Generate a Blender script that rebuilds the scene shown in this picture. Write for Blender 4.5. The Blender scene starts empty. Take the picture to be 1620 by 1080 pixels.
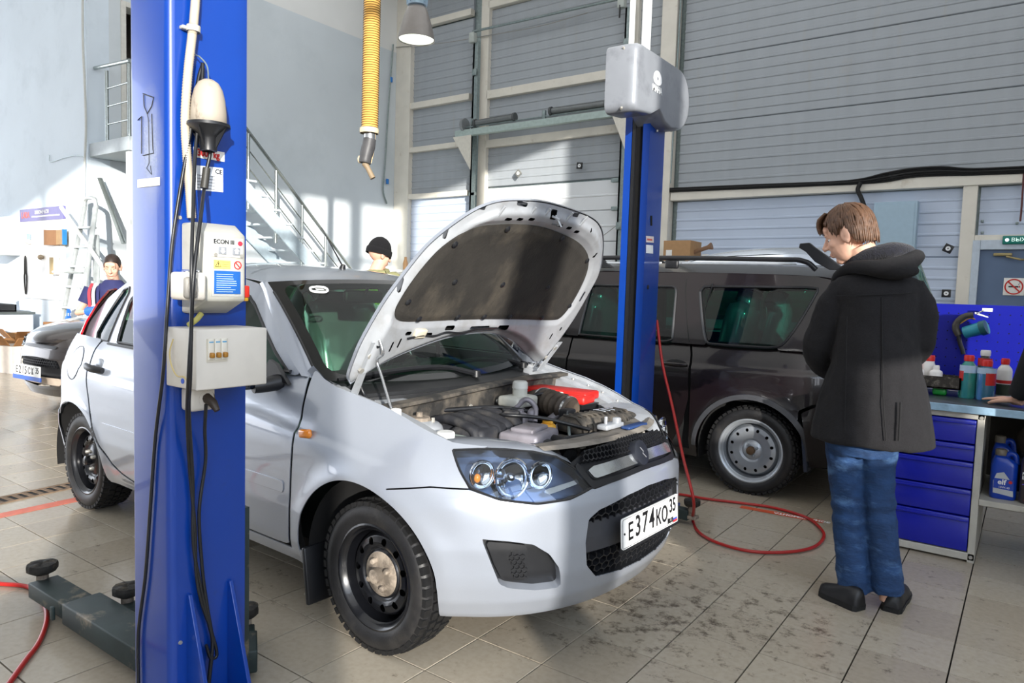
import bpy, bmesh, math, random
import numpy as np
from mathutils import Vector, Matrix
random.seed(7); RNG = np.random.default_rng(7)
SC = bpy.context.scene; COL = SC.collection
PI = math.pi
# ---------------------------------------------------------------- camera
CAM_H = 4.527*0.29
FPX, YAW, PITCH, ROLL = 1130.5, -0.6276, 0.072, -0.0308
def cam_axes():
    cy, sy, cp, sp = math.cos(YAW), math.sin(YAW), math.cos(PITCH), math.sin(PITCH)
    f = np.array([sy*cp, cy*cp, -sp]); r = np.array([cy, -sy, 0.0]); d = np.cross(f, r)
    c, s = math.cos(ROLL), math.sin(ROLL)
    return c*r+s*d, -s*r+c*d, f
RX, DN, FW = cam_axes()
CPOS = np.array([0, 0, CAM_H])
cam_data = bpy.data.cameras.new('camera'); cam = bpy.data.objects.new('camera', cam_data); COL.objects.link(cam)
cam_data.sensor_width = 36.0; cam_data.lens = FPX*36.0/1620.0; cam_data.clip_start = 0.05; cam_data.clip_end = 300
cam.matrix_world = Matrix(((RX[0], -DN[0], -FW[0], 0), (RX[1], -DN[1], -FW[1], 0), (RX[2], -DN[2], -FW[2], CAM_H), (0, 0, 0, 1)))
SC.camera = cam
# surveying helpers: a sight line from the tripod met with a real plane of the room
def ray(u, v): return RX*((u-810)/FPX)+DN*((v-540)/FPX)+FW
def on_y(u, v, y): d = ray(u, v); return CPOS+d*((y-CPOS[1])/d[1])
def on_x(u, v, x): d = ray(u, v); return CPOS+d*((x-CPOS[0])/d[0])
def on_z(u, v, z): d = ray(u, v); return CPOS+d*((z-CPOS[2])/d[2])
def on_depth(u, v, t): return CPOS+ray(u, v)*t
# ---------------------------------------------------------------- world, sun, exposure
SC.view_settings.view_transform = 'Standard'; SC.view_settings.look = 'None'
SC.view_settings.gamma = 1.0; SC.view_settings.exposure = 0.12; SC.view_settings.use_curve_mapping = False
SC.cycles.max_bounces = 8; SC.cycles.diffuse_bounces = 4; SC.cycles.glossy_bounces = 4
SC.cycles.transparent_max_bounces = 16; SC.cycles.transmission_bounces = 6
SC.cycles.use_denoising = True; SC.cycles.sample_clamp_indirect = 6.0
SC.cycles.caustics_reflective = False; SC.cycles.caustics_refractive = False
W = bpy.data.worlds.new('sky'); SC.world = W; W.use_nodes = True
wn = W.node_tree.nodes; wl = W.node_tree.links; wn.clear()
wo = wn.new('ShaderNodeOutputWorld'); wb = wn.new('ShaderNodeBackground')
wt = wn.new('ShaderNodeTexCoord'); wsx = wn.new('ShaderNodeSeparateXYZ'); wr = wn.new('ShaderNodeValToRGB')
wl.new(wt.outputs['Generated'], wsx.inputs[0]); wl.new(wsx.outputs['Z'], wr.inputs[0])
wr.color_ramp.elements[0].position = 0.0; wr.color_ramp.elements[0].color = (0.93, 0.95, 1.0, 1)
wr.color_ramp.elements[1].position = 0.7; wr.color_ramp.elements[1].color = (0.62, 0.78, 1.0, 1)
wl.new(wr.outputs[0], wb.inputs[0]); wb.inputs[1].default_value = 4.2
wl.new(wb.outputs[0], wo.inputs[0])
SUN_DIR = Vector((-1.0, 0.77, -0.25)).normalized()
sd = bpy.data.lights.new('sun', 'SUN'); sd.energy = 6.6; sd.angle = math.radians(0.55); sd.color = (1.0, 0.95, 0.87)
so = bpy.data.objects.new('sun', sd); COL.objects.link(so); so.rotation_euler = SUN_DIR.to_track_quat('-Z', 'Y').to_euler()
so.location = (8, -6, 6)
# broad fill lights added under the roof to brighten the hall
def area(name, loc, sx, sy, power, color=(1, 1, 1), rot=(0, 0, 0)):
    l = bpy.data.lights.new(name, 'AREA'); l.shape = 'RECTANGLE'; l.size = sx; l.size_y = sy; l.energy = power; l.color = color
    o = bpy.data.objects.new(name, l); COL.objects.link(o); o.location = loc; o.rotation_euler = rot
    return o
area('roof_fill', (-5.0, -4.6, 7.3), 17.0, 15.0, 380, (0.97, 0.985, 1.0))
area('roof_fill', (-4.5, 6.6, 7.3), 12.0, 5.5, 170, (0.97, 0.985, 1.0))
pt = area('window_portal', (4.72, -5.5, 4.1), 15.2, 5.3, 1, rot=(0, math.radians(90), 0)); pt.rotation_euler = Vector((-1, 0, 0)).to_track_quat('-Z', 'Y').to_euler(); pt.data.cycles.is_portal = True
# ---------------------------------------------------------------- colours and materials
def lin(h):
    if isinstance(h, str):
        h = h.lstrip('#'); c = [int(h[i:i+2], 16)/255 for i in (0, 2, 4)]
    else: c = list(h)
    return tuple(x/12.92 if x <= 0.04045 else ((x+0.055)/1.055)**2.4 for x in c)
MATS = {}
def mat(name, col, rough=0.5, metal=0.0, var=0.06, scale=18.0, bump=0.0, bscale=60.0, coat=0.0, spec=0.5, stain=None, stain_amt=0.5, stain_scale=3.0, stain_lo=0.52, emit=None, trans=0.0, ior=1.45, alpha=1.0, sheen=0.0, detail=4.0, stretch=None, rvar=0.0):
    """procedural principled material: colour varied by noise, optional stains, optional bump"""
    if name in MATS: return MATS[name]
    m = bpy.data.materials.new(name); m.use_nodes = True; MATS[name] = m
    nt = m.node_tree; n = nt.nodes; L = nt.links; b = n['Principled BSDF']
    c = lin(col)
    tc = n.new('ShaderNodeTexCoord'); mp = n.new('ShaderNodeMapping'); L.new(tc.outputs['Object'], mp.inputs['Vector'])
    if stretch: mp.inputs['Scale'].default_value = stretch
    nz = n.new('ShaderNodeTexNoise'); nz.inputs['Scale'].default_value = scale; nz.inputs['Detail'].default_value = detail
    L.new(mp.outputs[0], nz.inputs['Vector'])
    rp = n.new('ShaderNodeValToRGB'); L.new(nz.outputs['Fac'], rp.inputs[0])
    rp.color_ramp.elements[0].position = 0.3; rp.color_ramp.elements[1].position = 0.7
    rp.color_ramp.elements[0].color = tuple(max(0, x*(1-var)) for x in c)+(1,)
    rp.color_ramp.elements[1].color = tuple(min(1, x*(1+var)) for x in c)+(1,)
    out = rp.outputs[0]
    if stain:
        n2 = n.new('ShaderNodeTexNoise'); n2.inputs['Scale'].default_value = stain_scale; n2.inputs['Detail'].default_value = 8; n2.inputs['Roughness'].default_value = 0.65
        L.new(mp.outputs[0], n2.inputs['Vector'])
        r2 = n.new('ShaderNodeValToRGB'); L.new(n2.outputs['Fac'], r2.inputs[0])
        r2.color_ramp.elements[0].position = stain_lo; r2.color_ramp.elements[0].color = (0, 0, 0, 1)
        r2.color_ramp.elements[1].position = min(1, stain_lo+0.16); r2.color_ramp.elements[1].color = (stain_amt,)*3+(1,)
        mx = n.new('ShaderNodeMix'); mx.data_type = 'RGBA'; L.new(r2.outputs[0], mx.inputs[0]); L.new(out, mx.inputs[6])
        mx.inputs[7].default_value = lin(stain)+(1,); out = mx.outputs[2]
    L.new(out, b.inputs['Base Color'])
    b.inputs['Roughness'].default_value = rough; b.inputs['Metallic'].default_value = metal
    b.inputs['Specular IOR Level'].default_value = spec
    if rvar:
        mr = n.new('ShaderNodeMapRange'); L.new(nz.outputs['Fac'], mr.inputs[0]); mr.inputs[1].default_value = 0.3; mr.inputs[2].default_value = 0.7
        mr.inputs[3].default_value = max(0, rough-rvar); mr.inputs[4].default_value = min(1, rough+rvar); L.new(mr.outputs[0], b.inputs['Roughness'])
    if coat: b.inputs['Coat Weight'].default_value = coat; b.inputs['Coat Roughness'].default_value = 0.04
    if sheen: b.inputs['Sheen Weight'].default_value = sheen; b.inputs['Sheen Roughness'].default_value = 0.6
    if trans: b.inputs['Transmission Weight'].default_value = trans; b.inputs['IOR'].default_value = ior
    if alpha < 1: b.inputs['Alpha'].default_value = alpha
    if emit: b.inputs['Emission Color'].default_value = lin(col)+(1,); b.inputs['Emission Strength'].default_value = emit
    if bump:
        n3 = n.new('ShaderNodeTexNoise'); n3.inputs['Scale'].default_value = bscale; n3.inputs['Detail'].default_value = 5
        L.new(mp.outputs[0], n3.inputs['Vector'])
        bp = n.new('ShaderNodeBump'); bp.inputs['Strength'].default_value = bump; bp.inputs['Distance'].default_value = 0.01
        L.new(n3.outputs['Fac'], bp.inputs['Height']); L.new(bp.outputs[0], b.inputs['Normal'])
    return m
def glass(name, tint, refl=1.0, rough=0.0, base=0.06, opacity=0.0, body=(0.9, 0.95, 1)):
    """thin sheet glass: tinted straight-through light plus a fresnel mirror"""
    if name in MATS: return MATS[name]
    m = bpy.data.materials.new(name); m.use_nodes = True; MATS[name] = m
    nt = m.node_tree; n = nt.nodes; L = nt.links; n.remove(n['Principled BSDF']); o = n['Material Output']
    t = n.new('ShaderNodeBsdfTransparent'); g = n.new('ShaderNodeBsdfGlossy'); g.inputs['Roughness'].default_value = rough
    tc = n.new('ShaderNodeTexCoord'); nz = n.new('ShaderNodeTexNoise'); nz.inputs['Scale'].default_value = 5.0; L.new(tc.outputs['Object'], nz.inputs['Vector'])
    rp = n.new('ShaderNodeValToRGB'); L.new(nz.outputs['Fac'], rp.inputs[0]); c = lin(tint)
    rp.color_ramp.elements[0].color = tuple(x*0.95 for x in c)+(1,); rp.color_ramp.elements[1].color = tuple(min(1, x*1.04) for x in c)+(1,)
    L.new(rp.outputs[0], t.inputs['Color'])
    lw = n.new('ShaderNodeFresnel'); lw.inputs['IOR'].default_value = 1.5
    ma = n.new('ShaderNodeMath'); ma.operation = 'MULTIPLY_ADD'; L.new(lw.outputs[0], ma.inputs[0]); ma.inputs[1].default_value = refl; ma.inputs[2].default_value = base*0.3
    ma.use_clamp = True
    mx = n.new('ShaderNodeMixShader'); L.new(ma.outputs[0], mx.inputs[0])
    if opacity:
        d = n.new('ShaderNodeBsdfDiffuse'); d.inputs['Color'].default_value = lin(body)+(1,)
        m2 = n.new('ShaderNodeMixShader'); m2.inputs[0].default_value = opacity; L.new(t.outputs[0], m2.inputs[1]); L.new(d.outputs[0], m2.inputs[2])
        L.new(m2.outputs[0], mx.inputs[1])
    else: L.new(t.outputs[0], mx.inputs[1])
    L.new(g.outputs[0], mx.inputs[2]); L.new(mx.outputs[0], o.inputs['Surface'])
    return m
# ---------------------------------------------------------------- mesh builder
def V3(a): return np.array(a, float)
def frame_to(d, up=(0, 0, 1)):
    d = V3(d); d = d/np.linalg.norm(d); u = V3(up)
    if abs(d@u) > 0.98: u = V3((1, 0, 0))
    a = np.cross(u, d); a /= np.linalg.norm(a); b = np.cross(d, a)
    return a, b, d
def smooth_path(pts, k=6):
    P = np.array(pts, float); n = len(P)
    if n < 3: return P
    Q = np.vstack([2*P[0]-P[1], P, 2*P[-1]-P[-2]]); out = []
    for i in range(n-1):
        a, b, c, d = Q[i:i+4]
        for t in np.linspace(0, 1, k, endpoint=False):
            out.append(0.5*((2*b)+(-a+c)*t+(2*a-5*b+4*c-d)*t*t+(-a+3*b-3*c+d)*t**3))
    out.append(P[-1]); return np.array(out)
class MB:
    def __init__(s): s.v = []; s.f = []; s.n = 0
    def add(s, vs, fs):
        vs = np.asarray(vs, float).reshape(-1, 3); s.v.append(vs); k = s.n
        s.f += [tuple(int(i)+k for i in f) for f in fs]; s.n += len(vs); return s
    def box(s, c, size, rot=None, taper=None):
        hx, hy, hz = (x/2 for x in size); v = np.array([(x, y, z) for z in (-hz, hz) for y in (-hy, hy) for x in (-hx, hx)], float)
        if taper: v[4:, 0] *= taper[0]; v[4:, 1] *= taper[1]
        if rot is not None: v = v@np.array(rot).T if np.ndim(rot) == 2 else v@rotz(rot).T
        return s.add(v+V3(c), [(0, 2, 3, 1), (4, 5, 7, 6), (0, 1, 5, 4), (2, 6, 7, 3), (0, 4, 6, 2), (1, 3, 7, 5)])
    def span(s, a, b): 
        a = V3(a); b = V3(b); return s.box((a+b)/2, np.abs(b-a))
    def rbox(s, c, size, r=0.01, rot=None, k=2):
        """box with rounded edges (bevelled)"""
        bm = bmesh.new(); bmesh.ops.create_cube(bm, size=1.0)
        bmesh.ops.scale(bm, vec=size, verts=bm.verts)
        bmesh.ops.bevel(bm, geom=list(bm.edges), offset=min(r, min(size)*0.45), segments=k, profile=0.5, affect='EDGES')
        bm.verts.ensure_lookup_table(); v = np.array([p.co[:] for p in bm.verts]); f = [[q.index for q in p.verts] for p in bm.faces]; bm.free()
        if rot is not None: v = v@np.array(rot).T if np.ndim(rot) == 2 else v@rotz(rot).T
        return s.add(v+V3(c), f)
    def cyl(s, p0, p1, r0, r1=None, n=16, caps=True):
        r1 = r0 if r1 is None else r1; p0 = V3(p0); p1 = V3(p1); a, b, d = frame_to(p1-p0)
        th = np.linspace(0, 2*PI, n, endpoint=False); ring = np.outer(np.cos(th), a)+np.outer(np.sin(th), b)
        fs = [(i, (i+1) % n, n+(i+1) % n, n+i) for i in range(n)]
        if caps: fs += [tuple(range(n))[::-1], tuple(range(n, 2*n))]
        return s.add(np.vstack([p0+ring*r0, p1+ring*r1]), fs)
    def tube(s, pts, r, n=8, caps=True, squash=None):
        P = np.array(pts, float); m = len(P); R = np.full(m, r) if np.ndim(r) == 0 else np.array(r, float)
        T = np.gradient(P, axis=0); T /= np.linalg.norm(T, axis=1)[:, None]+1e-12
        a, b, _ = frame_to(T[0]); th = np.linspace(0, 2*PI, n, endpoint=False); vs = []
        for i in range(m):
            a = a-T[i]*(a@T[i]); a /= np.linalg.norm(a); b = np.cross(T[i], a)
            q = (1, 1) if squash is None else squash
            vs.append(P[i]+R[i]*(np.outer(np.cos(th)*q[0], a)+np.outer(np.sin(th)*q[1], b)))
        fs = [(i*n+j, i*n+(j+1) % n, (i+1)*n+(j+1) % n, (i+1)*n+j) for i in range(m-1) for j in range(n)]
        if caps: fs += [tuple(range(n))[::-1], tuple(range((m-1)*n, m*n))]
        return s.add(np.vstack(vs), fs)
    def lathe(s, prof, o=(0, 0, 0), axis=(0, 0, 1), n=32, up=(0, 0, 1), arc=2*PI):
        """prof: list of (radius, distance along axis)"""
        a, b, d = frame_to(axis, up); full = arc > 6.28; k = n if full else n+1
        th = np.linspace(0, arc, k, endpoint=not full)
        ring = np.outer(np.cos(th), a)+np.outer(np.sin(th), b); vs = [V3(o)+ring*r+d*h for r, h in prof]; m = len(prof)
        fs = [(i*k+j, i*k+(j+1) % k, (i+1)*k+(j+1) % k, (i+1)*k+j) for i in range(m-1) for j in range(k if full else k-1)]
        if full and prof[0][0] > 1e-6: pass
        return s.add(np.vstack(vs), fs)
    def prism(s, poly, o, u, v, depth):
        """polygon (2-D) in the plane o,u,v extruded by the vector depth"""
        o, u, v, dp = V3(o), V3(u), V3(v), V3(depth); P = np.array([o+u*a+v*b for a, b in poly]); n = len(P)
        return s.add(np.vstack([P, P+dp]), [tuple(range(n))[::-1], tuple(range(n, 2*n))]+[(i, (i+1) % n, n+(i+1) % n, n+i) for i in range(n)])
    def grid(s, P, closed=False):
        P = np.asarray(P, float); a, b = P.shape[:2]; fs = [(i*b+j, i*b+(j+1) % b, (i+1)*b+(j+1) % b, (i+1)*b+j) for i in range(a-1) for j in range(b if closed else b-1)]
        return s.add(P.reshape(-1, 3), fs)
    def loft(s, rings, caps=True):
        R = np.array(rings, float); m, n = R.shape[:2]; fs = [(i*n+j, i*n+(j+1) % n, (i+1)*n+(j+1) % n, (i+1)*n+j) for i in range(m-1) for j in range(n)]
        if caps: fs += [tuple(range(n))[::-1], tuple(range((m-1)*n, m*n))]
        return s.add(R.reshape(-1, 3), fs)
    def ball(s, c, r, nu=14, nv=9, rot=None):
        r = V3((r, r, r) if np.ndim(r) == 0 else r); vs = []; 
        for i in range(nv+1):
            p = PI*i/nv
            for j in range(nu): t = 2*PI*j/nu; vs.append((math.sin(p)*math.cos(t), math.sin(p)*math.sin(t), math.cos(p)))
        v = np.array(vs)*r
        if rot is not None: v = v@np.array(rot).T
        return s.add(v+V3(c), [(i*nu+j, (i+1)*nu+j, (i+1)*nu+(j+1) % nu, i*nu+(j+1) % nu) for i in range(nv) for j in range(nu)])
    def build(s, name, m, parent=None, world=False, angle=50, fix=True, solid=0.0, bevel=0.0, kind=None, weld=True, off=-1):
        me = bpy.data.meshes.new(name); v = np.vstack(s.v) if s.v else np.zeros((0, 3))
        if parent is not None and world:
            q = parent
            while q is not None: v = v-np.array(q.location); q = q.parent
        me.from_pydata(v.tolist(), [], s.f)
        o = bpy.data.objects.new(name, me); COL.objects.link(o)
        finish(me, angle, fix, weld); me.materials.append(m)
        if parent is not None: o.parent = parent
        if solid: thicken(me, solid, off, angle)
        if bevel:
            md = o.modifiers.new('bevel', 'BEVEL'); md.width = bevel; md.segments = 2; md.limit_method = 'ANGLE'; md.angle_limit = math.radians(40)
        if kind: o['kind'] = kind
        return o
def thicken(me, t, off, angle):
    """give an open sheet real thickness: back face and rim, hard edges kept hard"""
    n = len(me.vertices); co = np.empty(n*3); me.vertices.foreach_get('co', co); co = co.reshape(-1, 3); no = np.array([v.vector[:] for v in me.vertex_normals]) if n else co
    o, i = (0.0, -t) if off < 0 else (t, 0.0); fs = [tuple(p.vertices) for p in me.polygons]; cnt = {}
    for f in fs:
        for a, b in zip(f, f[1:]+f[:1]): cnt[(a, b)] = 1
    rim = [(b, a, a+n, b+n) for (a, b) in cnt if (b, a) not in cnt]
    me.clear_geometry(); me.from_pydata(np.vstack([co+no*o, co+no*i]).tolist(), [], fs+[tuple(x+n for x in reversed(f)) for f in fs]+rim)
    for p in me.polygons: p.use_smooth = True
    me.update(); me.set_sharp_from_angle(angle=math.radians(angle))
def finish(me, angle=50, fix=True, weld=True):
    bm = bmesh.new(); bm.from_mesh(me)
    if weld: bmesh.ops.remove_doubles(bm, verts=bm.verts, dist=1e-5)
    if fix: bmesh.ops.recalc_face_normals(bm, faces=bm.faces)
    for f in bm.faces: f.smooth = True
    bm.to_mesh(me); bm.free()
    me.set_sharp_from_angle(angle=math.radians(angle))
def rotz(a): c, s = math.cos(a), math.sin(a); return np.array([[c, -s, 0], [s, c, 0], [0, 0, 1.0]])
def rotx(a): c, s = math.cos(a), math.sin(a); return np.array([[1.0, 0, 0], [0, c, -s], [0, s, c]])
def roty(a): c, s = math.cos(a), math.sin(a); return np.array([[c, 0, s], [0, 1.0, 0], [-s, 0, c]])
def thing(name, label, cat, loc=(0, 0, 0), rz=0.0, group=None):
    o = bpy.data.objects.new(name, None); COL.objects.link(o); o.empty_display_size = 0.1
    o.location = loc; o.rotation_euler = (0, 0, rz); o['label'] = label; o['category'] = cat
    if group: o['group'] = group
    return o
def tag(o, label, cat, group=None, kind=None):
    o['label'] = label; o['category'] = cat
    if group: o['group'] = group
    if kind: o['kind'] = kind
    return o
def struct(o): o['kind'] = 'structure'; return o
def dup(root, loc, rz=0.0, label=None, group=None):
    r = root.copy(); COL.objects.link(r); r.location = loc; r.rotation_euler = (0, 0, rz)
    if label: r['label'] = label
    if group: r['group'] = group
    for c0 in list(root.children):
        c = c0.copy(); COL.objects.link(c); c.parent = r
        for g0 in list(c0.children):
            g = g0.copy(); COL.objects.link(g); g.parent = c
    return r
def rrect(w, h, r, k=5, cx=0, cy=0):
    out = []
    for sx, sy, a0 in ((1, 1, 0), (-1, 1, PI/2), (-1, -1, PI), (1, -1, 1.5*PI)):
        for t in np.linspace(0, PI/2, k): out.append((cx+sx*(w/2-r)+r*math.cos(a0+t), cy+sy*(h/2-r)+r*math.sin(a0+t)))
    return out
def circ(r, n=24, cx=0, cy=0): return [(cx+r*math.cos(t), cy+r*math.sin(t)) for t in np.linspace(0, 2*PI, n, endpoint=False)]
def text(name, body, m, parent, o, u, v, size, depth=0.001, align='CENTER', world=False, shear=0.0, bold=0.0, sx=1.0):
    """flat lettering: base line along u, letters rise along v, origin o"""
    cu = bpy.data.curves.new(name, 'FONT'); cu.body = body; cu.size = size; cu.extrude = depth; cu.align_x = align; cu.align_y = 'CENTER'; cu.shear = shear; cu.offset = bold; cu.resolution_u = 3
    t = bpy.data.objects.new(name, cu); COL.objects.link(t); bpy.context.view_layer.update()
    me = bpy.data.meshes.new_from_object(t.evaluated_get(bpy.context.evaluated_depsgraph_get()))
    bpy.data.objects.remove(t); bpy.data.curves.remove(cu)
    u = V3(u); u /= np.linalg.norm(u); v = V3(v); v = v-u*(u@v); v /= np.linalg.norm(v); w = np.cross(u, v); o = V3(o)
    if parent is not None and world:
        q = parent
        while q is not None: o = o-np.array(q.location); q = q.parent
    M4 = Matrix([[u[i]*sx, v[i], w[i], o[i]] for i in range(3)]+[[0, 0, 0, 1]]); me.transform(M4)
    ob = bpy.data.objects.new(name, me); me.name = name; COL.objects.link(ob); me.materials.clear(); me.materials.append(m)
    if parent is not None: ob.parent = parent
    return ob
# ---------------------------------------------------------------- curved panels cut to an outline
def sd_poly(P, poly):
    """signed distance (negative inside) of points P(...,2) to a closed polygon"""
    A = np.array(poly, float); B = np.roll(A, -1, 0); d = np.full(P.shape[:-1], 1e9); ins = np.zeros(P.shape[:-1], bool)
    for a, b in zip(A, B):
        e = b-a; w = P-a; t = np.clip((w@e)/(e@e+1e-15), 0, 1); q = w-t[..., None]*e; d = np.minimum(d, np.hypot(q[..., 0], q[..., 1]))
        c = ((a[1] > P[..., 1]) != (b[1] > P[..., 1])); xs = a[0]+(P[..., 1]-a[1])*(e[0])/(e[1] if abs(e[1]) > 1e-12 else 1e-12); ins ^= c & (P[..., 0] < xs)
    return np.where(ins, -d, d)
def sd_circ(P, c, r): return np.hypot(P[..., 0]-c[0], P[..., 1]-c[1])-r
def cut_panel(mb, us, vs, sdf, pos):
    """sheet pos(u,v) kept where sdf<0, cut along the zero line (marching squares)"""
    U, Vv = np.meshgrid(us, vs, indexing='ij'); P2 = np.stack([U, Vv], -1); D = sdf(P2); D = np.where(np.abs(D) < 1e-9, 1e-9, D)
    nu, nv = D.shape; ids = {}; pts = []; faces = []
    def corner(i, j):
        k = (i, j)
        if k not in ids: ids[k] = len(pts); pts.append((us[i], vs[j]))
        return ids[k]
    def edge(i, j, a, b):
        k = (i, j, a, b)
        if k not in ids:
            t = D[i, j]/(D[i, j]-D[a, b]); ids[k] = len(pts); pts.append((us[i]+(us[a]-us[i])*t, vs[j]+(vs[b]-vs[j])*t))
        return ids[k]
    ins = D < 0
    any4 = ins[:-1, :-1] | ins[1:, :-1] | ins[1:, 1:] | ins[:-1, 1:]
    for i, j in np.argwhere(any4):
        i = int(i); j = int(j); cs = [(i, j), (i+1, j), (i+1, j+1), (i, j+1)]; f = []
        for k in range(4):
            a = cs[k]; b = cs[(k+1) % 4]
            if ins[a]: f.append(corner(*a))
            if ins[a] != ins[b]:
                f.append(edge(*a, *b) if a <= b else edge(*b, *a))
        if len(f) >= 3: faces.append(tuple(f))
    if not faces: return mb
    p = np.array(pts); return mb.add(pos(p[:, 0], p[:, 1]), faces)
def mirror_y(mb):
    v = np.vstack(mb.v)*np.array([1, -1, 1]); r = MB(); r.add(v, [tuple(reversed(f)) for f in mb.f]); return r
def merged(*ms):
    r = MB()
    for m in ms: r.add(np.vstack(m.v), m.f)
    return r
# ================================================================ THE SETTING
T = 0.29; YG, XS, YL, ZC = 10.6, -10.78, 4.66, 7.4
def tile_mat(name):
    m = bpy.data.materials.new(name); m.use_nodes = True; n = m.node_tree.nodes; L = m.node_tree.links; b = n['Principled BSDF']
    g = n.new('ShaderNodeNewGeometry'); sc = n.new('ShaderNodeVectorMath'); sc.operation = 'MULTIPLY_ADD'; L.new(g.outputs['Position'], sc.inputs[0])
    sc.inputs[1].default_value = (1/T, 1/T, 0); sc.inputs[2].default_value = (0.5388, -0.0776, 0)
    fl = n.new('ShaderNodeVectorMath'); fl.operation = 'FLOOR'; L.new(sc.outputs[0], fl.inputs[0])
    wh = n.new('ShaderNodeTexWhiteNoise'); wh.noise_dimensions = '2D'; L.new(fl.outputs[0], wh.inputs['Vector'])
    r0 = n.new('ShaderNodeValToRGB'); L.new(wh.outputs['Value'], r0.inputs[0])
    r0.color_ramp.elements[0].color = lin('#a69b8a')+(1,); r0.color_ramp.elements[1].color = lin('#b3a998')+(1,)
    # fine speckle
    n1 = n.new('ShaderNodeTexNoise'); n1.inputs['Scale'].default_value = 45; n1.inputs['Detail'].default_value = 6; L.new(g.outputs['Position'], n1.inputs['Vector'])
    m1 = n.new('ShaderNodeMix'); m1.data_type = 'RGBA'; m1.blend_type = 'MULTIPLY'; m1.inputs[0].default_value = 0.35
    r1 = n.new('ShaderNodeValToRGB'); L.new(n1.outputs['Fac'], r1.inputs[0]); r1.color_ramp.elements[0].position = 0.3; r1.color_ramp.elements[0].color = (0.7, 0.68, 0.64, 1); r1.color_ramp.elements[1].position = 0.6; r1.color_ramp.elements[1].color = (1, 1, 1, 1)
    L.new(r0.outputs[0], m1.inputs[6]); L.new(r1.outputs[0], m1.inputs[7])
    # trodden-in dirt: crumbs, stronger in a broad patch in front of the car
    n2 = n.new('ShaderNodeTexNoise'); n2.inputs['Scale'].default_value = 14; n2.inputs['Detail'].default_value = 9; n2.inputs['Roughness'].default_value = 0.75; L.new(g.outputs['Position'], n2.inputs['Vector'])
    n3 = n.new('ShaderNodeTexNoise'); n3.inputs['Scale'].default_value = 0.9; n3.inputs['Detail'].default_value = 3; L.new(g.outputs['Position'], n3.inputs['Vector'])
    ad = n.new('ShaderNodeMath'); ad.operation = 'MULTIPLY_ADD'; L.new(n3.outputs['Fac'], ad.inputs[0]); ad.inputs[1].default_value = 0.35; L.new(n2.outputs['Fac'], ad.inputs[2])
    dv = n.new('ShaderNodeVectorMath'); dv.operation = 'DISTANCE'; L.new(g.outputs['Position'], dv.inputs[0]); dv.inputs[1].default_value = (-0.95, 2.75, 0)
    dm = n.new('ShaderNodeMapRange'); L.new(dv.outputs['Value'], dm.inputs[0]); dm.inputs[1].default_value = 0.1; dm.inputs[2].default_value = 1.7; dm.inputs[3].default_value = 0.11; dm.inputs[4].default_value = 0.0
    a2 = n.new('ShaderNodeMath'); a2.operation = 'ADD'; L.new(ad.outputs[0], a2.inputs[0]); L.new(dm.outputs[0], a2.inputs[1])
    r2 = n.new('ShaderNodeValToRGB'); L.new(a2.outputs[0], r2.inputs[0]); r2.color_ramp.elements[0].position = 0.80; r2.color_ramp.elements[0].color = (0, 0, 0, 1); r2.color_ramp.elements[1].position = 0.92; r2.color_ramp.elements[1].color = (0.8, 0.8, 0.8, 1)
    m2 = n.new('ShaderNodeMix'); m2.data_type = 'RGBA'; L.new(r2.outputs[0], m2.inputs[0]); L.new(m1.outputs[2], m2.inputs[6]); m2.inputs[7].default_value = lin('#4a3f35')+(1,)
    L.new(m2.outputs[2], b.inputs['Base Color'])
    rr = n.new('ShaderNodeMapRange'); L.new(n3.outputs['Fac'], rr.inputs[0]); rr.inputs[3].default_value = 0.12; rr.inputs[4].default_value = 0.34; L.new(rr.outputs[0], b.inputs['Roughness'])
    b.inputs['Specular IOR Level'].default_value = 0.5
    return m
M_TILE = tile_mat('floor_tile')
M_GROUT = mat('grout', '#1c1a17', 0.9, var=0.3, scale=8)
floor = MB().box((-9.65, -1.3, -0.06), (28.4, 24, 0.1)).build('floor', M_GROUT); struct(floor); floor.location = (0, 0, 0)
def tile_mesh():
    mb = MB(); h = T/2-0.0027; k = 0.0007
    P = [[(-h, -h), (h, -h), (h, h), (-h, h)], [(-h+k, -h+k), (h-k, -h+k), (h-k, h-k), (-h+k, h-k)]]
    vs = [(x, y, -0.009) for x, y in P[0]]+[(x, y, -k) for x, y in P[0]]+[(x, y, 0.0) for x, y in P[1]]
    fs = [(8, 9, 10, 11)]+[(i, (i+1) % 4, 4+(i+1) % 4, 4+i) for i in range(4)]+[(4+i, 4+(i+1) % 4, 8+(i+1) % 4, 8+i) for i in range(4)]
    return np.array(vs), fs
TV, TF = tile_mesh()
def project(P):
    c = np.asarray(P)-CPOS; x, y, z = c@RX, c@DN, c@FW
    return 810+FPX*x/z, 540+FPX*y/z, z
tiles = []
DRAIN_J = None
for i in range(-72, 18):
    for j in range(-28, 36):
        cx, cy = (i+0.5-0.5388)*T, (j+0.5+0.0776)*T
        if cx < -23 or cy > YG-0.05 or (cx < XS-0.1 and cy > YL-0.1) or cx > 4.4 or cy < -4.8: continue
        z = (V3((cx, cy, 0))-CPOS)@FW; score = 1e9; inside = False
        if z > 0.6:
            u, v, _ = project((cx, cy, 0)); inside = -25 < u < 1645 and v < 1105; score = z
        tiles.append((0 if inside else 1, score, cx, cy))
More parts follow.
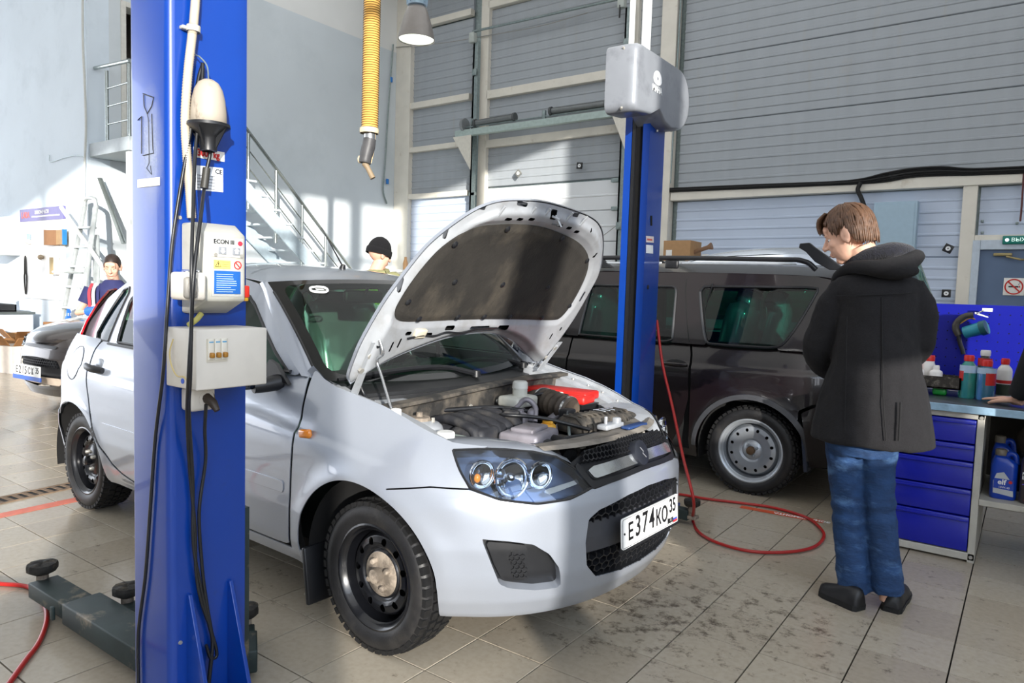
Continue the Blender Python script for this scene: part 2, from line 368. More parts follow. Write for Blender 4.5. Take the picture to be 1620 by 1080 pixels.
# the floor drain takes the place of one row of tiles at the back left
D_Y0, D_Y1 = None, None
tiles.sort()
base = MB(); base.add(TV, TF); first = base.build('tile', M_TILE, floor, angle=20); first.location = (tiles[0][2], tiles[0][3], 0)
for k, (a, s_, cx, cy) in enumerate(tiles[1:300]):
    o = first.copy(); COL.objects.link(o); o.location = (cx, cy, RNG.uniform(-0.0006, 0.0006))
mb = MB()
for a, s_, cx, cy in tiles[300:]: mb.add(TV+V3((cx, cy, 0)), TF)
o = mb.build('tile_field', M_TILE, floor, fix=False, weld=False, angle=20); o['kind'] = 'stuff'
# ---- walls
M_WALLB = mat('blue_white_wall_paint', '#dbe7f1', 0.7, var=0.03, scale=1.2, stain='#b9c6cf', stain_amt=0.25, stain_scale=1.5, bump=0.05, bscale=200)
M_WALLW = mat('white_wall_paint', '#e9eae8', 0.7, var=0.03, scale=1.5, bump=0.05, bscale=200)
M_WALLG = mat('grey_wall_paint', '#d3dbe0', 0.7, var=0.03, scale=1.2, stain='#bcc6cb', stain_amt=0.3, stain_scale=1.0)
M_CREAM = mat('cream_frame_paint', '#e3ded2', 0.5, var=0.05, scale=4, stain='#b8a98f', stain_amt=0.5, stain_scale=6, stain_lo=0.6)
M_RIB = mat('ribbed_sandwich_panel', '#a4aab0', 0.45, var=0.04, scale=2, stain='#a9a294', stain_amt=0.35, stain_scale=2.5, stain_lo=0.58, stretch=(3, 3, 0.3))
M_RIBL = mat('pale_ribbed_panel', '#c3cfe2', 0.4, var=0.03, scale=2)
M_GATE = mat('white_gate_panel', '#e4e7ea', 0.4, var=0.03, scale=2)
M_GALV = mat('galvanised_steel', '#8d9a9a', 0.4, metal=0.6, var=0.15, scale=25)
M_CHROME = mat('polished_steel', '#d8dadc', 0.18, metal=0.95, var=0.04)
M_BLACK = mat('black_plastic', '#17181a', 0.5, var=0.2, scale=30)
M_RUBBER = mat('black_rubber', '#131314', 0.65, var=0.25, scale=40, bump=0.15, bscale=150)
wl_ = struct(MB().span((-24, YL, -0.05), (XS, YL+0.3, ZC)).build('wall_left', M_WALLB))
# stair wall with the doorway to the mezzanine
DY0, DY1, DZ0, DZ1 = 5.12, 6.02, 3.16, 5.25
ws = MB().span((XS-0.25, YL+0.3, -0.05), (XS, YG, DZ0)).span((XS-0.25, DY1, DZ0), (XS, YG, 6.03)).span((XS-0.25, YL+0.3, DZ0), (XS, DY0, 6.03)).span((XS-0.25, DY0, DZ1), (XS, DY1, 6.03)).build('wall_stair', M_WALLG); struct(ws)
MB().span((XS-0.25, YL+0.3, 6.03), (XS, YG, ZC)).build('upper_band', M_WALLW, ws)
M_DOORJ = mat('pale_door_jamb', '#d9d8d0', 0.5)
j = MB(); j.span((XS-0.26, DY0-0.0, DZ0), (XS+0.02, DY0+0.07, DZ1)); j.span((XS-0.26, DY1-0.07, DZ0), (XS+0.02, DY1, DZ1)); j.span((XS-0.26, DY0+0.072, DZ1-0.07), (XS+0.02, DY1-0.072, DZ1))
d1 = struct(j.build('door_1', M_DOORJ))
rm = MB(); rm.span((XS-2.4, YL+0.32, DZ0-0.1), (XS-0.26, 8, DZ0)); rm.span((XS-2.5, YL+0.32, DZ0), (XS-2.4, 8, 6)); rm.span((XS-2.4, 7.9, DZ0), (XS-0.26, 8.0, 6)); rm.span((XS-2.4, YL+0.32, 5.9), (XS-0.26, 8, 6))
rr = rm.build('passage_wall', mat('beige_passage_wall', '#8f877d', 0.7), d1)
ij = MB(); ij.span((XS-2.39, 5.5, DZ0), (XS-2.35, 5.57, 5.1)); ij.span((XS-2.39, 6.4, DZ0), (XS-2.35, 6.47, 5.1)); ij.span((XS-2.39, 5.5, 5.1), (XS-2.35, 6.47, 5.17)); ij.build('inner_door_frame', M_DOORJ, d1)
# back wall of ribbed panels and cream frames
wb_ = struct(MB().span((XS-0.25, YG+0.12, -0.05), (4.6, YG+0.3, ZC)).build('wall_back', M_GALV))
def ribbed(name, x0, x1, z0, z1, m, pitch=0.145, parent=None, y=YG+0.12, depth=0.045, rib=0.011):
    """sandwich panel: a sheet with shallow horizontal ribs and recessed joints"""
    pr = [(y, z0+0.002), (y-depth+0.012, z0+0.004), (y-depth, z0+0.014)]; k = max(1, round((z1-z0)/pitch)); p = (z1-z0)/k
    for q in range(1, k):
        zc = z0+q*p; pr += [(y-depth, zc-0.022), (y-depth-rib, zc-0.010), (y-depth-rib, zc+0.010), (y-depth, zc+0.022)]
    pr += [(y-depth, z1-0.014), (y-depth+0.012, z1-0.004), (y, z1-0.002)]
    mb = MB(); n = len(pr); mb.add([(x0+0.003, a, b) for a, b in pr]+[(x1-0.003, a, b) for a, b in pr], [(q, q+1, n+q+1, n+q) for q in range(n-1)]+[tuple(range(n))[::-1], tuple(range(n, 2*n))])
    return mb.build(name, m, parent or wb_, angle=15)
XA0, XA1, XB0, XB1, XC0 = -10.42, -8.86, -8.44, -5.50, -4.62
for z0, z1 in ((3.16, 4.02), (4.10, 4.88), (4.98, 6.40), (6.5, 7.3)): ribbed('panel', XA0, XA1, z0, z1, M_RIB)
for z0, z1 in ((0, 1.6), (1.6, 3.10)): ribbed('panel', XA0, XA1, z0, z1, M_RIBL)
for z0, z1 in ((3.22, 3.94), (4.06, 4.83), (4.96, 6.45), (6.55, 7.3)): ribbed('panel', XB0, XB1, z0, z1, M_RIB)
for z0, z1 in ((2.93, 3.95), (3.95, 4.93), (4.93, 5.93), (5.93, 6.93), (6.93, 7.35)): ribbed('panel', XC0, 4.5, z0, z1, M_RIB if z0 > 2.95 else M_RIB)
for z0, z1 in ((1.9, 2.77), (0.95, 1.9), (0.0, 0.95)):
    ribbed('panel', XC0, -0.80, z0, z1, M_RIBL)
for z0, z1 in ((2.16, 2.77),): ribbed('panel', -0.62, 4.5, z0, z1, M_RIBL)
ribbed('panel', 0.55, 4.5, 0, 2.16, M_RIBL); ribbed('panel', -5.48, -4.95, 0, 7.3, M_RIB)
def trim(n, *spans, m=None):
    mb = MB()
    for a, b in spans: mb.span(a, b)
    return struct(mb.build('trim_%d' % n, m or M_CREAM, bevel=0.006))
yf = YG-0.02
trim(1, ((XS, yf-0.02, 0), (-10.38, YG+0.15, 7.4)))
trim(2, ((XA0, yf, 4.87), (XA1, YG+0.1, 4.99))); trim(3, ((XA0, yf, 4.01), (XA1, YG+0.1, 4.11))); trim(4, ((XA0, yf, 6.42), (XA1, YG+0.1, 6.54))); trim(5, ((XA0, yf, 3.08), (XA1, YG+0.1, 3.18)))
trim(6, ((-8.60, yf, 0), (-8.42, YG+0.1, 7.4)))
trim(7, ((XB0, yf, 4.82), (XB1, YG+0.1, 4.97))); trim(8, ((XB0, yf, 3.93), (XB1, YG+0.1, 4.07))); trim(9, ((XB0, yf, 6.45), (XB1, YG+0.1, 6.58)))
trim(10, ((-5.50, yf, 3.2), (-5.38, YG+0.1, 7.4)))
trim(11, ((-4.95, yf-0.06, 0), (-4.70, YG+0.1, 7.4)))
trim(12, ((-4.69, yf-0.03, 2.775), (4.5, YG+0.1, 2.92)))
trim(13, ((-0.80, yf-0.01, 0), (-0.645, YG+0.1, 2.775)))
trim(14, ((-0.645, yf, 2.10), (4.5, YG+0.1, 2.165)))
# the pale frame and the blue-grey door at the right end
dfr = MB(); dfr.span((-0.655, yf-0.03, 0), (-0.575, YG+0.1, 2.1)); dfr.span((-0.573, yf-0.03, 1.985), (0.448, YG+0.1, 2.1)); dfr.span((0.45, yf-0.03, 0), (0.55, YG+0.1, 2.1))
d2 = struct(dfr.build('door_2', mat('pale_blue_door_frame', '#c3cfdc', 0.45), bevel=0.004))
MB().span((-0.575, YG, 0.02), (0.45, YG+0.05, 1.985)).build('door_leaf', mat('slate_blue_door', '#5f7390', 0.4, var=0.08, scale=3), d2, bevel=0.004)
cl = MB(); cl.rbox((-0.34, YG-0.03, 1.925), (0.19, 0.05, 0.035), 0.008); cl.build('door_closer', mat('brass_closer', '#a8986a', 0.4, metal=0.3), d2)
MB().tube([(-0.30, YG-0.05, 1.90), (-0.16, YG-0.12, 1.86), (-0.10, YG-0.02, 1.86)], 0.012).build('closer_arm', mat('brass_closer', '#a8986a'), d2)
# right-hand window wall (beyond the frame), back wall and roof of the bay
M_WIN = mat('white_window_frame', '#d9dbdc', 0.5)
XW = 4.5
wr_ = struct(MB().span((XW, -13.2, -0.05), (XW+0.2, 2.05, 1.45)).span((XW, 2.05, -0.05), (XW+0.2, YG+0.3, ZC)).span((XW, -13.2, 6.75), (XW+0.2, 2.05, ZC)).build('wall_right', M_WALLW))
struct(MB().span((-24, -13.3, -0.05), (XW+0.2, -13.1, ZC)).build('wall_near', mat('grey_near_wall', '#8f9294', 0.8)))
struct(MB().span((-24, -13.3, ZC), (XW+0.2, YG+0.3, ZC+0.15)).build('ceiling', mat('roof_sheet', '#d8d8d4', 0.7)))
wf = MB()
for y, w in ((-11.6, .03), (-9.9, .03), (-8.3, .03), (-6.5, .03), (-4.9, .04), (-3.62, .05), (-2.28, .12), (-0.93, .12), (0.45, .05)): wf.span((XW+0.02, y-w, 1.45), (XW+0.16, y+w, 6.75))  # two mullions thickened to throw the broad shadow bands
wf.span((XW+0.02, -13.1, 5.6), (XW+0.16, 2.05, 5.66))
w1 = struct(wf.build('window_1', M_WIN))
# unseen panels added in the window to block parts of the sunlight
M_BLOCKER = mat('light_blocker_sheet', '#c9c6bd', 0.8)
for i, (y0, y1, z0, z1) in enumerate(((-0.80, 0.33, 2.32, 2.72), (-4.85, -3.35, 1.45, 2.85), (-0.8, 2.0, 1.45, 1.9))):
    MB().span((XW+0.06, y0, z0), (XW+0.09, y1, z1)).build('light_blocker', M_BLOCKER, w1)
# ================================================================ MOTOR CAR BUILDERS
class Body:
    """lower body shell: a rounded plan outline swept up through a height profile (right-hand half, y<0)"""
    def __init__(b, W, X0f, af, nf, X0r, ar, nr, prof, top, ztop, fx, rx=([.25, .45, .7, .95, 1.0], [.93, .99, 1., .93, .92]), crease=None, flare=()):
        th = np.linspace(0, PI/2, 400)
        xf = X0f+af*np.cos(th)**(2/nf); yf = W*np.sin(th)**(2/nf)
        xs = np.linspace(X0f, X0r, 300)[1:-1]; ys = W*np.ones_like(xs)
        xr = X0r-ar*np.sin(th)**(2/nr); yr = W*np.cos(th)**(2/nr)
        x = np.r_[xf, xs, xr]; y = np.r_[yf, ys, yr]; s = np.r_[0, np.cumsum(np.hypot(np.diff(x), np.diff(y)))]
        b.s, b.x, b.y, b.L = s, x, y, s[-1]; b.s0 = s[399]+X0f
        b.X0f, b.X0r, b.prof, b.top, b.zt, b.fx, b.rx, b.crease, b.flare = X0f, X0r, prof, top, ztop, fx, rx, crease, flare
    def S(b, x): return b.s0-x                       # arc length of a station on the straight flank
    def pos(b, s, z, d=0.0):
        s = np.asarray(s, float); z = np.asarray(z, float); sg = np.where(s < 0, -1.0, 1.0); sa = np.abs(s)
        x = np.interp(sa, b.s, b.x); y = np.interp(sa, b.s, b.y)
        zt = np.interp(x, *b.zt); tp = np.interp(x, *b.top); w = np.interp(z, *b.prof)
        t = np.clip((z-(zt-.26))/.26, 0, 1.15); w = w*(1-(1-tp)*t**2.2)
        X = np.where(x > b.X0f, b.X0f+(x-b.X0f)*np.interp(z, *b.fx), x)
        X = np.where(x < b.X0r, b.X0r+(x-b.X0r)*np.interp(z, *b.rx), X)
        Y = y*w
        if b.crease:
            zc = np.interp(x, *b.crease[0]); am = b.crease[1]*np.interp(x, *b.crease[2]); k = np.clip((z-zc)/.03+0.5, 0, 1); Y = Y-am*(k*k*(3-2*k))*(y > 0.6)
        for fxc, fzc, fr, fa in b.flare:
            q = np.hypot(x-fxc, z-fzc)-fr; Y = Y+fa*np.exp(-(np.maximum(q, 0)/.05)**2)*(q > -0.2)*(y > 0.55)
        P = np.stack([X, -Y*sg, z], -1)
        if np.any(d):
            e = 2e-3; a = b.pos(s+e, z)-b.pos(s-e, z); c = b.pos(s, z+e)-b.pos(s, z-e); n = np.cross(c, a); n /= np.linalg.norm(n, axis=-1)[..., None]+1e-12
            P = P+n*np.asarray(d)[..., None] if np.ndim(d) else P+n*d
        return P
    def panel(b, poly, holes=(), d=0.0, ds=.014, dz=.012, gap=.0025, both=False, extra=None):
        A = np.array(poly, float); lo = A.min(0)-.02; hi = A.max(0)+.02
        us = np.arange(lo[0], hi[0]+ds, ds); vs = np.arange(lo[1], hi[1]+dz, dz)
        def f(P):
            D = sd_poly(P, A)+gap
            for h in holes: D = np.maximum(D, -(h(P)))
            return D
        return cut_panel(MB(), us, vs, f, lambda s, z: b.pos(s, z, d))
def arch(c, r): return lambda P: np.minimum(sd_circ(P, c, r), np.maximum(np.abs(P[..., 0]-c[0])-r, P[..., 1]-c[1]))
def hole(poly): return lambda P: sd_poly(P, np.array(poly))
def hood_grid(f, us, vs): 
    U, V_ = np.meshgrid(us, vs, indexing='ij'); return f(U, V_)
M_TYRE = mat('tyre_rubber', '#1a1a1c', 0.5, var=0.25, scale=20, stain='#4d4a46', stain_amt=0.25, stain_scale=7, bump=0.1, bscale=120)
M_TREAD = mat('tyre_tread', '#121213', 0.6, var=0.3, scale=40)
M_RIMB = mat('black_steel_rim', '#15161a', 0.28, metal=0.3, var=0.2, scale=10, coat=0.4)
M_RIMS = mat('silver_steel_rim', '#aeb4bb', 0.35, metal=0.6, var=0.1, scale=10)
M_DUST = mat('dust_covered_hub', '#978b7d', 0.85, var=0.2, scale=25, stain='#4d453d', stain_amt=0.8, stain_scale=16, stain_lo=0.46)
M_BOLT = mat('wheel_bolt', '#b6b3ab', 0.45, metal=0.5, var=0.2)
M_DARK = mat('dark_underbody', '#0d0d0e', 0.9, var=0.3)
TYPES = {}
def wheel(parent, c, r, w, side, rim_mat, hub_mat, bolt_mat, cap_mat, holes=12, hole_r=.0145, label=None, rr=None, nuts=4, hub_r=.086):
    """wheel: tyre > tread; rim > hub_plate, bolt... ; side=-1 faces -y"""
    rr = rr or r*.665; ax = (0, side, 0); c = V3(c); o = c.copy()
    T_ = MB(); h = w/2
    T_.lathe([(rr*.95, -h*.75), (rr+.004, -h*.86), (rr+.03, -h*1.02), (r*.88, -h*1.0), (r*.965, -h*.86), (r*.985, -h*.7), (r*.985, h*.7), (r*.965, h*.86), (r*.88, h*1.0), (rr+.032, h*1.03), (rr+.012, h*.93), (rr+.002, h*.86), (rr*.95, h*.75)], c, ax, n=56)
    ty = T_.build('tyre', M_TYRE, parent, angle=50)
    if label: ty['label'] = label
    tr = MB()
    n = 46
    for k in range(n):
        for row, (y, wy, sk) in enumerate(((-h*.78, h*.34, .5), (-h*.38, h*.3, 0), (0, h*.3, .5), (h*.38, h*.3, 0), (h*.78, h*.34, .5))):
            t = 2*PI*(k+sk)/n; er = (math.cos(t), 0, math.sin(t)); rad = r*.988-(.008 if abs(y) > h*.6 else 0)
            R3 = np.array([[math.cos(t), 0, -math.sin(t)], [0, 1, 0], [math.sin(t), 0, math.cos(t)]])
            tr.box(c+V3(er)*rad+V3((0, y*side, 0)), (.016, wy, 2*PI*r/n*.68), rot=R3)
    tb = tr.build('tread', M_TREAD, ty, weld=False, fix=False); tb['kind'] = 'stuff'
    O = c+V3((0, side*h*.90, 0))
    # disc profile: depth inward from the outer plane
    pr_r = [.0, hub_r*.42, hub_r*.6, hub_r, hub_r+.008, hub_r+.018, rr*.62, rr*.76, rr*.82, rr*.86]
    pr_d = [.034, .034, .040, .042, .050, .040, .034, .040, .060, .080]
    a, b_, d_ = frame_to(ax)
    def pos(th, ra):
        dd = np.interp(ra, pr_r, pr_d)
        return O+np.cos(th)[:, None]*a*ra[:, None]+np.sin(th)[:, None]*b_*ra[:, None]-d_*dd[:, None]
    hr = rr*.655
    hs = [(2*PI*(k+.5)/holes, hr) for k in range(holes)]
    def sdf(P):
        th, ra = P[..., 0], P[..., 1]; D = np.full(th.shape, -1.0)
        for t0, r0 in hs:
            dx = (th-t0)*r0*1.0; D = np.maximum(D, hole_r-np.hypot(dx/.85, ra-r0))
        return np.maximum(D, np.maximum(hub_r-.001-ra, ra-rr*.858))
    rm = MB(); cut_panel(rm, np.linspace(0, 2*PI, 121), np.linspace(hub_r-.012, rr*.87, 30), sdf, pos)
    rm.lathe([(rr*.86, -.078), (rr*.875, -.06), (rr*.89, -.02), (rr*.93, -.012), (rr*.95, -.004), (rr*1.0, .002), (rr*1.035, .000), (rr*1.04, -.008), (rr*.96, -.03), (rr*.9, -.14)], O, ax, n=56)
    ri = rm.build('rim', rim_mat, parent, angle=35, fix=False)
    bk = MB(); bk.lathe([(0.001, -.12), (rr*.9, -.12)], O, ax, n=32); bk.build('brake_drum', M_DARK, ri)
    hb = MB(); hb.lathe([(.0005, -.030), (hub_r*.40, -.032), (hub_r*.58, -.036), (hub_r*.98, -.041), (hub_r+.004, -.050)], O, ax, n=40); hb.build('hub_plate', hub_mat, ri, angle=60)
    cp = MB(); cp.lathe([(.0005, .002), (.016, .001), (.026, -.005), (.028, -.034)], O, ax, n=24); cp.build('hub_cap', cap_mat, ri)
    for k in range(nuts):
        t = 2*PI*k/nuts+.5; q = O+(a*math.cos(t)+b_*math.sin(t))*hub_r*.62
        MB().lathe([(.0005, -.016), (.008, -.016), (.011, -.020), (.012, -.040)], q, ax, n=6).build('bolt', bolt_mat, ri)
    return ty
def hexgrid(f, inside, r=.017, s0=-.5, s1=.5, z0=.2, z1=.8, t=.0032, squash=1.0, depth=.018, lift=0.0):
    """honeycomb mesh: every cell wall is a small bar with depth, standing on the surface f(s,z,d)"""
    mb = MB(); seen = set(); dx = r*math.sqrt(3); dy = r*1.5*squash; j = 0; z = z0
    while z < z1:
        s = s0+(dx/2 if j % 2 else 0)
        while s < s1:
            P = [(s+r*math.cos(PI/6+k*PI/3), z+r*squash*math.sin(PI/6+k*PI/3)) for k in range(6)]
            for k in range(6):
                a, b = P[k], P[(k+1) % 6]; key = tuple(sorted(((round(a[0], 3), round(a[1], 3)), (round(b[0], 3), round(b[1], 3)))))
                if key in seen: continue
                seen.add(key)
                if inside(np.array([(a[0]+b[0])/2, (a[1]+b[1])/2])):
                    e = np.array(b)-np.array(a); nn = np.array([-e[1], e[0]]); nn = nn/np.linalg.norm(nn)*t/2; q = np.array([a+nn, b+nn, np.array(b)-nn, np.array(a)-nn])
                    mb.add(np.vstack([f(q[:, 0], q[:, 1], lift), f(q[:, 0], q[:, 1], lift-depth)]), [(0, 1, 2, 3), (0, 4, 5, 1), (1, 5, 6, 2), (2, 6, 7, 3), (3, 7, 4, 0)])
            s += dx
        z += dy; j += 1
    return mb
def strip_loft(A, B, n=4, bulge=0.0, dirv=(0, -1, 0)):
    A = np.array(A, float); B = np.array(B, float); t = np.linspace(0, 1, n+1)
    return np.array([A*(1-k)+B*k+V3(dirv)*bulge*4*k*(1-k) for k in t])
def resample(P, n):
    P = np.array(P, float); d = np.r_[0, np.cumsum(np.linalg.norm(np.diff(P, axis=0), axis=1))]; t = np.linspace(0, d[-1], n)
    return np.stack([np.interp(t, d, P[:, k]) for k in range(P.shape[1])], 1)
M_GLASSC = glass('green_tinted_car_glass', '#b9e0cb', 0.75, base=0.03)
M_GLASSW = glass('clear_lamp_lens', '#eef4fa', 1.0, base=0.12)
M_GLASSR = mat('red_lamp_lens', '#b3121f', 0.08, var=0.1, scale=40, coat=1.0, spec=0.6)
M_AMBER = mat('amber_lamp_lens', '#e8861a', 0.1, var=0.15, scale=60, coat=0.8)
M_REFL = mat('lamp_reflector', '#e6ebf2', 0.08, metal=1.0, var=0.03)
M_LAMPB = mat('blue_grey_lamp_housing', '#56698a', 0.25, metal=0.7, var=0.1)
M_SEAT = mat('dark_seat_cloth', '#2c3032', 0.8, var=0.2)
M_FILM = glass('clear_seat_cover_film', '#e8f0f4', 1.2, rough=0.15, base=0.4, opacity=0.38, body=(0.93, 0.95, 0.97))
M_TRIM = mat('dark_cabin_trim', '#24272a', 0.6, var=0.15)
# ================================================================ SILVER HATCHBACK
M_SILVER = mat('silver_paint', '#a2a8b3', 0.30, metal=0.4, var=0.015, scale=300, coat=1.0)
M_SILVIN = mat('silver_inner_panel', '#b9bdc2', 0.45, metal=0.4, var=0.06, scale=20, stain='#8d857a', stain_amt=0.3, stain_scale=8)
M_GAP = mat('shut_line_black', '#0a0a0b', 0.8)
M_BLK = mat('satin_black_trim', '#1b1c1f', 0.38, var=0.12, scale=30)
M_DUSTY = mat('dusty_black_plastic', '#2a2928', 0.7, var=0.3, scale=25, stain='#7d7468', stain_amt=0.55, stain_scale=7, stain_lo=0.45)
CAR_A = math.radians(-1.927)
car = thing('hatchback', 'silver hatchback with its bonnet raised, standing between the blue lift posts', 'car', (-1.814, 2.505, 0), CAR_A)
B = Body(.835, -.05, .735, 2.3, -2.40, .68, 2.6,
    prof=([.16, .2, .26, .32, .45, .6, .75], [.86, .915, .95, .972, .995, 1., 1.]),
    top=([-3, -.75, -.35, 0, .6], [.90, .895, .86, .83, .83]),
    ztop=([-3.1, -2.5, -2.2, -1.7, -.6, -.3, -.2, .07, .31, .5, .7], [.99, .985, .97, .96, .935, .93, .905, .853, .805, .79, .76]),
    fx=([.15, .2, .26, .35, .45, .58, .62, .66, .70, .75, .80, .86], [.85, .90, .95, .985, .998, .99, .975, .945, .91, .86, .80, .74]),
    crease=(([-2.5, -.7, -.2, .1], [.82, .79, .735, .70]), .012, ([-2.5, -1.8, -.3, .05, .2], [0.6, 1, 1, .6, 0])),
    flare=((-.02, .285, .345, .012), (-2.43, .275, .34, .012)))
S = B.S
FA = (1.245, .285); FR = .345; RA = (S(-2.43), .275); RRr = .345
HL = [(.872, .762), (.83, .702), (.792, .655), (.696, .622), (.566, .604), (.443, .608), (.331, .634), (.379, .688), (.464, .737), (.56, .757), (.67, .766), (.78, .768)]
LOW = [(-.30, .305), (-.36, .36), (-.375, .45), (-.36, .53), (-.31, .555), (-.15, .58), (0, .587), (.15, .58), (.31, .555), (.36, .53), (.375, .45), (.36, .36), (.30, .305), (.15, .292), (0, .288), (-.15, .292)]
FOG = [(.755, .494), (.66, .485), (.58, .470), (.52, .43), (.48, .375), (.462, .31), (.47, .298), (.56, .300), (.66, .318), (.695, .335), (.72, .40)]
def both(name, m, mb, parent=car, thick=.004, **k):
    """the right-hand panel and its mirror image on the far side"""
    a = mb.build(name, m, parent, solid=thick, **k); b = mirror_y(mb).build(name, m, parent, solid=thick, **k); return a, b
# bumper (one piece across the nose)
bp = [(-1.13, .19), (1.13, .19), (1.13, .60), (1.09, .630), (.93, .652), (.793, .652)]+HL[3:7]+[(.325, .628), (.2, .640), (0, .645)]
bp = bp+[(-a, b) for a, b in reversed(bp[2:-1])]
mfog = [(-a, b) for a, b in FOG]
pb = B.panel(bp, [arch(FA, FR), arch((-FA[0], FA[1]), FR), hole(LOW), hole(FOG), hole(mfog)], ds=.0125, dz=.0115)
bump = pb.build('front_bumper', M_SILVER, car, solid=.004)
lip = MB(); ss = np.linspace(-.92, .92, 90); lip.grid(np.stack([B.pos(ss, 0*ss+.192, -.002), B.pos(ss, 0*ss+.185, -.05), B.pos(ss, 0*ss+.20, -.16)])); lip.build('under_lip', M_BLK, bump)
# surrounds of the openings: return flanges
def flange(poly, d0, d1, m, name, par, k=3, mir=False, sm=None):
    A = np.array(poly+[poly[0]]); A = resample(A, 90)
    for sgn in ((1, -1) if mir else (1,)):
        G = np.stack([B.pos(A[:, 0]*sgn, A[:, 1], d) for d in np.linspace(d0, d1, k)]); MB().grid(G).build(name, m, par, angle=50)
flange(LOW, 0, -.05, M_BLK, 'opening_edge', bump); flange(FOG, 0, -.035, M_SILVER, 'recess_edge', bump, mir=True)
# lower grille: back plate, number plate beam, honeycomb
LG = B.panel([(a*1.02, (b-.44)*1.03+.44) for a, b in LOW], d=-.055, gap=-.003); lg = LG.build('lower_grille', M_BLK, car)
lowA = np.array(LOW)
B.panel([(-.37, .395), (.37, .395), (.375, .45), (.36, .515), (-.36, .515), (-.375, .45)], d=-.022).build('grille_beam', mat('dark_grey_grille_beam', '#3b3c41', 0.45, var=0.1), lg, solid=.01)
ins = lambda P: sd_poly(P[None], lowA)[0] < -.004 and not (.397 < P[1] < .513)
for up in (0, 1): hexgrid(B.pos, lambda P: ins(P) and (P[1] > .45) == bool(up), .022, -.40, .40, .28, .60, t=.004, squash=.8, lift=-.012, depth=.03).build('honeycomb', M_BLK, lg, weld=False)
# fog lamp recess
for sgn in (1, -1):
    fpn = MB(); A = np.array(FOG)
    f0 = B.panel(FOG, d=-.034, gap=-.004); 
    if sgn < 0: f0 = mirror_y(f0)
    fg = f0.build('fog_surround', M_BLK, car)
    bz = B.panel([(.745, .486), (.66, .478), (.60, .468), (.585, .40), (.60, .335), (.66, .335), (.69, .35), (.715, .40)], d=-.010)
    bz = mirror_y(bz) if sgn < 0 else bz
    bz.build('fog_bezel', M_BLK, fg, solid=.02)
    gq = np.array([(.665, .445), (.61, .435), (.595, .355), (.645, .345)])
    hx = hexgrid(lambda s, z, d: B.pos(np.asarray(s)*sgn, z, d), lambda P: sd_poly(P[None], gq)[0] < 0, .0105, .58, .68, .33, .46, t=.003, lift=-.002, depth=.012); hx.build('vent_mesh', M_BLK, fg, weld=False)
# upper grille, chrome bar and round badge
UG = [(-.34, .628), (-.2, .638), (0, .643), (.2, .638), (.34, .628), (.385, .688), (.40, .715), (.30, .748), (0, .765), (-.30, .748), (-.40, .715), (-.385, .688)]
ug = B.panel(UG, d=-.012, gap=-.002).build('upper_grille', M_BLK, car)
rim_ = B.panel([(-.34, .626), (0, .642), (.34, .626), (.40, .70), (.375, .715), (.325, .652), (0, .663), (-.325, .652), (-.375, .715), (-.40, .70)], d=.006); rim_.build('grille_frame', M_BLK, ug, solid=.02)
cb = B.panel([(-.318, .654), (-.15, .664), (0, .667), (.15, .664), (.318, .654), (.345, .684), (.31, .696), (.15, .703), (0, .705), (-.15, .703), (-.31, .696), (-.345, .684)], d=.010); cb.build('chrome_bar', mat('satin_chrome', '#dfe5ea', 0.16, metal=0.9, var=0.05, stain='#a8a49c', stain_amt=0.4, stain_scale=10), ug, solid=.014, bevel=.003)
ugA = np.array([(-.36, .712), (0, .713), (.36, .712), (.33, .742), (0, .758), (-.33, .742)])
hexgrid(B.pos, lambda P: sd_poly(P[None], ugA)[0] < 0, .0135, -.38, .38, .705, .765, t=.0035, squash=.8, lift=.012, depth=.022).build('honeycomb', M_BLK, ug, weld=False)
c0 = B.pos(np.array([0.]), np.array([.700]))[0]; nrm = V3((.93, 0, .36)); nrm /= np.linalg.norm(nrm)
bd = MB().lathe([(.0005, .030), (.040, .029), (.048, .026), (.050, .018), (.050, -.01)], c0, nrm, n=40); bg = bd.build('badge', mat('dark_blue_black_badge', '#20232b', 0.45, var=0.15), ug)
bdir = np.cross((0, 1, 0), nrm)
MB().tube([c0+nrm*.031+V3((0, 1, 0))*a+bdir*b for a, b in ((-.012, -.02), (.004, -.002), (-.004, .004), (.014, .022))], .0015, n=5).build('scratch', mat('pale_scratch', '#8d9096', 0.5), bg)
# front wings
wing = [(.872, .764), (.79, .768), (.70, .768), (.70, .775), (.878, .786), (1.0, .818), (1.123, .850), (1.27, .880), (1.409, .905), (1.52, .927), (1.60, .945), (1.66, .965), (1.693, .975), (1.640, .88), (1.603, .80), (1.607, .72), (1.611, .66), (1.627, .46), (1.662, .265), (1.65, .245), (1.56, .245), (1.56, .30), (1.0, .30), (1.05, .60), (1.09, .630), (.93, .652), (.793, .652), (.83, .702)]
wg = both('front_wing', M_SILVER, B.panel(wing, [arch(FA, FR)], dz=.005, ds=.012), angle=75)
# inner rail along the wing's top edge (seen on the far side)
for sgn in (1, -1):
    sa = np.linspace(.86, 1.60, 40); za = np.interp(sa, [.878, 1.0, 1.123, 1.27, 1.409, 1.52, 1.60], [.786, .818, .850, .880, .905, .927, .945])-.003; P = B.pos(sa*sgn, za)
    P = P+V3((0, sgn*.002, -.006)); G = [P, P+V3((0, sgn*.012, -.002)), P+V3((0, sgn*.018, -.014)), P+V3((0, sgn*.06, -.018)), P+V3((0, sgn*.064, -.028)), P+V3((0, sgn*.10, -.032)), P+V3((0, sgn*.105, -.12))]
    rl = MB().grid(np.array(G)).build('inner_rail', M_SILVIN, wg[0] if sgn > 0 else wg[1], angle=25)
    if sgn < 0:
        for k in range(6, 38, 6): MB().lathe([(.0005, .006), (.006, .006), (.007, 0)], P[k]+V3((0, -.045, -.017)), (0, 0, 1), n=8).build('rail_bolt', M_BOLT, wg[1])
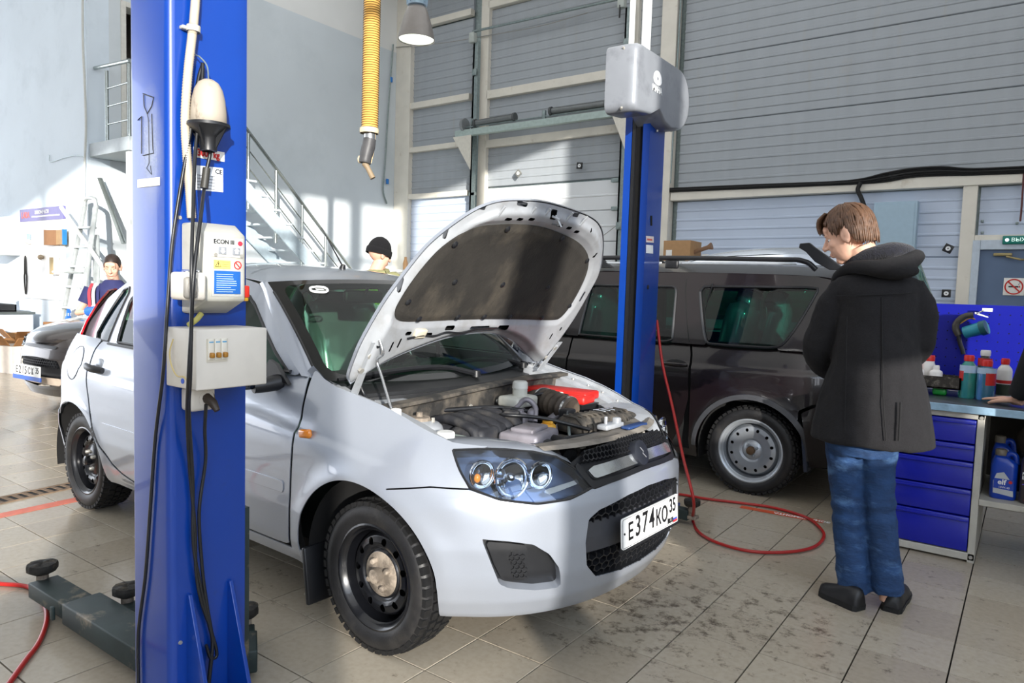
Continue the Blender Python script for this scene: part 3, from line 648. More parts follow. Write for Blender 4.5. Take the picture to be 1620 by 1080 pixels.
# side repeaters
for sgn in (1, -1):
    q = B.pos(np.array([1.547*sgn]), np.array([.752]))[0]; MB().rbox(q+V3((0, -.006*sgn, 0)), (.068, .022, .034), .010, k=3, rot=roty(-.12)).build('side_repeater', M_AMBER, wg[0] if sgn > 0 else wg[1])
# doors, sill, quarter
fd = [(1.700, .965), (1.648, .88), (1.611, .80), (1.615, .72), (1.619, .66), (1.635, .46), (1.670, .290), (1.75, .286), (2.64, .286), (2.64, .960), (1.75, .955)]
rd = [(2.65, .960), (2.65, .286), (3.0, .290), (3.10, .31), (3.20, .345), (3.30, .42), (3.37, .51), (3.42, .62), (3.462, .76), (3.49, .92), (3.475, .968)]
dfs = both('front_door', M_SILVER, B.panel(fd, ds=.02)); drs = both('rear_door', M_SILVER, B.panel(rd, ds=.016))
both('sill', M_SILVER, B.panel([(1.56, .225), (3.32, .225), (3.32, .282), (1.665, .282), (1.56, .30)], [arch(RA, RRr)], ds=.03))
qp = [(2.9, .235), (3.0, .284), (3.11, .304), (3.21, .340), (3.31, .416), (3.38, .51), (3.43, .62), (3.472, .76), (3.50, .92), (3.487, .975), (3.70, .985), (3.86, .985), (3.99, .985), (4.05, .9), (4.05, .56), (3.9, .56), (3.9, .235)]
qs = both('rear_quarter', M_SILVER, B.panel(qp, [arch(RA, RRr)], ds=.016))
rb = [(3.87, .30), (3.9, .24), (B.L, .24), (B.L, .555), (4.02, .555), (3.93, .545), (3.87, .54)]
both('rear_bumper', M_SILVER, B.panel(rb, [arch(RA, RRr)], d=.008, ds=.02))
both('tailgate_lower', M_SILVER, B.panel([(4.06, .565), (B.L+.01, .565), (B.L+.01, .985), (4.06, .985)], ds=.02))
for a, sgn in ((dfs[0], 1), (dfs[1], -1)):
    mk = lambda mb: mb if sgn > 0 else mirror_y(mb)
    mk(B.panel([(1.665, .502), (2.63, .502), (2.63, .556), (1.665, .553)], d=.004, ds=.03)).build('rub_strip', M_SILVER, a, solid=.007, bevel=.002)
for a, sgn in ((drs[0], 1), (drs[1], -1)):
    mk = lambda mb: mb if sgn > 0 else mirror_y(mb)
    mk(B.panel([(2.66, .502), (3.31, .502), (3.30, .556), (2.66, .556)], d=.004, ds=.03)).build('rub_strip', M_SILVER, a, solid=.007, bevel=.002)
    q = B.pos(np.array([3.375*sgn]), np.array([.832]))[0]
    MB().ball(q+V3((0, .012*sgn, 0)), (.05, .016, .05), 20, 10).build('handle_cup', mat('door_handle_cup', '#a9afb8', 0.35, metal=0.5), a)
    h_ = MB(); px = [(-.10, -.022), (-.05, -.036), (0, -.040), (.05, -.036), (.095, -.018)]; h_.tube([q+V3((x, y*sgn, -.006*x/.1)) for x, y in px], [.014, .017, .018, .017, .014], n=10, squash=(1, 1.1)); h_.build('door_handle', M_BLK, a)
q = B.pos(np.array([3.66]), np.array([.83]))
fp = B.panel([(3.66+.078*math.cos(t), .835+.088*math.sin(t)) for t in np.linspace(0, 2*PI, 28, endpoint=False)], d=.002); fl = fp.build('fuel_flap', M_SILVER, qs[0], solid=.004)
fr_ = np.array([(3.66+.081*math.cos(t), .835+.091*math.sin(t)) for t in np.linspace(0, 2*PI, 41)]); MB().tube(B.pos(fr_[:, 0], fr_[:, 1], .0), .0022, n=5).build('flap_gap', M_GAP, fl)
# glasshouse sides
ZR = ([-2.75, -2.5, -2.35, -2.2, -1.7, -1.2, -1.02, -.5], [.96, 1.19, 1.290, 1.325, 1.35, 1.337, 1.315, .945])
def gh(X, z):
    zr = np.maximum(np.interp(X, *ZR), 1.30); t = np.clip((z-.945)/(zr-.945), -.1, 1.05); tt = np.sign(t)*np.abs(t)**1.12
    yb = np.interp(X, [-2.8, -2.3, -1.5, -.7, -.45], [.66, .745, .752, .745, .715])
    return np.stack([X, -(yb-(yb-.567)*tt), z], -1)
SIDE = [(-.50, .945), (-1.03, 1.305), (-1.2, 1.335), (-1.7, 1.35), (-2.2, 1.325), (-2.34, 1.295), (-2.5, 1.19), (-2.66, 1.03), (-2.68, .965), (-1.7, .945)]
W1 = [(-.58, .955), (-1.05, 1.245), (-1.2, 1.285), (-1.46, 1.295), (-1.47, .965)]
W2 = [(-1.55, .965), (-1.54, 1.297), (-2.0, 1.283), (-2.11, 1.265), (-2.165, 1.19), (-2.09, .97)]
W3 = [(-2.385, .97), (-2.415, 1.0), (-2.33, 1.245), (-2.27, 1.262), (-2.235, 1.23), (-2.20, .965)]
def ghp(poly, holes=(), d=0.0, ds=.016):
    A = np.array(poly, float); lo = A.min(0)-.02; hi = A.max(0)+.02
    def f(P):
        D = sd_poly(P, A)
        for h in holes: D = np.maximum(D, -sd_poly(P, np.array(h)))
        return D
    return cut_panel(MB(), np.arange(lo[0], hi[0]+ds, ds), np.arange(lo[1], hi[1]+ds, ds), f, lambda x, z: gh(x, z)+V3((0, -d, 0)))
sp = both('side_frame', M_SILVER, ghp(SIDE, [W1, W2, W3]), thick=.006)
for w_, par in ((W1, dfs), (W2, drs), (W3, qs)):
    A = np.array(w_); gl = ghp(w_, d=-.006)
    for k, sg in ((0, 1), (1, -1)):
        (gl if sg > 0 else mirror_y(gl)).build('side_window', M_GLASSC, par[k])
        R_ = resample(np.vstack([A, A[:1]]), 80); L_ = gh(R_[:, 0], R_[:, 1])*V3((1, sg, 1)); MB().tube(L_, .0075, n=6).build('window_seal', M_BLK, par[k])
bl = np.array([(x, .957) for x in np.linspace(-2.18, -.56, 40)]); L_ = gh(bl[:, 0], bl[:, 1])
for sg in (1, -1): MB().tube((L_+V3((0, -.004, 0)))*V3((1, sg, 1)), .011, n=6, squash=(1, .7)).build('waist_seal', M_BLK, dfs[0 if sg > 0 else 1])
# windscreen, roof, tailgate glass: stations (edge x,y,z, centre x,z)
ST = {'base': ((-.455, .672, .928), (-.30, .905)), 'head': ((-.975, .567, 1.315), (-.82, 1.342)), 'r1': ((-1.2, .567, 1.337), (-1.12, 1.395)), 'r2': ((-1.7, .567, 1.352), (-1.7, 1.425)), 'r3': ((-2.2, .562, 1.327), (-2.3, 1.40)), 'r4': ((-2.36, .557, 1.290), (-2.66, 1.335)), 'rb': ((-2.72, .62, .985), (-2.98, .975))}
def xsec(E, Cc, q): 
    q = np.asarray(q); a = np.abs(q); return np.stack([Cc[0]+(E[0]-Cc[0])*a**2, q*E[1], Cc[1]+(E[2]-Cc[1])*a**2.3], -1)
def ws(q, t):
    "windscreen sheet: q across (-1..1), t up"
    q = np.asarray(q, float); t = np.asarray(t, float); b = 0.018*4*t*(1-t); E0, C0 = ST['base']; E1, C1 = ST['head']
    P = xsec(E0, C0, q)*(1-t)[..., None]+xsec(E1, C1, q)*t[..., None]; P[..., 0] += b*.6; P[..., 2] += b*.8; return P
def sheet(f, sdf, us, vs): return cut_panel(MB(), us, vs, sdf, f)
WIN = rrect(1.86, .90, .10, cy=.50)
full = lambda P: np.maximum(np.abs(P[..., 0])-1.0, np.abs(P[..., 1]-.5)-.5)
us, vs = np.linspace(-1.02, 1.02, 90), np.linspace(-.02, 1.02, 50)
wsc = sheet(ws, lambda P: np.maximum(full(P), -sd_poly(P, np.array(WIN))), us, vs).build('windscreen_border', mat('black_glass_border', '#0e1011', 0.12, coat=0.6), car)
wg_ = sheet(ws, lambda P: sd_poly(P, np.array(WIN)), us, vs).build('windscreen', M_GLASSC, wsc)
names = ['head', 'r1', 'r2', 'r3', 'r4']; E = smooth_path([ST[n][0] for n in names], 8); Cn = smooth_path([(ST[n][1][0], 0, ST[n][1][1]) for n in names], 8)
qq = np.linspace(-1, 1, 41); roof = MB().grid(np.array([xsec(e, (c[0], c[2]), qq) for e, c in zip(E, Cn)])).build('roof', M_SILVER, car, solid=.006)
tg = MB(); G = np.array([xsec(V3(ST['r4'][0])*(1-t)+V3(ST['rb'][0])*t, np.array(ST['r4'][1])*(1-t)+np.array(ST['rb'][1])*t, qq) for t in np.linspace(0.04, 1, 14)]); tg.grid(G).build('rear_window', M_GLASSC, car)
# screen pillars
n_ = 24; tt = np.linspace(0, 1, n_); Ew = V3(ST['base'][0])*(1-tt)[:, None]+V3(ST['head'][0])*tt[:, None]; Ew += np.stack([.011*4*tt*(1-tt)*.6, 0*tt, .018*4*tt*(1-tt)*.8], 1)
Fx = np.linspace(-.50, -1.03, n_); Fz = .945+(Fx+.50)/(-.53)*.36
for sg, k in ((1, 0), (-1, 1)):
    A_ = gh(Fx, Fz); A_[:, 2] = Fz; Bv = Ew*V3((1, -1, 1)); g = strip_loft(A_, Bv, 5, .012, (.5, -.6, .4))*V3((1, sg, 1)); MB().grid(g).build('screen_pillar', M_SILVER, sp[k])
    Lq = smooth_path(Bv[::4]*V3((1, sg, 1)), 4); MB().tube(Lq, .006, n=6).build('screen_seal', M_BLK, sp[k])
# corner between wing top, pillar foot and cowl
for sg in (1, -1):
    P = B.pos(np.array([1.52, 1.60, 1.66, 1.70]), np.array([.927, .945, .965, .985])); Q = np.array([(-.33, -.66, .918), (-.40, -.668, .924), (-.455, -.672, .928), (-.50, -.70, .955)]); MB().grid(np.stack([P, (P+Q)/2+V3((0, 0, .004)), Q])*V3((1, sg, 1))).build('cowl_corner', M_SILVER, wg[0 if sg > 0 else 1])
# tail lamps climbing the rear pillars
def tailp(u, v):
    "u 0..1 across, v up"
    x0 = np.interp(v, [.84, .95, 1.05, 1.16, 1.25], [-2.55, -2.62, -2.60, -2.545, -2.47]); y0 = np.interp(v, [.84, .95, 1.05, 1.16, 1.25], [.775, .725, .690, .648, .607])
    x1 = x0-.15; y1 = y0-.10; return np.stack([x0*(1-u)+x1*u, -(y0*(1-u)+y1*u)-.02*4*u*(1-u)-.006, v], -1)
tl = cut_panel(MB(), np.linspace(-.05, 1.05, 16), np.linspace(.83, 1.26, 34), lambda P: sd_poly(P, np.array([(.25, .84), (1, .86), (1, 1.25), (.3, 1.24), (.12, 1.1), (0, .98), (.05, .9)])), tailp)
both('tail_lamp', M_GLASSR, tl, thick=.01)
# dark inner shell, floor pan and wheel housings
inner = MB(); sz = np.linspace(.05, 3.9, 120); 
for sg in (1, -1): inner.grid(np.stack([B.pos(sz[51:]*sg, 0*sz[51:]+z, -.035) for z in (.60, .70, .80, .9)]))
for sg in (1, -1): inner.grid(np.stack([B.pos(np.linspace(1.62, 3.25, 30)*sg, 0*np.linspace(0, 1, 30)+z, -.035) for z in (.24, .35, .5, .62)]))
inner.span((-2.95, -.66, .22), (-.50, .66, .26)); inner.span((-2.95, -.66, .26), (-2.0, .66, .52))
inner.build('inner_shell', M_DARK, car)
for sx in (0.0, -2.44):
    for sg in (-1, 1):
        t_ = np.linspace(-.25, PI+.25, 26); ring = lambda y, r: np.stack([sx+r*np.cos(t_), sg*np.minimum(y, np.interp(sx+r*np.cos(t_), [-.2, 0, .1, .2, .3, .4], [.79, .78, .75, .71, .64, .58]) if sx > -1 else y)+0*t_, .285+r*np.sin(t_)], 1)
        q = MB(); q.grid(np.stack([ring(.79, .350), ring(.70, .352), ring(.56, .345), ring(.50, .30), ring(.49, .05)])); q.build('wheel_housing', M_DARK, car)
mf = MB().rbox((-.33, -.755, .20), (.02, .13, .22), .006, rot=roty(-.15)); mf.build('mud_flap', M_BLK, car); mirror_y(mf).build('mud_flap', M_BLK, car)
# wheels
for sx, hubm, capm in ((0.0, M_DUST, M_DUST), (-2.44, M_RIMB, M_RIMB)):
    for sg in (-1, 1):
        wheel(car, (sx, sg*.695, .275), .275, .175, sg, M_RIMB, hubm, M_BOLT if sx < -1 else M_DUST, capm, holes=11, hub_r=.082, rr=.186, label='studded tyre on a black steel rim with a dust covered hub' if sx > -1 else 'studded tyre on a clean black steel rim')
# cabin
cb_ = MB(); cb_.rbox((-.62, 0, .83), (.46, 1.30, .16), .05); cb_.rbox((-.80, .34, .89), (.16, .34, .08), .03); cb_.build('dashboard', M_TRIM, car)
th = np.linspace(0, 2*PI, 33); sw = MB(); cw = V3((-.98, .36, .88)); e1, e2 = V3((0, 1, 0)), V3((.42, 0, .9)); sw.tube([cw+(e1*math.cos(t)+e2*math.sin(t))*.185 for t in th], .014, n=8); sw.tube([cw-e1*.18, cw+e1*.18], .016); sw.ball(cw, .05); sw.build('steering_wheel', M_BLK, car)
for sg in (-1, 1):
    s_ = MB(); s_.rbox((-1.28, sg*.36, .50), (.50, .46, .18), .06); s_.rbox((-1.56, sg*.36, .80), (.14, .44, .60), .06, rot=roty(-.22)); s_.rbox((-1.66, sg*.36, 1.15), (.09, .24, .18), .04, rot=roty(-.15)); st = s_.build('front_seat', M_SEAT, car)
    f_ = MB(); f_.rbox((-1.555, sg*.36, .86), (.20, .50, .74), .08, rot=roty(-.2)); f_.rbox((-1.63, sg*.36, 1.16), (.15, .32, .22), .07, rot=roty(-.15)); f_.rbox((-1.26, sg*.36, .56), (.50, .50, .10), .05); f_.build('seat_cover_film', M_FILM, st)
rs = MB(); rs.rbox((-2.15, 0, .52), (.5, 1.2, .2), .06); rs.rbox((-2.42, 0, .82), (.14, 1.2, .5), .06, rot=roty(-.2)); rs.build('rear_bench', M_SEAT, car)
mr = MB().rbox((-.985, .0, 1.255), (.03, .22, .065), .014, rot=rotz(-.2)); mrr = mr.build('rear_view_mirror', M_BLK, car); MB().tube([(-.95, 0, 1.30), (-.98, 0, 1.26)], .008).build('mirror_stalk', M_BLK, mrr)
stq = [(-.70, .905), (-.745, .895), (-.755, .86), (-.72, .845), (-.66, .84), (-.63, .865), (-.645, .895)]
sk = np.array(stq); o_ = ws(sk[:, 0], sk[:, 1])+V3((.004, 0, .004)); MB().tube(smooth_path(np.vstack([o_, o_[:1]]), 3), .0055, n=6).build('windscreen_sticker', mat('white_sticker', '#f1f3f4', 0.5), wg_)
sq = ws(np.array([-.715, -.66, -.655, -.71]), np.array([.882, .878, .862, .866]))+V3((.004, 0, .004)); MB().add(sq, [(0, 1, 2, 3)]).build('windscreen_sticker', mat('white_sticker', '#f1f3f4'), wg_, solid=.001)
# door mirrors
for sg in (-1, 1):
    m_ = MB(); m_.prism([(-.53, .91), (-.72, .935), (-.66, 1.0), (-.615, .985)], (0, sg*.745, 0), (1, 0, 0), (0, 0, 1), (0, sg*.018, 0)); m_.tube([(-.60, sg*.75, .915), (-.61, sg*.81, .905), (-.62, sg*.86, .90)], [.034, .030, .026], n=10); mm = m_.build('mirror_arm', M_BLK, car)
    h = MB(); h.ball((-.635, sg*.93, .965), (.055, .105, .08), 20, 12); h.rbox((-.655, sg*.93, .905), (.09, .20, .03), .012); h.build('mirror_housing', mat('dark_mirror_shell', '#1c2433', 0.15, coat=0.8), mm)
an = MB().cyl((-1.16, 0, 1.39), (-1.15, 0, 1.418), .020, .012); ao = an.build('aerial_base', M_BLK, car); MB().tube([(-1.155, 0, 1.41), (-1.34, 0, 1.62)], [.0045, .0025], n=6).build('aerial_rod', M_BLK, ao)
# ---- head lamps
hlc = np.array(HL)
for sg in (1, -1):
    mk = (lambda mb: mb) if sg > 0 else mirror_y
    hou = mk(B.panel([(a, b) for a, b in HL], d=-.05, gap=-.004)).build('head_lamp', M_LAMPB, car)
    A = resample(np.vstack([hlc, hlc[:1]]), 100); mk(MB().grid(np.stack([B.pos(A[:, 0], A[:, 1], d) for d in (.001, -.03, -.055)]))).build('lamp_rim', M_BLK, hou)
    mk(MB().tube(B.pos(A[:, 0], A[:, 1], .0), .0045, n=6)).build('lamp_seal', M_BLK, hou)
    def bowl(s, z, r, d, m, name, dirx=(1.0, -.30, .05), deep=.6):
        c = B.pos(np.array([s]), np.array([z]), d)[0]; prof = [(r*math.sin(t), -r*deep*math.cos(t)) for t in np.linspace(0.02, PI/2, 10)]
        prof += [(r*1.06, .002), (r*1.06, -.006)]
        mk(MB().lathe(prof, c, dirx, n=28)).build(name, m, hou, fix=False)
        return c
    c1 = bowl(.645, .686, .066, -.008, M_REFL, 'main_reflector'); bowl(.535, .690, .046, -.010, M_REFL, 'side_reflector'); bowl(.752, .698, .046, -.010, M_REFL, 'turn_reflector')
    mk(MB().ball(c1+V3((-.012, .004, 0)), (.02, .016, .016))).build('bulb', M_REFL, hou)
    mk(MB().ball(B.pos(np.array([.77]), np.array([.69]), -.02)[0], (.012, .012, .016))).build('turn_bulb', M_AMBER, hou)
    mk(B.panel([(.36, .655), (.52, .628), (.53, .650), (.38, .672)], d=-.02)).build('park_strip', M_REFL, hou, solid=.006)
    mk(B.panel([(a, b) for a, b in HL], d=.001, gap=.001, ds=.02, dz=.016)).build('lamp_lens', M_GLASSW, hou)
# ---- number plate
M_PLW = mat('white_plate', '#f4f5f4', 0.4, var=0.02); M_PLK = mat('plate_black', '#101012', 0.5)
pc = V3((.694, -.006, .457)); pu = V3((0, 1, 0)); pn = V3((1, 0, .06)); pn /= np.linalg.norm(pn); pv = np.cross(pn, pu)
PW, PH = .455, .112
pl = MB().prism(rrect(PW, PH, .010), pc, pu, pv, pn*.006).build('number_plate', M_PLW, car)
fr = np.array(rrect(PW-.008, PH-.008, .008)+[rrect(PW-.008, PH-.008, .008)[0]]); MB().tube(pc+np.outer(fr[:, 0], pu)+np.outer(fr[:, 1], pv)+pn*.006, .0012, n=4).build('plate_border', M_PLK, pl)
MB().prism(rrect(PW+.03, .018, .004), pc-pv*(PH/2+.004), pu, pv, pn*.004).build('plate_holder', M_BLK, pl)
t_ = lambda b, x, y, s, sx=1.0, bold=.0015, m=M_PLK: text('plate_lettering', b, m, pl, pc+pu*x+pv*y+pn*.0066, pu, pv, s, bold=bold, sx=sx)
for ch, x, s in (('Е', -.165, .085), ('3', -.110, .108), ('7', -.055, .108), ('4', .0, .108), ('К', .055, .085), ('О', .107, .085)): t_(ch, x, -.004 if s < .1 else .004, s, .82)
t_('35', .178, .018, .076, .78); t_('RUS', .160, -.038, .026)
for k, cc in enumerate(('#f0f0f0', '#2b4fb0', '#cf2b2b')): MB().prism([(-.018, -.004), (.018, -.004), (.018, .004), (-.018, .004)], pc+pu*.200+pv*(-.030-.008*k)+pn*.006, pu, pv, pn*.001).build('plate_flag', mat('flag_'+str(k), cc, 0.5), pl)
MB().prism([(-.001, -PH/2+.006), (.001, -PH/2+.006), (.001, PH/2-.006), (-.001, PH/2-.006)], pc+pu*.135+pn*.006, pu, pv, pn*.001).build('plate_rule', M_PLK, pl)
MB().cyl(pc-pu*.212+pn*.006, pc-pu*.212+pn*.009, .004, n=10).build('plate_screw', M_PLK, pl)
# ---- raised bonnet
HA = math.radians(58); HX, HZ = -.29, .935
dl = V3((math.cos(HA), 0, math.sin(HA))); dn = V3((-math.sin(HA), 0, math.cos(HA)))
LEFT = [(.0, -.655), (.041, -.685), (.13, -.696), (.216, -.697), (.37, -.675), (.487, -.639), (.612, -.589), (.722, -.52), (.817, -.455), (.865, -.386), (.889, -.282), (.900, -.163), (.897, -.027), (.885, .126), (.866, .264), (.834, .371), (.783, .47), (.70, .575), (.60, .653), (.482, .668), (.304, .668), (.132, .636), (.007, .584)]
REAR = [(.012, .545), (.073, .425), (.149, .279), (.195, .12), (.207, .0), (.202, -.12), (.176, -.271), (.105, -.49), (.03, -.62)]
HP = np.vstack([smooth_path(LEFT, 4), smooth_path(REAR, 4)])
def hood_h(l, y): return .02*(1-(np.minimum(np.abs(y), .7)/.70)**2)-.05*np.clip((l-.60)/.235, 0, 1.25)**2
def hood(l, y, d=0.0):
    l = np.asarray(l, float); y = np.asarray(y, float); h = hood_h(l, y)+d; return V3((HX, 0, HZ))+l[..., None]*dl+y[..., None]*V3((0, 1, 0))+h[..., None]*dn if l.ndim else V3((HX, 0, HZ))+l*dl+y*V3((0, 1, 0))+h*dn
hu, hv = np.linspace(-.03, .92, 70), np.linspace(-.72, .71, 104)
bon = cut_panel(MB(), hu, hv, lambda P: sd_poly(P, HP), lambda l, y: hood(l, y)).build('bonnet', M_SILVER, car, solid=.004)
slots = [(.874, -.266, .018, .06), (.868, .116, .018, .045), (.857, -.053, .04, .045), (.804, -.304, .016, .04), (.812, -.24, .016, .036), (.821, -.174, .016, .036), (.812, .036, .016, .036), (.807, .111, .016, .036), (.794, .187, .016, .036), (.825, -.442, .022, .024)]
slots += [(.697, -.53, .06, .014), (.461, -.634, .06, .013), (.259, -.509, .018, .032), (.247, -.388, .016, .04), (.273, -.276, .022, .055), (.268, -.08, .016, .13), (.26, .086, .032, .075), (.681, .473, .035, .012), (.811, .288, .02, .014), (.448, .570, .06, .013), (.251, .546, .025, .012), (.20, -.57, .05, .009), (.215, -.535, .05, .009), (.205, .50, .04, .010)]
def slot_sdf(P):
    D = np.full(P.shape[:-1], 1.0)
    for l, y, a, b in slots: 
        q = np.stack([np.abs(P[..., 0]-l)-a/2+.006, np.abs(P[..., 1]-y)-b/2+.006], -1); D = np.minimum(D, np.hypot(np.maximum(q[..., 0], 0), np.maximum(q[..., 1], 0))+np.minimum(np.maximum(q[..., 0], q[..., 1]), 0)-.006)
    return D
INS = smooth_path([(.309, -.40), (.309, -.107), (.304, .2), (.30, .44), (.321, .506), (.415, .529), (.55, .516), (.635, .472), (.695, .389), (.744, .248), (.774, .065), (.787, -.088), (.782, -.212), (.768, -.32), (.747, -.416), (.699, -.485), (.616, -.554), (.507, -.604), (.40, -.628), (.345, -.622), (.315, -.565), (.309, -.40)], 4)[:-1]
def inner_d(l, y):
    P = np.stack([l, y], -1); e = -sd_poly(P, HP); q = sd_poly(P, INS)
    return -.010-.030*np.clip(e/.05, 0, 1)+.018*np.clip(1-np.abs(q-.012)/.02, 0, 1)*0-.012*np.clip((q-.0)/.03, 0, 1)*np.clip((e-.03)/.03, 0, 1)
hu2, hv2 = np.linspace(-.03, .92, 160), np.linspace(-.72, .71, 230)
cut_panel(MB(), hu2, hv2, lambda P: np.maximum(sd_poly(P, HP)+.006, -slot_sdf(P)), lambda l, y: hood(l, y, inner_d(l, y))).build('bonnet_frame', M_SILVIN, bon, angle=30)
cut_panel(MB(), hu, hv, lambda P: sd_poly(P, HP)+.035, lambda l, y: hood(l, y, -.012)).build('slot_shade_sheet', M_GAP, bon)  # black sheet added behind the frame so its slots look shaded
hm = MB(); E_ = np.array(HP); E_ = np.vstack([E_, E_[:1]]); hm.grid(np.stack([hood(E_[:, 0], E_[:, 1], d) for d in (0.0, -.008, -.014)])); hm.build('bonnet_hem', M_SILVER, bon)
M_PAD = mat('felt_insulation', '#2b2824', 0.95, var=0.25, scale=14, stain='#5e564a', stain_amt=0.6, stain_scale=3.0, stain_lo=0.5, bump=0.3, bscale=90, stretch=(1, 1, 0.6))
pad = cut_panel(MB(), np.linspace(.28, .81, 62), np.linspace(-.66, .56, 112), lambda P: sd_poly(P, INS), lambda l, y: hood(l, y, -.046-.012*np.clip(-sd_poly(np.stack([l, y], -1), INS)/.03, 0, 1))).build('insulation_pad', M_PAD, bon, solid=.01, off=1)
for l, y in ((.501, -.394), (.494, -.087), (.489, .243), (.331, -.496), (.332, -.27), (.329, -.097), (.327, .081), (.321, .33), (.761, -.27), (.749, .123), (.666, -.5), (.412, -.60), (.65, .428), (.394, .497)):
    MB().lathe([(.0005, .006), (.008, .005), (.014, 0)], hood(l, y, -.060), -dn, n=12).build('pad_clip', M_BLK, pad)
for k, y in enumerate((-.37, -.20, -.11, .05, .17)): MB().tube([hood(.835-.2*y*y, y, -.047), hood(.885-.2*y*y, y, -.036)], .005, n=6).build('pressed_rib', M_SILVIN, bon)
st = MB(); st.tube([hood(.85, -.06, -.045), hood(.855, -.055, -.075), hood(.83, -.04, -.085), hood(.815, -.02, -.05)], .005, n=8); st.tube([hood(.86, -.055, -.05), hood(.835, -.055, -.11)], .004, n=6); st.build('striker', M_SILVIN, bon)
ww = [hood(.24, -.51, -.06), hood(.255, -.44, -.065), hood(.245, -.36, -.062), hood(.262, -.30, -.065), hood(.252, -.20, -.062), hood(.268, -.10, -.06), hood(.268, .03, -.06)]
MB().tube(smooth_path(ww, 5), .0045, n=6).build('washer_hose', M_BLK, bon); MB().rbox(hood(.26, -.45, -.058), (.04, .06, .02), .006, rot=roty(-HA)).build('washer_joint', mat('cream_plastic', '#cfc6b0', 0.6), bon)
for l, y in ((.156, -.649), (.088, -.661), (.06, .585), (.12, .61)): MB().lathe([(.0005, .010), (.012, .010), (.013, 0)], hood(l, y, -.035), -dn, n=6).build('hinge_bolt', M_BOLT, bon)
MB().prism([(-.04, -.62), (-.04, -.66), (.22, -.67), (.22, -.645)], hood(0., 0., -.055), dl, (0, 1, 0), -dn*.004).build('hinge_plate', M_SILVIN, bon); MB().prism([(-.02, .56), (-.02, .60), (.16, .645), (.16, .61)], hood(0., 0., -.055), dl, (0, 1, 0), -dn*.004).build('hinge_plate', M_SILVIN, bon)
# prop rod and washer tube at the near hinge, gas strut at the far one
pr_ = MB().tube(smooth_path([hood(.237, -.648, -.05), hood(.20, -.64, -.085), (-.17, -.62, 1.03), (-.14, -.62, .97), (-.06, -.645, .87), (-.02, -.66, .845)], 5), .006, n=8).build('prop_rod', M_CHROME, car)
MB().rbox((-.015, -.66, .845), (.035, .03, .05), .008).build('prop_socket', mat('white_clip', '#e2e2de', 0.5), pr_)
MB().tube(smooth_path([hood(.21, -.64, -.05), (-.27, -.62, 1.02), (-.30, -.60, .95), (-.28, -.58, .875), (-.20, -.60, .855)], 6), .008, n=8).build('washer_tube', M_BLK, car)
MB().tube([hood(.14, .61, -.04), (-.33, .665, .94), (-.35, .64, .90)], [.010, .010, .008], n=8).build('hinge_arm', M_SILVIN, car)
# ---- engine bay
bay = MB(); bay.span((-.45, -.50, .30), (.38, .50, .34)); bay.span((.36, -.60, .34), (.42, .60, .66)); bay.build('engine_bay', M_DARK, car)
# cowl and firewall
M_COWL = mat('black_cowl_plastic', '#1d1e20', 0.5, var=0.2, scale=20)
cw = MB(); yy = np.linspace(-.69, .69, 40); xb = lambda y: -.30-.155*(np.abs(y)/.67)**2
rows = []
for dx, z in ((-.03, .905), (.0, .898), (.035, .885), (.075, .880), (.085, .868), (.10, .868), (.105, .80)): rows.append(np.stack([xb(yy)+dx, yy, z+0*yy-.015*(np.abs(yy)/.69)**4], 1))
cw.grid(np.array(rows)); cwo = cw.build('cowl', M_COWL, car, angle=25)
fw = MB(); fy = np.linspace(-.66, .68, 36); fx_ = np.interp(fy, [-.66, -.3, 0, .35, .68], [-.10, -.135, -.155, -.175, -.17]); fz = np.interp(fy, [-.66, -.3, 0, .35, .68], [.862, .868, .880, .890, .888])
fw.grid(np.array([np.stack([fx_-.05, fy, fz-.005], 1), np.stack([fx_-.03, fy, fz+.004], 1), np.stack([fx_+.015, fy, fz], 1), np.stack([fx_+.02, fy, fz-.012], 1), np.stack([fx_, fy, fz-.022], 1), np.stack([fx_-.005, fy, fz-.12], 1), np.stack([fx_-.01, fy, fz-.45], 1)])); fwo = fw.build('firewall_baffle', M_DUSTY, car, angle=25, solid=.006)
for y in (-.45, -.1, .1, .33): MB().lathe([(.0005, .005), (.008, .005), (.010, 0)], (np.interp(y, fy, fx_)+.004, y, .80), (1, 0, 0), n=10).build('baffle_stud', M_BOLT, fwo)
MB().span((-.36, -.52, .84), (-.15, -.40, .852)).span((-.34, -.16, .84), (-.22, -.05, .855)).build('cowl_brace', M_SILVIN, cwo)
# wipers
for y0, y1, x0 in ((.10, -.56, -.30), (.60, .02, -.40)):
    w = MB(); w.tube(smooth_path([(x0+.01, y0, .915), (x0-.045, (y0*.7+y1*.3), .955), (x0-.055, y1+.08, .950), (x0-.04, y1, .935)], 5), [.013]*3+[.011]*8+[.007]*5, n=6); w.tube([(x0-.03, y0-.10, .945), (x0-.065, (y0+y1)/2, .952), (x0-.10, y1-.06, .93)], .009, n=6); w.lathe([(.0005, .03), (.02, .028), (.022, 0)], (x0+.01, y0, .90), (0, 0, 1), n=12); w.build('wiper', M_BLK, car)
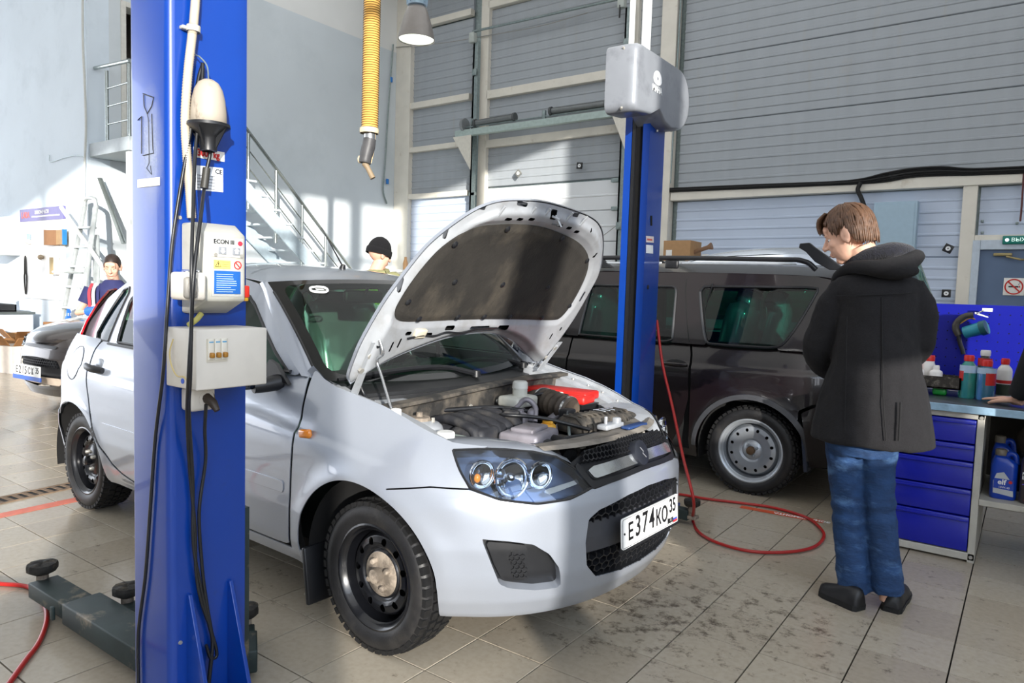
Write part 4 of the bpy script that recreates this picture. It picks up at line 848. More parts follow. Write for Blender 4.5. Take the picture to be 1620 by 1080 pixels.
# suspension towers
for sg, y in ((-1, -.515), (1, .545)):
    t = MB(); t.lathe([(.0005, .03), (.05, .03), (.062, .022), (.075, .02), (.088, .008), (.10, -.03), (.12, -.20)], (-.04, y, .775), (0, 0, 1), n=30); to = t.build('suspension_tower', M_SILVIN, car)
    MB().lathe([(.0005, .03), (.012, .03), (.014, .014), (.04, .012), (.045, 0)], (-.04, y, .805), (0, 0, 1), n=18).build('strut_mount', M_DUST, to)
    for k in range(3): a = 2*PI*k/3+.4; MB().lathe([(.0005, .018), (.007, .018), (.008, 0)], (-.04+.055*math.cos(a), y+.055*math.sin(a), .80), (0, 0, 1), n=6).build('tower_bolt', M_BOLT, to)
    MB().span((-.30, y+sg*.0-.09, .70), (.36, y+sg*.09, .715)).build('inner_wing', M_SILVIN, to)
# intake manifold with moulded runners
M_MAN = mat('intake_plastic', '#26272c', 0.55, var=0.25, scale=18, stain='#6f6a62', stain_amt=0.35, stain_scale=9)
mn = MB(); mn.rbox((.09, -.30, .715), (.16, .24, .13), .03, rot=rotz(.15), k=3); mn.rbox((-.06, -.24, .735), (.22, .30, .09), .035, rot=rotz(.15), k=3)
for k in range(5):
    y = -.385+.066*k; mn.tube(smooth_path([(-.15, y+.03, .70), (-.12, y+.02, .765), (-.03, y+.01, .792), (.07, y, .785), (.14, y-.01, .765), (.175, y-.02, .70)], 4), .021, n=10, squash=(1.25, .9))
mn.rbox((.02, -.10, .765), (.20, .05, .05), .012, rot=rotz(.3)); mn.rbox((.10, -.12, .775), (.07, .05, .08), .012, rot=rotz(.5))
mno = mn.build('intake_manifold', M_MAN, car)
MB().tube(smooth_path([(-.13, -.44, .70), (.0, -.44, .745), (.12, -.40, .74), (.2, -.30, .72)], 4), .014, n=8).build('manifold_edge', M_MAN, mno)
# cylinder-head cover with the yellow oil cap
M_HEAD = mat('grey_alloy_cover', '#8f8b92', 0.5, metal=0.3, var=0.15, scale=20, stain='#6a5f55', stain_amt=0.5, stain_scale=8)
hd = MB(); hd.rbox((.245, -.19, .705), (.17, .22, .12), .016, rot=rotz(.2)); hd.rbox((.245, -.19, .77), (.10, .15, .02), .008, rot=rotz(.2)); hd.rbox((.20, .02, .66), (.16, .28, .12), .02, rot=rotz(.2)); hdo = hd.build('cylinder_head_cover', M_HEAD, car)
for k in range(4): MB().lathe([(.0005, .012), (.007, .012), (.008, 0)], (.14+.05*k, -.29+.02*k+.1*(k % 2), .748), (0, 0, 1), n=6).build('cover_bolt', M_BOLT, hdo)
oc = MB(); oc.lathe([(.0005, .03), (.028, .03), (.034, .024), (.036, 0)]+[(.030, -.03)], (.225, -.035, .735), (0, 0, 1), n=16); oco = oc.build('oil_filler_cap', mat('yellow_oil_cap', '#d9a136', 0.5, var=0.15), hdo)
MB().rbox((.225, -.035, .77), (.05, .014, .016), .005).build('cap_grip', mat('yellow_oil_cap', '#d9a136'), hdo)
ac = MB()
for k in range(3): ac.rbox((-.02+.035*k, .02+.035*k, .765), (.03, .09, .05), .008, rot=rotz(.5))
ac.tube(smooth_path([(-.02, .05, .78), (.02, .08, .83), (.06, .10, .80), (.09, .06, .74)], 5), .012, n=8); ac.tube(smooth_path([(.08, .16, .72), (.13, .20, .77), (.18, .16, .75), (.17, .10, .70)], 5), .020, n=10); ac.rbox((.06, -.03, .745), (.09, .06, .09), .015, rot=rotz(.4)); ac.build('throttle_body', M_HEAD, car)
# corrugated air hose
hs = MB(); A0, A1 = V3((-.15, .30, .775)), V3((.135, .27, .785))
path = smooth_path([(-.16, .36, .77), (-.07, .31, .795), (.02, .265, .80), (.10, .23, .795), (.18, .215, .785)], 12); n = len(path); rad = np.array([.050+(.010 if (i % 5) in (0, 1) and i > 20 else 0) for i in range(n)]); hs.tube(path, rad, n=20); hso = hs.build('air_hose', mat('brown_black_hose', '#3a322b', 0.6, var=0.2, scale=20, stain='#7b6d5d', stain_amt=0.5, stain_scale=6), car, angle=60)
for i in (2, 18, 45): 
    if i < n: d = path[min(i+1, n-1)]-path[i-1]; d /= np.linalg.norm(d); MB().cyl(path[i]-d*.006, path[i]+d*.006, .061, n=24).build('hose_clamp', M_CHROME, hso)
# air filter box with ribs
fb = MB(); R_ = rotz(-.16); cf = V3((.30, .22, .70))
def fbp(x, y, z): return cf+R_@V3((x, y, z))
fb.rbox(fbp(0, 0, -.03), (.18, .46, .10), .02, rot=R_); fb.rbox(fbp(-.01, .03, .045), (.16, .40, .08), .035, rot=R_, k=3); fb.rbox(fbp(0, 0, .012), (.20, .48, .016), .005, rot=R_); fbo = fb.build('air_filter_box', M_DUSTY, car)
for k in range(15):
    y = -.21+.03*k; MB().rbox(fbp(.095, y, -.03), (.02, .010, .085), .003, rot=R_).build('box_rib', M_DUSTY, fbo)
for k in range(11):
    y = -.16+.033*k; MB().tube([fbp(.085, y, .02), fbp(.072, y, .062), fbp(.03, y, .090), fbp(-.04, y, .09)], .006, n=6).build('lid_rib', M_DUSTY, fbo)
for y in (-.20, .06, .22): MB().rbox(fbp(.105, y, .005), (.016, .03, .055), .005, rot=R_).build('box_clip', mat('pale_clip', '#bdbab2', 0.5), fbo)
MB().rbox(fbp(-.03, .10, .090), (.06, .10, .004), .001, rot=R_).build('box_sticker', mat('pale_blue_sticker', '#cdd7e2', 0.5), fbo)
sn = MB().rbox(fbp(-.075, -.10, .085), (.05, .06, .045), .008, rot=R_); sno = sn.build('flow_sensor', M_BLK, car); MB().tube(smooth_path([fbp(-.06, -.12, .09), fbp(-.02, -.15, .06), fbp(.02, -.19, .03), fbp(.06, -.22, -.02)], 6), .007, n=8).build('sensor_cable', M_GALV, sno)
# battery with red cover
bt = MB(); bt.span((-.18, .42, .58), (.10, .60, .775)); bto = bt.build('battery', M_BLK, car); rc = MB(); rc.rbox((-.02, .42, .825), (.34, .15, .04), .010, rot=rotz(.1)); rc.rbox((.06, .37, .815), (.22, .12, .04), .012, rot=rotz(.1)); rc.build('battery_cover', mat('red_battery_cover', '#d1251f', 0.45, var=0.1), bto)
# fluid reservoirs
M_RES = mat('milky_reservoir', '#d6d6cc', 0.4, var=0.1, scale=20, trans=0.15)
rs_ = MB(); rs_.rbox((-.06, .13, .81), (.12, .16, .05), .014); rs_.cyl((-.05, .13, .83), (-.05, .13, .875), .034, n=20); rso = rs_.build('brake_fluid_reservoir', M_RES, car); MB().lathe([(.0005, .035), (.028, .034), (.034, .028), (.036, 0)], (-.05, .13, .868), (0, 0, 1), n=20).build('reservoir_cap', mat('grey_white_cap', '#cfcfc9', 0.5), rso)
wb2 = MB(); wb2.rbox((.16, -.53, .72), (.17, .15, .10), .03); wbo = wb2.build('washer_bottle', mat('pale_washer_bottle', '#c5d3c6', 0.45, trans=0.1), car); wc = MB(); wc.lathe([(.0005, .025), (.030, .025), (.034, .02), (.034, 0)], (.14, -.56, .768), (0, 0, 1), n=24); wc.cyl((.14, -.56, .74), (.14, -.56, .77), .028, n=16); wc.build('washer_cap', mat('white_cap', '#e6e6e3', 0.5), wbo)
# pipes and hoses
hz = MB(); hz.tube(smooth_path([(.26, -.12, .70), (.32, -.13, .72), (.40, -.17, .72), (.46, -.22, .70)], 5), .028, n=12); hz.build('coolant_hose', M_RUBBER, car); hz = MB(); hz.tube(smooth_path([(-.05, -.42, .70), (.10, -.46, .71), (.22, -.42, .70), (.34, -.34, .69)], 5), .020, n=10); hz.build('coolant_hose', M_RUBBER, car)
MB().lathe([(.031, -.008), (.033, 0), (.031, .008)], (.30, -.125, .715), (.9, -.3, .1), n=20).build('hose_clamp', M_CHROME, car)
# wiring and small clutter
for pts, r in (([(.02, -.10, .78), (.10, -.16, .80), (.20, -.06, .79), (.30, .02, .765), (.38, .05, .75)], .008), ([(-.16, -.30, .80), (-.05, -.05, .80), (.05, .12, .77)], .010), ([(-.10, .18, .80), (.0, .22, .84), (.08, .33, .83), (.10, .45, .80)], .007), ([(.42, -.30, .72), (.36, -.10, .73), (.40, .10, .73), (.42, .40, .74)], .012), ([(-.20, -.50, .80), (-.14, -.40, .79), (-.10, -.38, .74)], .008)):
    MB().tube(smooth_path(pts, 6), r, n=8).build('wiring_loom', M_BLK, car)
for x, y, z in ((.06, -.10, .80), (.33, -.20, .72), (.02, .36, .82), (.36, -.36, .70)): MB().rbox((x, y, z), (.04, .05, .04), .008, rot=rotz(x*9)).build('connector', mat('pale_clip', '#bdbab2') if z > .8 else M_BLK, car)
# front panel over the radiator and the headlamp tops
M_TOPC = mat('dirty_grey_panel', '#827c74', 0.7, metal=0.1, var=0.25, scale=12, stain='#4a433b', stain_amt=0.7, stain_scale=5, stain_lo=0.47)
tp = MB(); yv = np.linspace(-.42, .60, 40); xf_ = B.pos(np.abs(np.linspace(-.42, .60, 40)), 0*yv+.755)[:, 0]
xf_ = np.interp(np.abs(yv), np.abs(B.pos(np.linspace(0, .9, 60), np.full(60, .755))[:, 1]), B.pos(np.linspace(0, .9, 60), np.full(60, .755))[:, 0])
tp.grid(np.array([np.stack([xf_-.010, yv, .755+0*yv], 1), np.stack([xf_-.035, yv, .766+0*yv], 1), np.stack([xf_-.07, yv, .758+.006*np.sin(yv*30)], 1), np.stack([xf_-.11, yv, .757+.008*np.sin(yv*18)], 1), np.stack([xf_-.16, yv, .748+0*yv], 1), np.stack([xf_-.165, yv, .70+0*yv], 1)])); tpo = tp.build('radiator_cover', M_TOPC, car, angle=30)
lt = MB(); lt.rbox((.455, .08, .775), (.05, .14, .02), .006); lt.rbox((.45, .05, .79), (.012, .012, .05), .003); lt.rbox((.46, .12, .79), (.03, .03, .03), .006); lt.build('bonnet_latch', M_SILVIN, tpo)
MB().rbox((.50, .20, .765), (.04, .16, .012), .004).build('blue_cover_strip', mat('dark_blue_plastic', '#27406f', 0.4), tpo)
for sg in (1, -1):
    sv = np.linspace(.40, .86, 30); zv = np.interp(sv, [.40, .464, .56, .67, .78, .86], [.715, .742, .762, .772, .775, .772]); P = B.pos(sv*sg, zv, -.004); Q = P+V3((-.085, sg*.03, .014)); R2 = P+V3((-.17, sg*.09, .0))
    MB().grid(np.stack([P, P*.7+Q*.3+V3((0, 0, .008)), Q, R2])).build('lamp_top_panel', M_SILVER if sg > 0 else M_SILVIN, car, angle=30)
# ================================================================ THE TWO-POST LIFT
M_BLUE = mat('blue_lift_paint', '#043a94', 0.32, var=0.06, scale=3, coat=0.35, stain='#27304c', stain_amt=0.25, stain_scale=22, stain_lo=0.63)
M_GREYB = mat('grey_control_box', '#b8b7ae', 0.5, var=0.05, scale=8, stain='#9a968a', stain_amt=0.4, stain_scale=9)
M_WBOX = mat('white_switch_box', '#dcd6cc', 0.5, var=0.03, stain='#b5a58e', stain_amt=0.5, stain_scale=7, stain_lo=0.6)
M_ARM = mat('worn_green_grey_arm', '#2c3838', 0.55, metal=0.2, var=0.2, scale=12, stain='#a08f78', stain_amt=0.7, stain_scale=9, stain_lo=0.58)
M_PADR = mat('crumbling_rubber_pad', '#1f1d1a', 0.8, var=0.4, scale=40, stain='#6d6250', stain_amt=0.6, stain_scale=16, bump=0.4)
PX = -1.893; PYN, PYF = 1.02, 1.255
MARK_BLACK = mat('black_print', '#1a1b1e', 0.6); MARK_WHITE = mat('white_print', '#eef0f2', 0.6); MARK_RED = mat('red_print', '#cf2a27', 0.5)
lp = thing('lift_post', 'blue lift post nearest the viewer, carrying the grey control box and switch boxes', 'lift post', (-2.0, 1.14, 0), 0, 'posts of the two-post lift')
wld = dict(parent=lp, world=True)
def column(par, x0, x1, y0, y1, h, slot):
    """folded steel C-section, open towards the car (slot=+1 opens to +y)"""
    t = .012; r = .022; yo = y1 if slot > 0 else y0
    pl_ = []
    def arc(cx, cy, a0, a1, rr): return [(cx+rr*math.cos(a), cy+rr*math.sin(a)) for a in np.linspace(a0, a1, 6)]
    outer = [(x0+.02, 0)]; d = y1-y0
    sec = arc(x0+r, -d+r, PI, 1.5*PI, r)+arc(x1-r, -d+r, 1.5*PI, 2*PI, r)+[(x1, 0), (x1-.045, 0), (x1-.045, -.012), (x1-t, -.012)]+arc(x1-r, -d+r, 0, -PI/2, r-t)+arc(x0+r, -d+r, -PI/2, -PI, r-t)+[(x0+t, -.012), (x0+.045, -.012), (x0+.045, 0), (x0, 0)]
    sec = [(a, yo+(b if slot > 0 else -b)) for a, b in sec]
    return MB().prism(sec, (0, 0, 0), (1, 0, 0), (0, 1, 0), (0, 0, h)).build('column', M_BLUE, par, world=True, angle=30)
colm = column(lp, -2.105, PX, PYN, PYF, 2.75, 1)
MB().span((-2.16, .99, .0), (-1.70, 1.29, .018)).build('base_plate', M_BLUE, bevel=.003, **wld)
for y in (1.075, 1.203): MB().prism([(0, .018), (.135, .018), (.135, .05), (.012, .42), (0, .42)], (PX-.001, y-.006, 0), (1, 0, 0), (0, 0, 1), (0, .012, 0)).build('gusset', M_BLUE, bevel=.002, **wld)
for x, y in ((-1.76, 1.03), (-1.76, 1.14), (-1.76, 1.26)): MB().lathe([(.0005, .022), (.012, .022), (.014, .008), (.018, .008), (.018, 0)], (x, y, .018), (0, 0, 1), n=6).build('anchor_bolt', M_BOLT, **wld)
cr = MB().span((-2.085, PYF-.09, .06), (-1.915, PYF+.03, .62)); cr.build('carriage', M_ARM, **wld)
# -y side: pale glare painted on, and the ghost of a removed badge
M_GHOST = mat('bare_primer_patch', '#9aa2ad', 0.7, var=0.3, scale=60, stain='#2f3136', stain_amt=0.8, stain_scale=50, stain_lo=0.55)
def spray(name):  # material of the painted glare patch
    """soft-edged pale patch painted as glare on the post, fading by its own outline"""
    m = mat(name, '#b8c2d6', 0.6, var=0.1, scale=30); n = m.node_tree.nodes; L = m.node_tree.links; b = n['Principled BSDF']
    tc = n.new('ShaderNodeTexCoord'); sub = n.new('ShaderNodeVectorMath'); sub.operation = 'SUBTRACT'; L.new(tc.outputs['Object'], sub.inputs[0]); sub.inputs[1].default_value = GLARE_C
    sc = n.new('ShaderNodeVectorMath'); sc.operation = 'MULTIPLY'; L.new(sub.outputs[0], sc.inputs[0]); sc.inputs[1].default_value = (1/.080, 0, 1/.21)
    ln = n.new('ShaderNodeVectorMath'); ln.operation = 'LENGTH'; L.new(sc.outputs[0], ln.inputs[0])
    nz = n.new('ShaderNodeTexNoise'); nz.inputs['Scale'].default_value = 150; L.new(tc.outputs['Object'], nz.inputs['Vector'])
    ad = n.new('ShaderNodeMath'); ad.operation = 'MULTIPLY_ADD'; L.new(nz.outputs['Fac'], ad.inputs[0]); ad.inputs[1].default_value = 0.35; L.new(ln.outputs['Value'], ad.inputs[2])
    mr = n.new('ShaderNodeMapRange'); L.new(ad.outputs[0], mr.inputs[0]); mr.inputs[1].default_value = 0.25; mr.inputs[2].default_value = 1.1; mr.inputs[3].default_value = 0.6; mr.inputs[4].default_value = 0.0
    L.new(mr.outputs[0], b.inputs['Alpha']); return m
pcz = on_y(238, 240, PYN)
GLARE_C = tuple(pcz-V3((-2.0, 1.14, 0))); M_GLARE = spray('pale_painted_glare')
MB().add([(-2.095, PYN-.0008, pcz[2]-.35), (-1.91, PYN-.0008, pcz[2]-.35), (-1.91, PYN-.0008, pcz[2]+.35), (-2.095, PYN-.0008, pcz[2]+.35)], [(0, 1, 2, 3)]).build('painted_glare', M_GLARE, world=True, parent=lp)
def onface(u, v): return on_y(u, v, PYN-.0016)
gm = lambda nm, pts, w: MB().tube([onface(u, v) for u, v in pts], w, n=5).build(nm, MARK_BLACK, **wld)
gm('badge_scar', [(218, 190), (224, 184), (224, 243)], .0014); gm('badge_scar', [(240, 180), (242, 236), (243, 242), (226, 246)], .0014); gm('badge_scar', [(226, 148), (243, 154), (240, 168), (233, 180), (228, 168), (227, 150)], .0014); gm('badge_scar', [(233, 180), (235, 190), (236, 240), (236, 258), (232, 266), (240, 276), (238, 262)], .001)
M_TAPE = mat('masking_tape', '#d8d5cb', 0.7)
tpm = [onface(u, v) for u, v in ((218, 284), (253, 280), (253, 293), (218, 297))]; MB().add(tpm, [(0, 1, 2, 3)]).build('tape_strip', M_TAPE, solid=.001, **wld)
# warning stickers on the +x face
def onp(u, v, d=0.0015): return on_x(u, v, PX+d)
ks = [onp(u, v) for u, v in ((306, 232), (355, 241), (355, 256), (306, 248))]; MB().add(ks, [(0, 1, 2, 3)]).build('load_sticker', mat('white_label', '#ecebe6', 0.5), solid=.0008, **wld)
text('load_lettering', '3000 kg', MARK_RED, lp, onp(330, 244, .003), onp(355, 248, 0)-onp(306, 240, 0), (0, 0, 1), .026, world=True, bold=.0008, sx=.8)
ls = [onp(u, v) for u, v in ((308, 261), (353, 266), (353, 304), (308, 300))]; MB().add(ls, [(0, 1, 2, 3)]).build('type_plate', mat('silver_white_label', '#dfe4ec', 0.4), solid=.0008, **wld)
text('plate_lettering', 'CE', MARK_BLACK, lp, onp(346, 272, .003), (0, 1, 0), (0, 0, 1), .018, world=True)
for k in range(5):
    MB().add([onp(u, v, .003) for u, v in ((312, 276+5*k), (340, 279+5*k), (340, 280+5*k), (312, 277+5*k))], [(0, 1, 2, 3)]).build('print_line', mat('grey_print', '#7b8087', 0.6), **wld)
# grey control box
xb0, xb1 = PX, PX+.115
yb0, yb1 = 1.055, 1.178; zt_, zb_ = 1.468, 1.222
cbx = MB(); sec = [(xb0, zb_), (xb0+.03, zb_), (xb1, zb_+.038), (xb1, zt_-.030), (xb1-.045, zt_), (xb0, zt_)]
cbx.prism(sec, (0, yb0, 0), (1, 0, 0), (0, 0, 1), (0, yb1-yb0, 0)); cbo = cbx.build('control_box', M_GREYB, bevel=.006, **wld)
ctl = dict(parent=cbo, world=True)
def onb(y, z, d=.0): return V3((xb1+d, yb0+(yb1-yb0)*y, zb_+.038+(zt_-.030-zb_-.038)*z))
def quad(name, y0, z0, y1, z1, m, d=.001, th=.0015, par=None): return MB().span(onb(y0, z0, d), onb(y1, z1, d+th)).build(name, m, parent=par or cbo, world=True, bevel=.0006)
quad('key_panel', .16, .66, .92, .95, mat('pale_key_panel', '#d2d3d0', 0.4)); quad('instruction_frame', .16, .06, .92, .63, mat('pale_frame', '#b9b9b4', 0.5))
text('box_lettering', 'ECON III', MARK_BLACK, cbo, onb(.45, .885, .003), (0, 1, 0), (0, 0, 1), .0160, world=True, bold=.0003)
MB().lathe([(.0005, .004), (.006, .004), (.007, 0)], onb(.84, .88, .002), (1, 0, 0), n=14).build('round_emblem', mat('red_blue_emblem', '#c0364a', 0.4), **ctl)
for y, up in ((.40, False), (.74, True)):
    k = quad('push_button', y-.09, .70, y+.09, .81, mat('grey_push_button', '#8d9197', 0.4), d=.002, th=.004); s = 1 if up else -1; c = onb(y, .755, .007)
    MB().prism([(-.004, -.007*s), (.004, -.007*s), (.004, .001*s), (.008, .001*s), (0, .009*s), (-.008, .001*s), (-.004, .001*s)], c, (0, 1, 0), (0, 0, 1), (.0008, 0, 0)).build('arrow_mark', MARK_WHITE, parent=cbo, world=True)
for y in (.25, .88): MB().lathe([(.0005, .003), (.005, .003), (.006, 0)], onb(y, .69, .002), (1, 0, 0), n=10).build('screw', M_BOLT, **ctl)
quad('warning_label', .20, .48, .60, .61, mat('yellow_warning_label', '#e3cd6e', 0.5), d=.003)
tri = np.array([(-.008, -.006), (.008, -.006), (0, .008), (-.008, -.006)]); c = onb(.30, .545, .0052); MB().tube([c+V3((0, a, b)) for a, b in tri], .0008, n=4).build('warning_triangle', MARK_BLACK, **ctl); text('warning_mark', '!', MARK_BLACK, cbo, c, (0, 1, 0), (0, 0, 1), .012, world=True)
for q in range(3): MB().span(onb(.40, .515+.03*q, .0047), onb(.57, .518+.03*q, .005)).build('print_line', MARK_BLACK, **ctl)
c = onb(.78, .545, .0035); MB().lathe([(.0115, 0), (.0115, .001), (.009, .001), (.009, 0)], c, (1, 0, 0), n=24).build('prohibition_ring', MARK_RED, **ctl); MB().tube([c+V3((.001, -.007, .007)), c+V3((.001, .007, -.007))], .0014, n=5).build('prohibition_bar', MARK_RED, **ctl)
quad('blue_instruction_label', .21, .10, .85, .45, mat('blue_label', '#1f5fae', 0.45), d=.003)
for q in range(9): MB().span(onb(.26, .13+.033*q, .0047), onb(.26+RNG.uniform(.3, .55), .137+.033*q, .005)).build('print_line', mat('pale_blue_print', '#cfe0f2', 0.6), **ctl)
cl_ = MB(); cl_.rbox((xb0+.06, yb0-.006, 1.335), (.085, .010, .012), .004); cl_.build('box_catch', M_CHROME, **ctl)
rd_ = MB(); rd_.rbox((xb1-.03, yb1+.012, 1.285), (.03, .024, .034), .004); rdo = rd_.build('emergency_switch', mat('red_switch', '#d83326', 0.4), **ctl); MB().rbox((xb1-.03, yb1+.012, 1.263), (.026, .02, .010), .003).build('yellow_collar', mat('yellow_switch', '#d8a52a', 0.4), **ctl)
# socket box at the control box's corner
sb = MB().rbox((PX+.115, 1.010, 1.297), (.07, .062, .072), .008); so_ = sb.build('socket_box', M_WBOX, **wld); MB().rbox((PX+.155, .993, 1.293), (.02, .034, .056), .008).build('socket_cover', mat('grey_socket_cover', '#8f8c86', 0.5), parent=so_, world=True); MB().ball((PX+.166, .993, 1.293), (.006, .013, .020), 16, 8).build('cover_boss', mat('grey_socket_cover', '#8f8c86'), parent=so_, world=True)
# white breaker box
wbx = MB().rbox((PX+.075, 1.118, 1.105), (.150, .212, .160), .004); wbo_ = wbx.build('breaker_box', M_WBOX, **wld); xw = PX+.150
wlb = dict(parent=wbo_, world=True)
MB().span((xw-.001, 1.040, 1.098), (xw+.002, 1.100, 1.160)).build('breaker_window', mat('cream_breaker', '#cfc8b8', 0.5), **wlb)
for k in range(3):
    y = 1.051+.019*k; MB().rbox((xw+.003, y, 1.132), (.004, .0165, .056), .002).build('breaker', mat('cream_breaker_body', '#e2ddd0', 0.5), **wlb); MB().rbox((xw+.009, y, 1.117), (.014, .011, .014), .003).build('breaker_lever', mat('amber_lever', '#a9762a', 0.35), **wlb); MB().span((xw+.005, y-.006, 1.150), (xw+.0056, y+.006, 1.153)).build('breaker_mark', mat('blue_mark', '#4aa0cf', 0.5), **wlb)
MB().cyl((PX+.085, 1.010, 1.045), (PX+.085, 1.0115, 1.045), .007, n=14).build('blue_dot', mat('blue_dot', '#2456c8', 0.5), **wlb)
MB().tube(smooth_path([(PX+.05, 1.005, 1.155), (PX+.045, .998, 1.12), (PX+.05, 1.0, 1.085), (PX+.08, .998, 1.06), (PX+.11, 1.0, 1.06), (PX+.12, 1.004, 1.05)], 5), .002, n=6).build('loose_wire', mat('yellow_wire', '#c9b479', 0.5), **wlb)
MB().tube(smooth_path([(PX+.03, 1.06, 1.19), (PX+.05, 1.07, 1.205), (PX+.05, 1.085, 1.222)], 4), .008, n=8).build('wire_bundle', mat('yellow_green_wire', '#b9b263', 0.5), **wlb)
# power socket below it
ps = MB().rbox((PX+.028, 1.088, .985), (.056, .074, .066), .010); pso = ps.build('power_socket', M_WBOX, **wld); MB().lathe([(.024, 0), (.022, -.012), (.0005, -.012)], (PX+.0565, 1.098, .985), (1, 0, 0), n=24).build('socket_recess', mat('dirty_socket', '#7d7264', 0.6), parent=pso, world=True)
pg = MB(); pg.tube([(PX+.05, 1.098, .988), (PX+.075, 1.104, .975), (PX+.09, 1.108, .955)], [.015, .013, .008], n=10); pg.build('plug', mat('brown_plug', '#3c322a', 0.5), parent=pso, world=True)
# lifting arms folded back along the floor
def arm(par, base_pt, tip, w, pad_r, pads, name='lifting_arm'):
    a = V3(base_pt); b = V3(tip); d = (b-a); L_ = np.linalg.norm(d); d /= L_; n_ = np.cross((0, 0, 1), d); R3 = np.stack([d, n_, V3((0, 0, 1))], 1)
    mb = MB(); m = a+d*L_*.32; mb.rbox(m, (L_*.66, w, .078), .006, rot=R3); ao = mb.build(name, M_ARM, par, world=True)
    m2 = MB(); m2.rbox(a+d*L_*.80-V3((0, 0, .006)), (L_*.42, w*.80, .060), .005, rot=R3); m2.build('arm_extension', M_ARM, parent=ao, world=True)
    m3 = MB(); m3.rbox(a+d*L_*.72-n_*(w*.5+.004)*(1 if n_[1] > 0 else -1)-V3((0, 0, .015)), (.02, .012, .05), .003, rot=R3); m3.build('arm_stop', M_ARM, parent=ao, world=True)
    q = a+d*(L_+.015)+V3((0, 0, .005)); st_ = MB(); st_.cyl(q-V3((0, 0, .03)), q+V3((0, 0, .045)), .022, n=14); st_.rbox(q-V3((0, 0, .02)), (.07, .06, .02), .004, rot=R3); st_.build('pad_spindle', M_DUST, parent=ao, world=True)
    pd = MB(); th = np.linspace(0, 2*PI, 26, endpoint=False); rr = pad_r*(1+.05*np.sin(th*5)+.04*np.sin(th*9+1)); rings = []
    for f_, h in ((.82, .045), (1, .052), (1.02, .070), (.97, .080), (.5, .083), (.02, .082)): rings.append([q+V3((rr[k]*f_*math.cos(t), rr[k]*f_*math.sin(t), h+.002*math.sin(4*t))) for k, t in enumerate(th)])
    pd.loft(rings); pd.build('rubber_pad', M_PADR, parent=ao, world=True); return ao
a0 = on_z(262, 1042, .085); tip = on_z(70, 925, .085)
arm(lp, a0, tip, .135, .052, 1)
q1 = on_z(205, 962, .07); arm(lp, (-2.08, 1.33, .07), q1, .09, .048, 1)
q2 = on_z(388, 998, .06); arm(lp, (-2.02, 1.34, .06), (q2[0], q2[1], .06), .08, .045, 1)
# corrugated conduit up the post
cpts = smooth_path([onp(u, v, .022) for u, v in ((303, 345), (300, 300), (296, 250), (293, 190), (297, 120), (303, 65), (307, 30), (310, -25), (312, -190))], 30); n = len(cpts)
MB().tube(cpts, np.array([.0125 if i % 2 else .0108 for i in range(n)]), n=12).build('corrugated_conduit', mat('beige_conduit', '#b9ae9b', 0.5, var=0.06), parent=lp, world=True, angle=80)
c = onp(306, 46, .02); MB().lathe([(.016, -.008), (.018, -.008), (.018, .008), (.016, .008)], c, (0, .05, 1), n=18).build('conduit_clip', M_GREYB, **wld); MB().rbox(c+V3((-.012, -.018, 0)), (.02, .022, .010), .003).build('conduit_clip', M_GREYB, **wld)
MB().lathe([(.0005, .004), (.005, .004), (.006, 0)], onp(284, 344, 0), (1, 0, 0), n=12).build('washer_head', M_BOLT, **wld); MB().lathe([(.0005, .004), (.005, .004), (.006, 0)], onp(285, 1016, 0), (1, 0, 0), n=12).build('washer_head', M_BOLT, **wld)
# ---- hanging bell and its lead (a thing of its own, on a hook)
lc = on_x(330, 165, PX+.055)
hl_ = thing('bell_lamp', 'white scuffed bell with black rubber cone hanging on a hook on the near blue post', 'lamp', tuple(lc-V3((0, 0, .10))))
kw = dict(parent=hl_, world=True)
MB().lathe([(.0005, .098), (.014, .096), (.026, .088), (.036, .070), (.042, .045), (.0455, .010), (.047, -.020), (.044, -.022)], lc-V3((0, 0, .032)), (0, 0, 1), n=36).build('bell', mat('scuffed_white_bell', '#aaa092', 0.6, var=0.08, stain='#5c4c3e', stain_amt=0.8, stain_scale=30, stain_lo=0.56, stretch=(1, 1, .5)), angle=60, **kw)
MB().lathe([(.040, -.018), (.055, -.020), (.056, -.028), (.050, -.032), (.026, -.052), (.022, -.060), (.022, -.092), (.017, -.094), (.017, -.06)], lc-V3((0, 0, .032)), (0, 0, 1), n=30).build('rubber_cone', M_BLK, **kw)
for k in range(4):
    a = PI/2*k+.5; d = V3((math.cos(a), math.sin(a), 0)); MB().prism([(.022, -.085), (.052, -.030), (.030, -.030), (.022, -.055)], lc-V3((0, 0, .032))-np.cross(d, (0, 0, 1))*.002, d, (0, 0, 1), np.cross(d, (0, 0, 1))*.004).build('cone_rib', M_BLK, **kw)
MB().tube(smooth_path([lc+V3((0, 0, .066)), lc+V3((.002, -.006, .10)), lc+V3((-.02, -.014, .125)), lc+V3((-.045, -.012, .135)), lc+V3((-.055, -.01, .16))], 5), .002, n=6).build('wire_hook', M_GALV, **kw)
MB().tube(smooth_path([on_x(333, 220, PX+.05), on_x(332, 245, PX+.045), on_x(327, 268, PX+.04)], 5), .005, n=8).build('lead', M_BLK, **kw); MB().tube([on_x(327, 266, PX+.04), on_x(323, 298, PX+.042)], .0105, n=10).build('lead_plug', mat('grey_black_plug', '#34332f', 0.5), **kw)
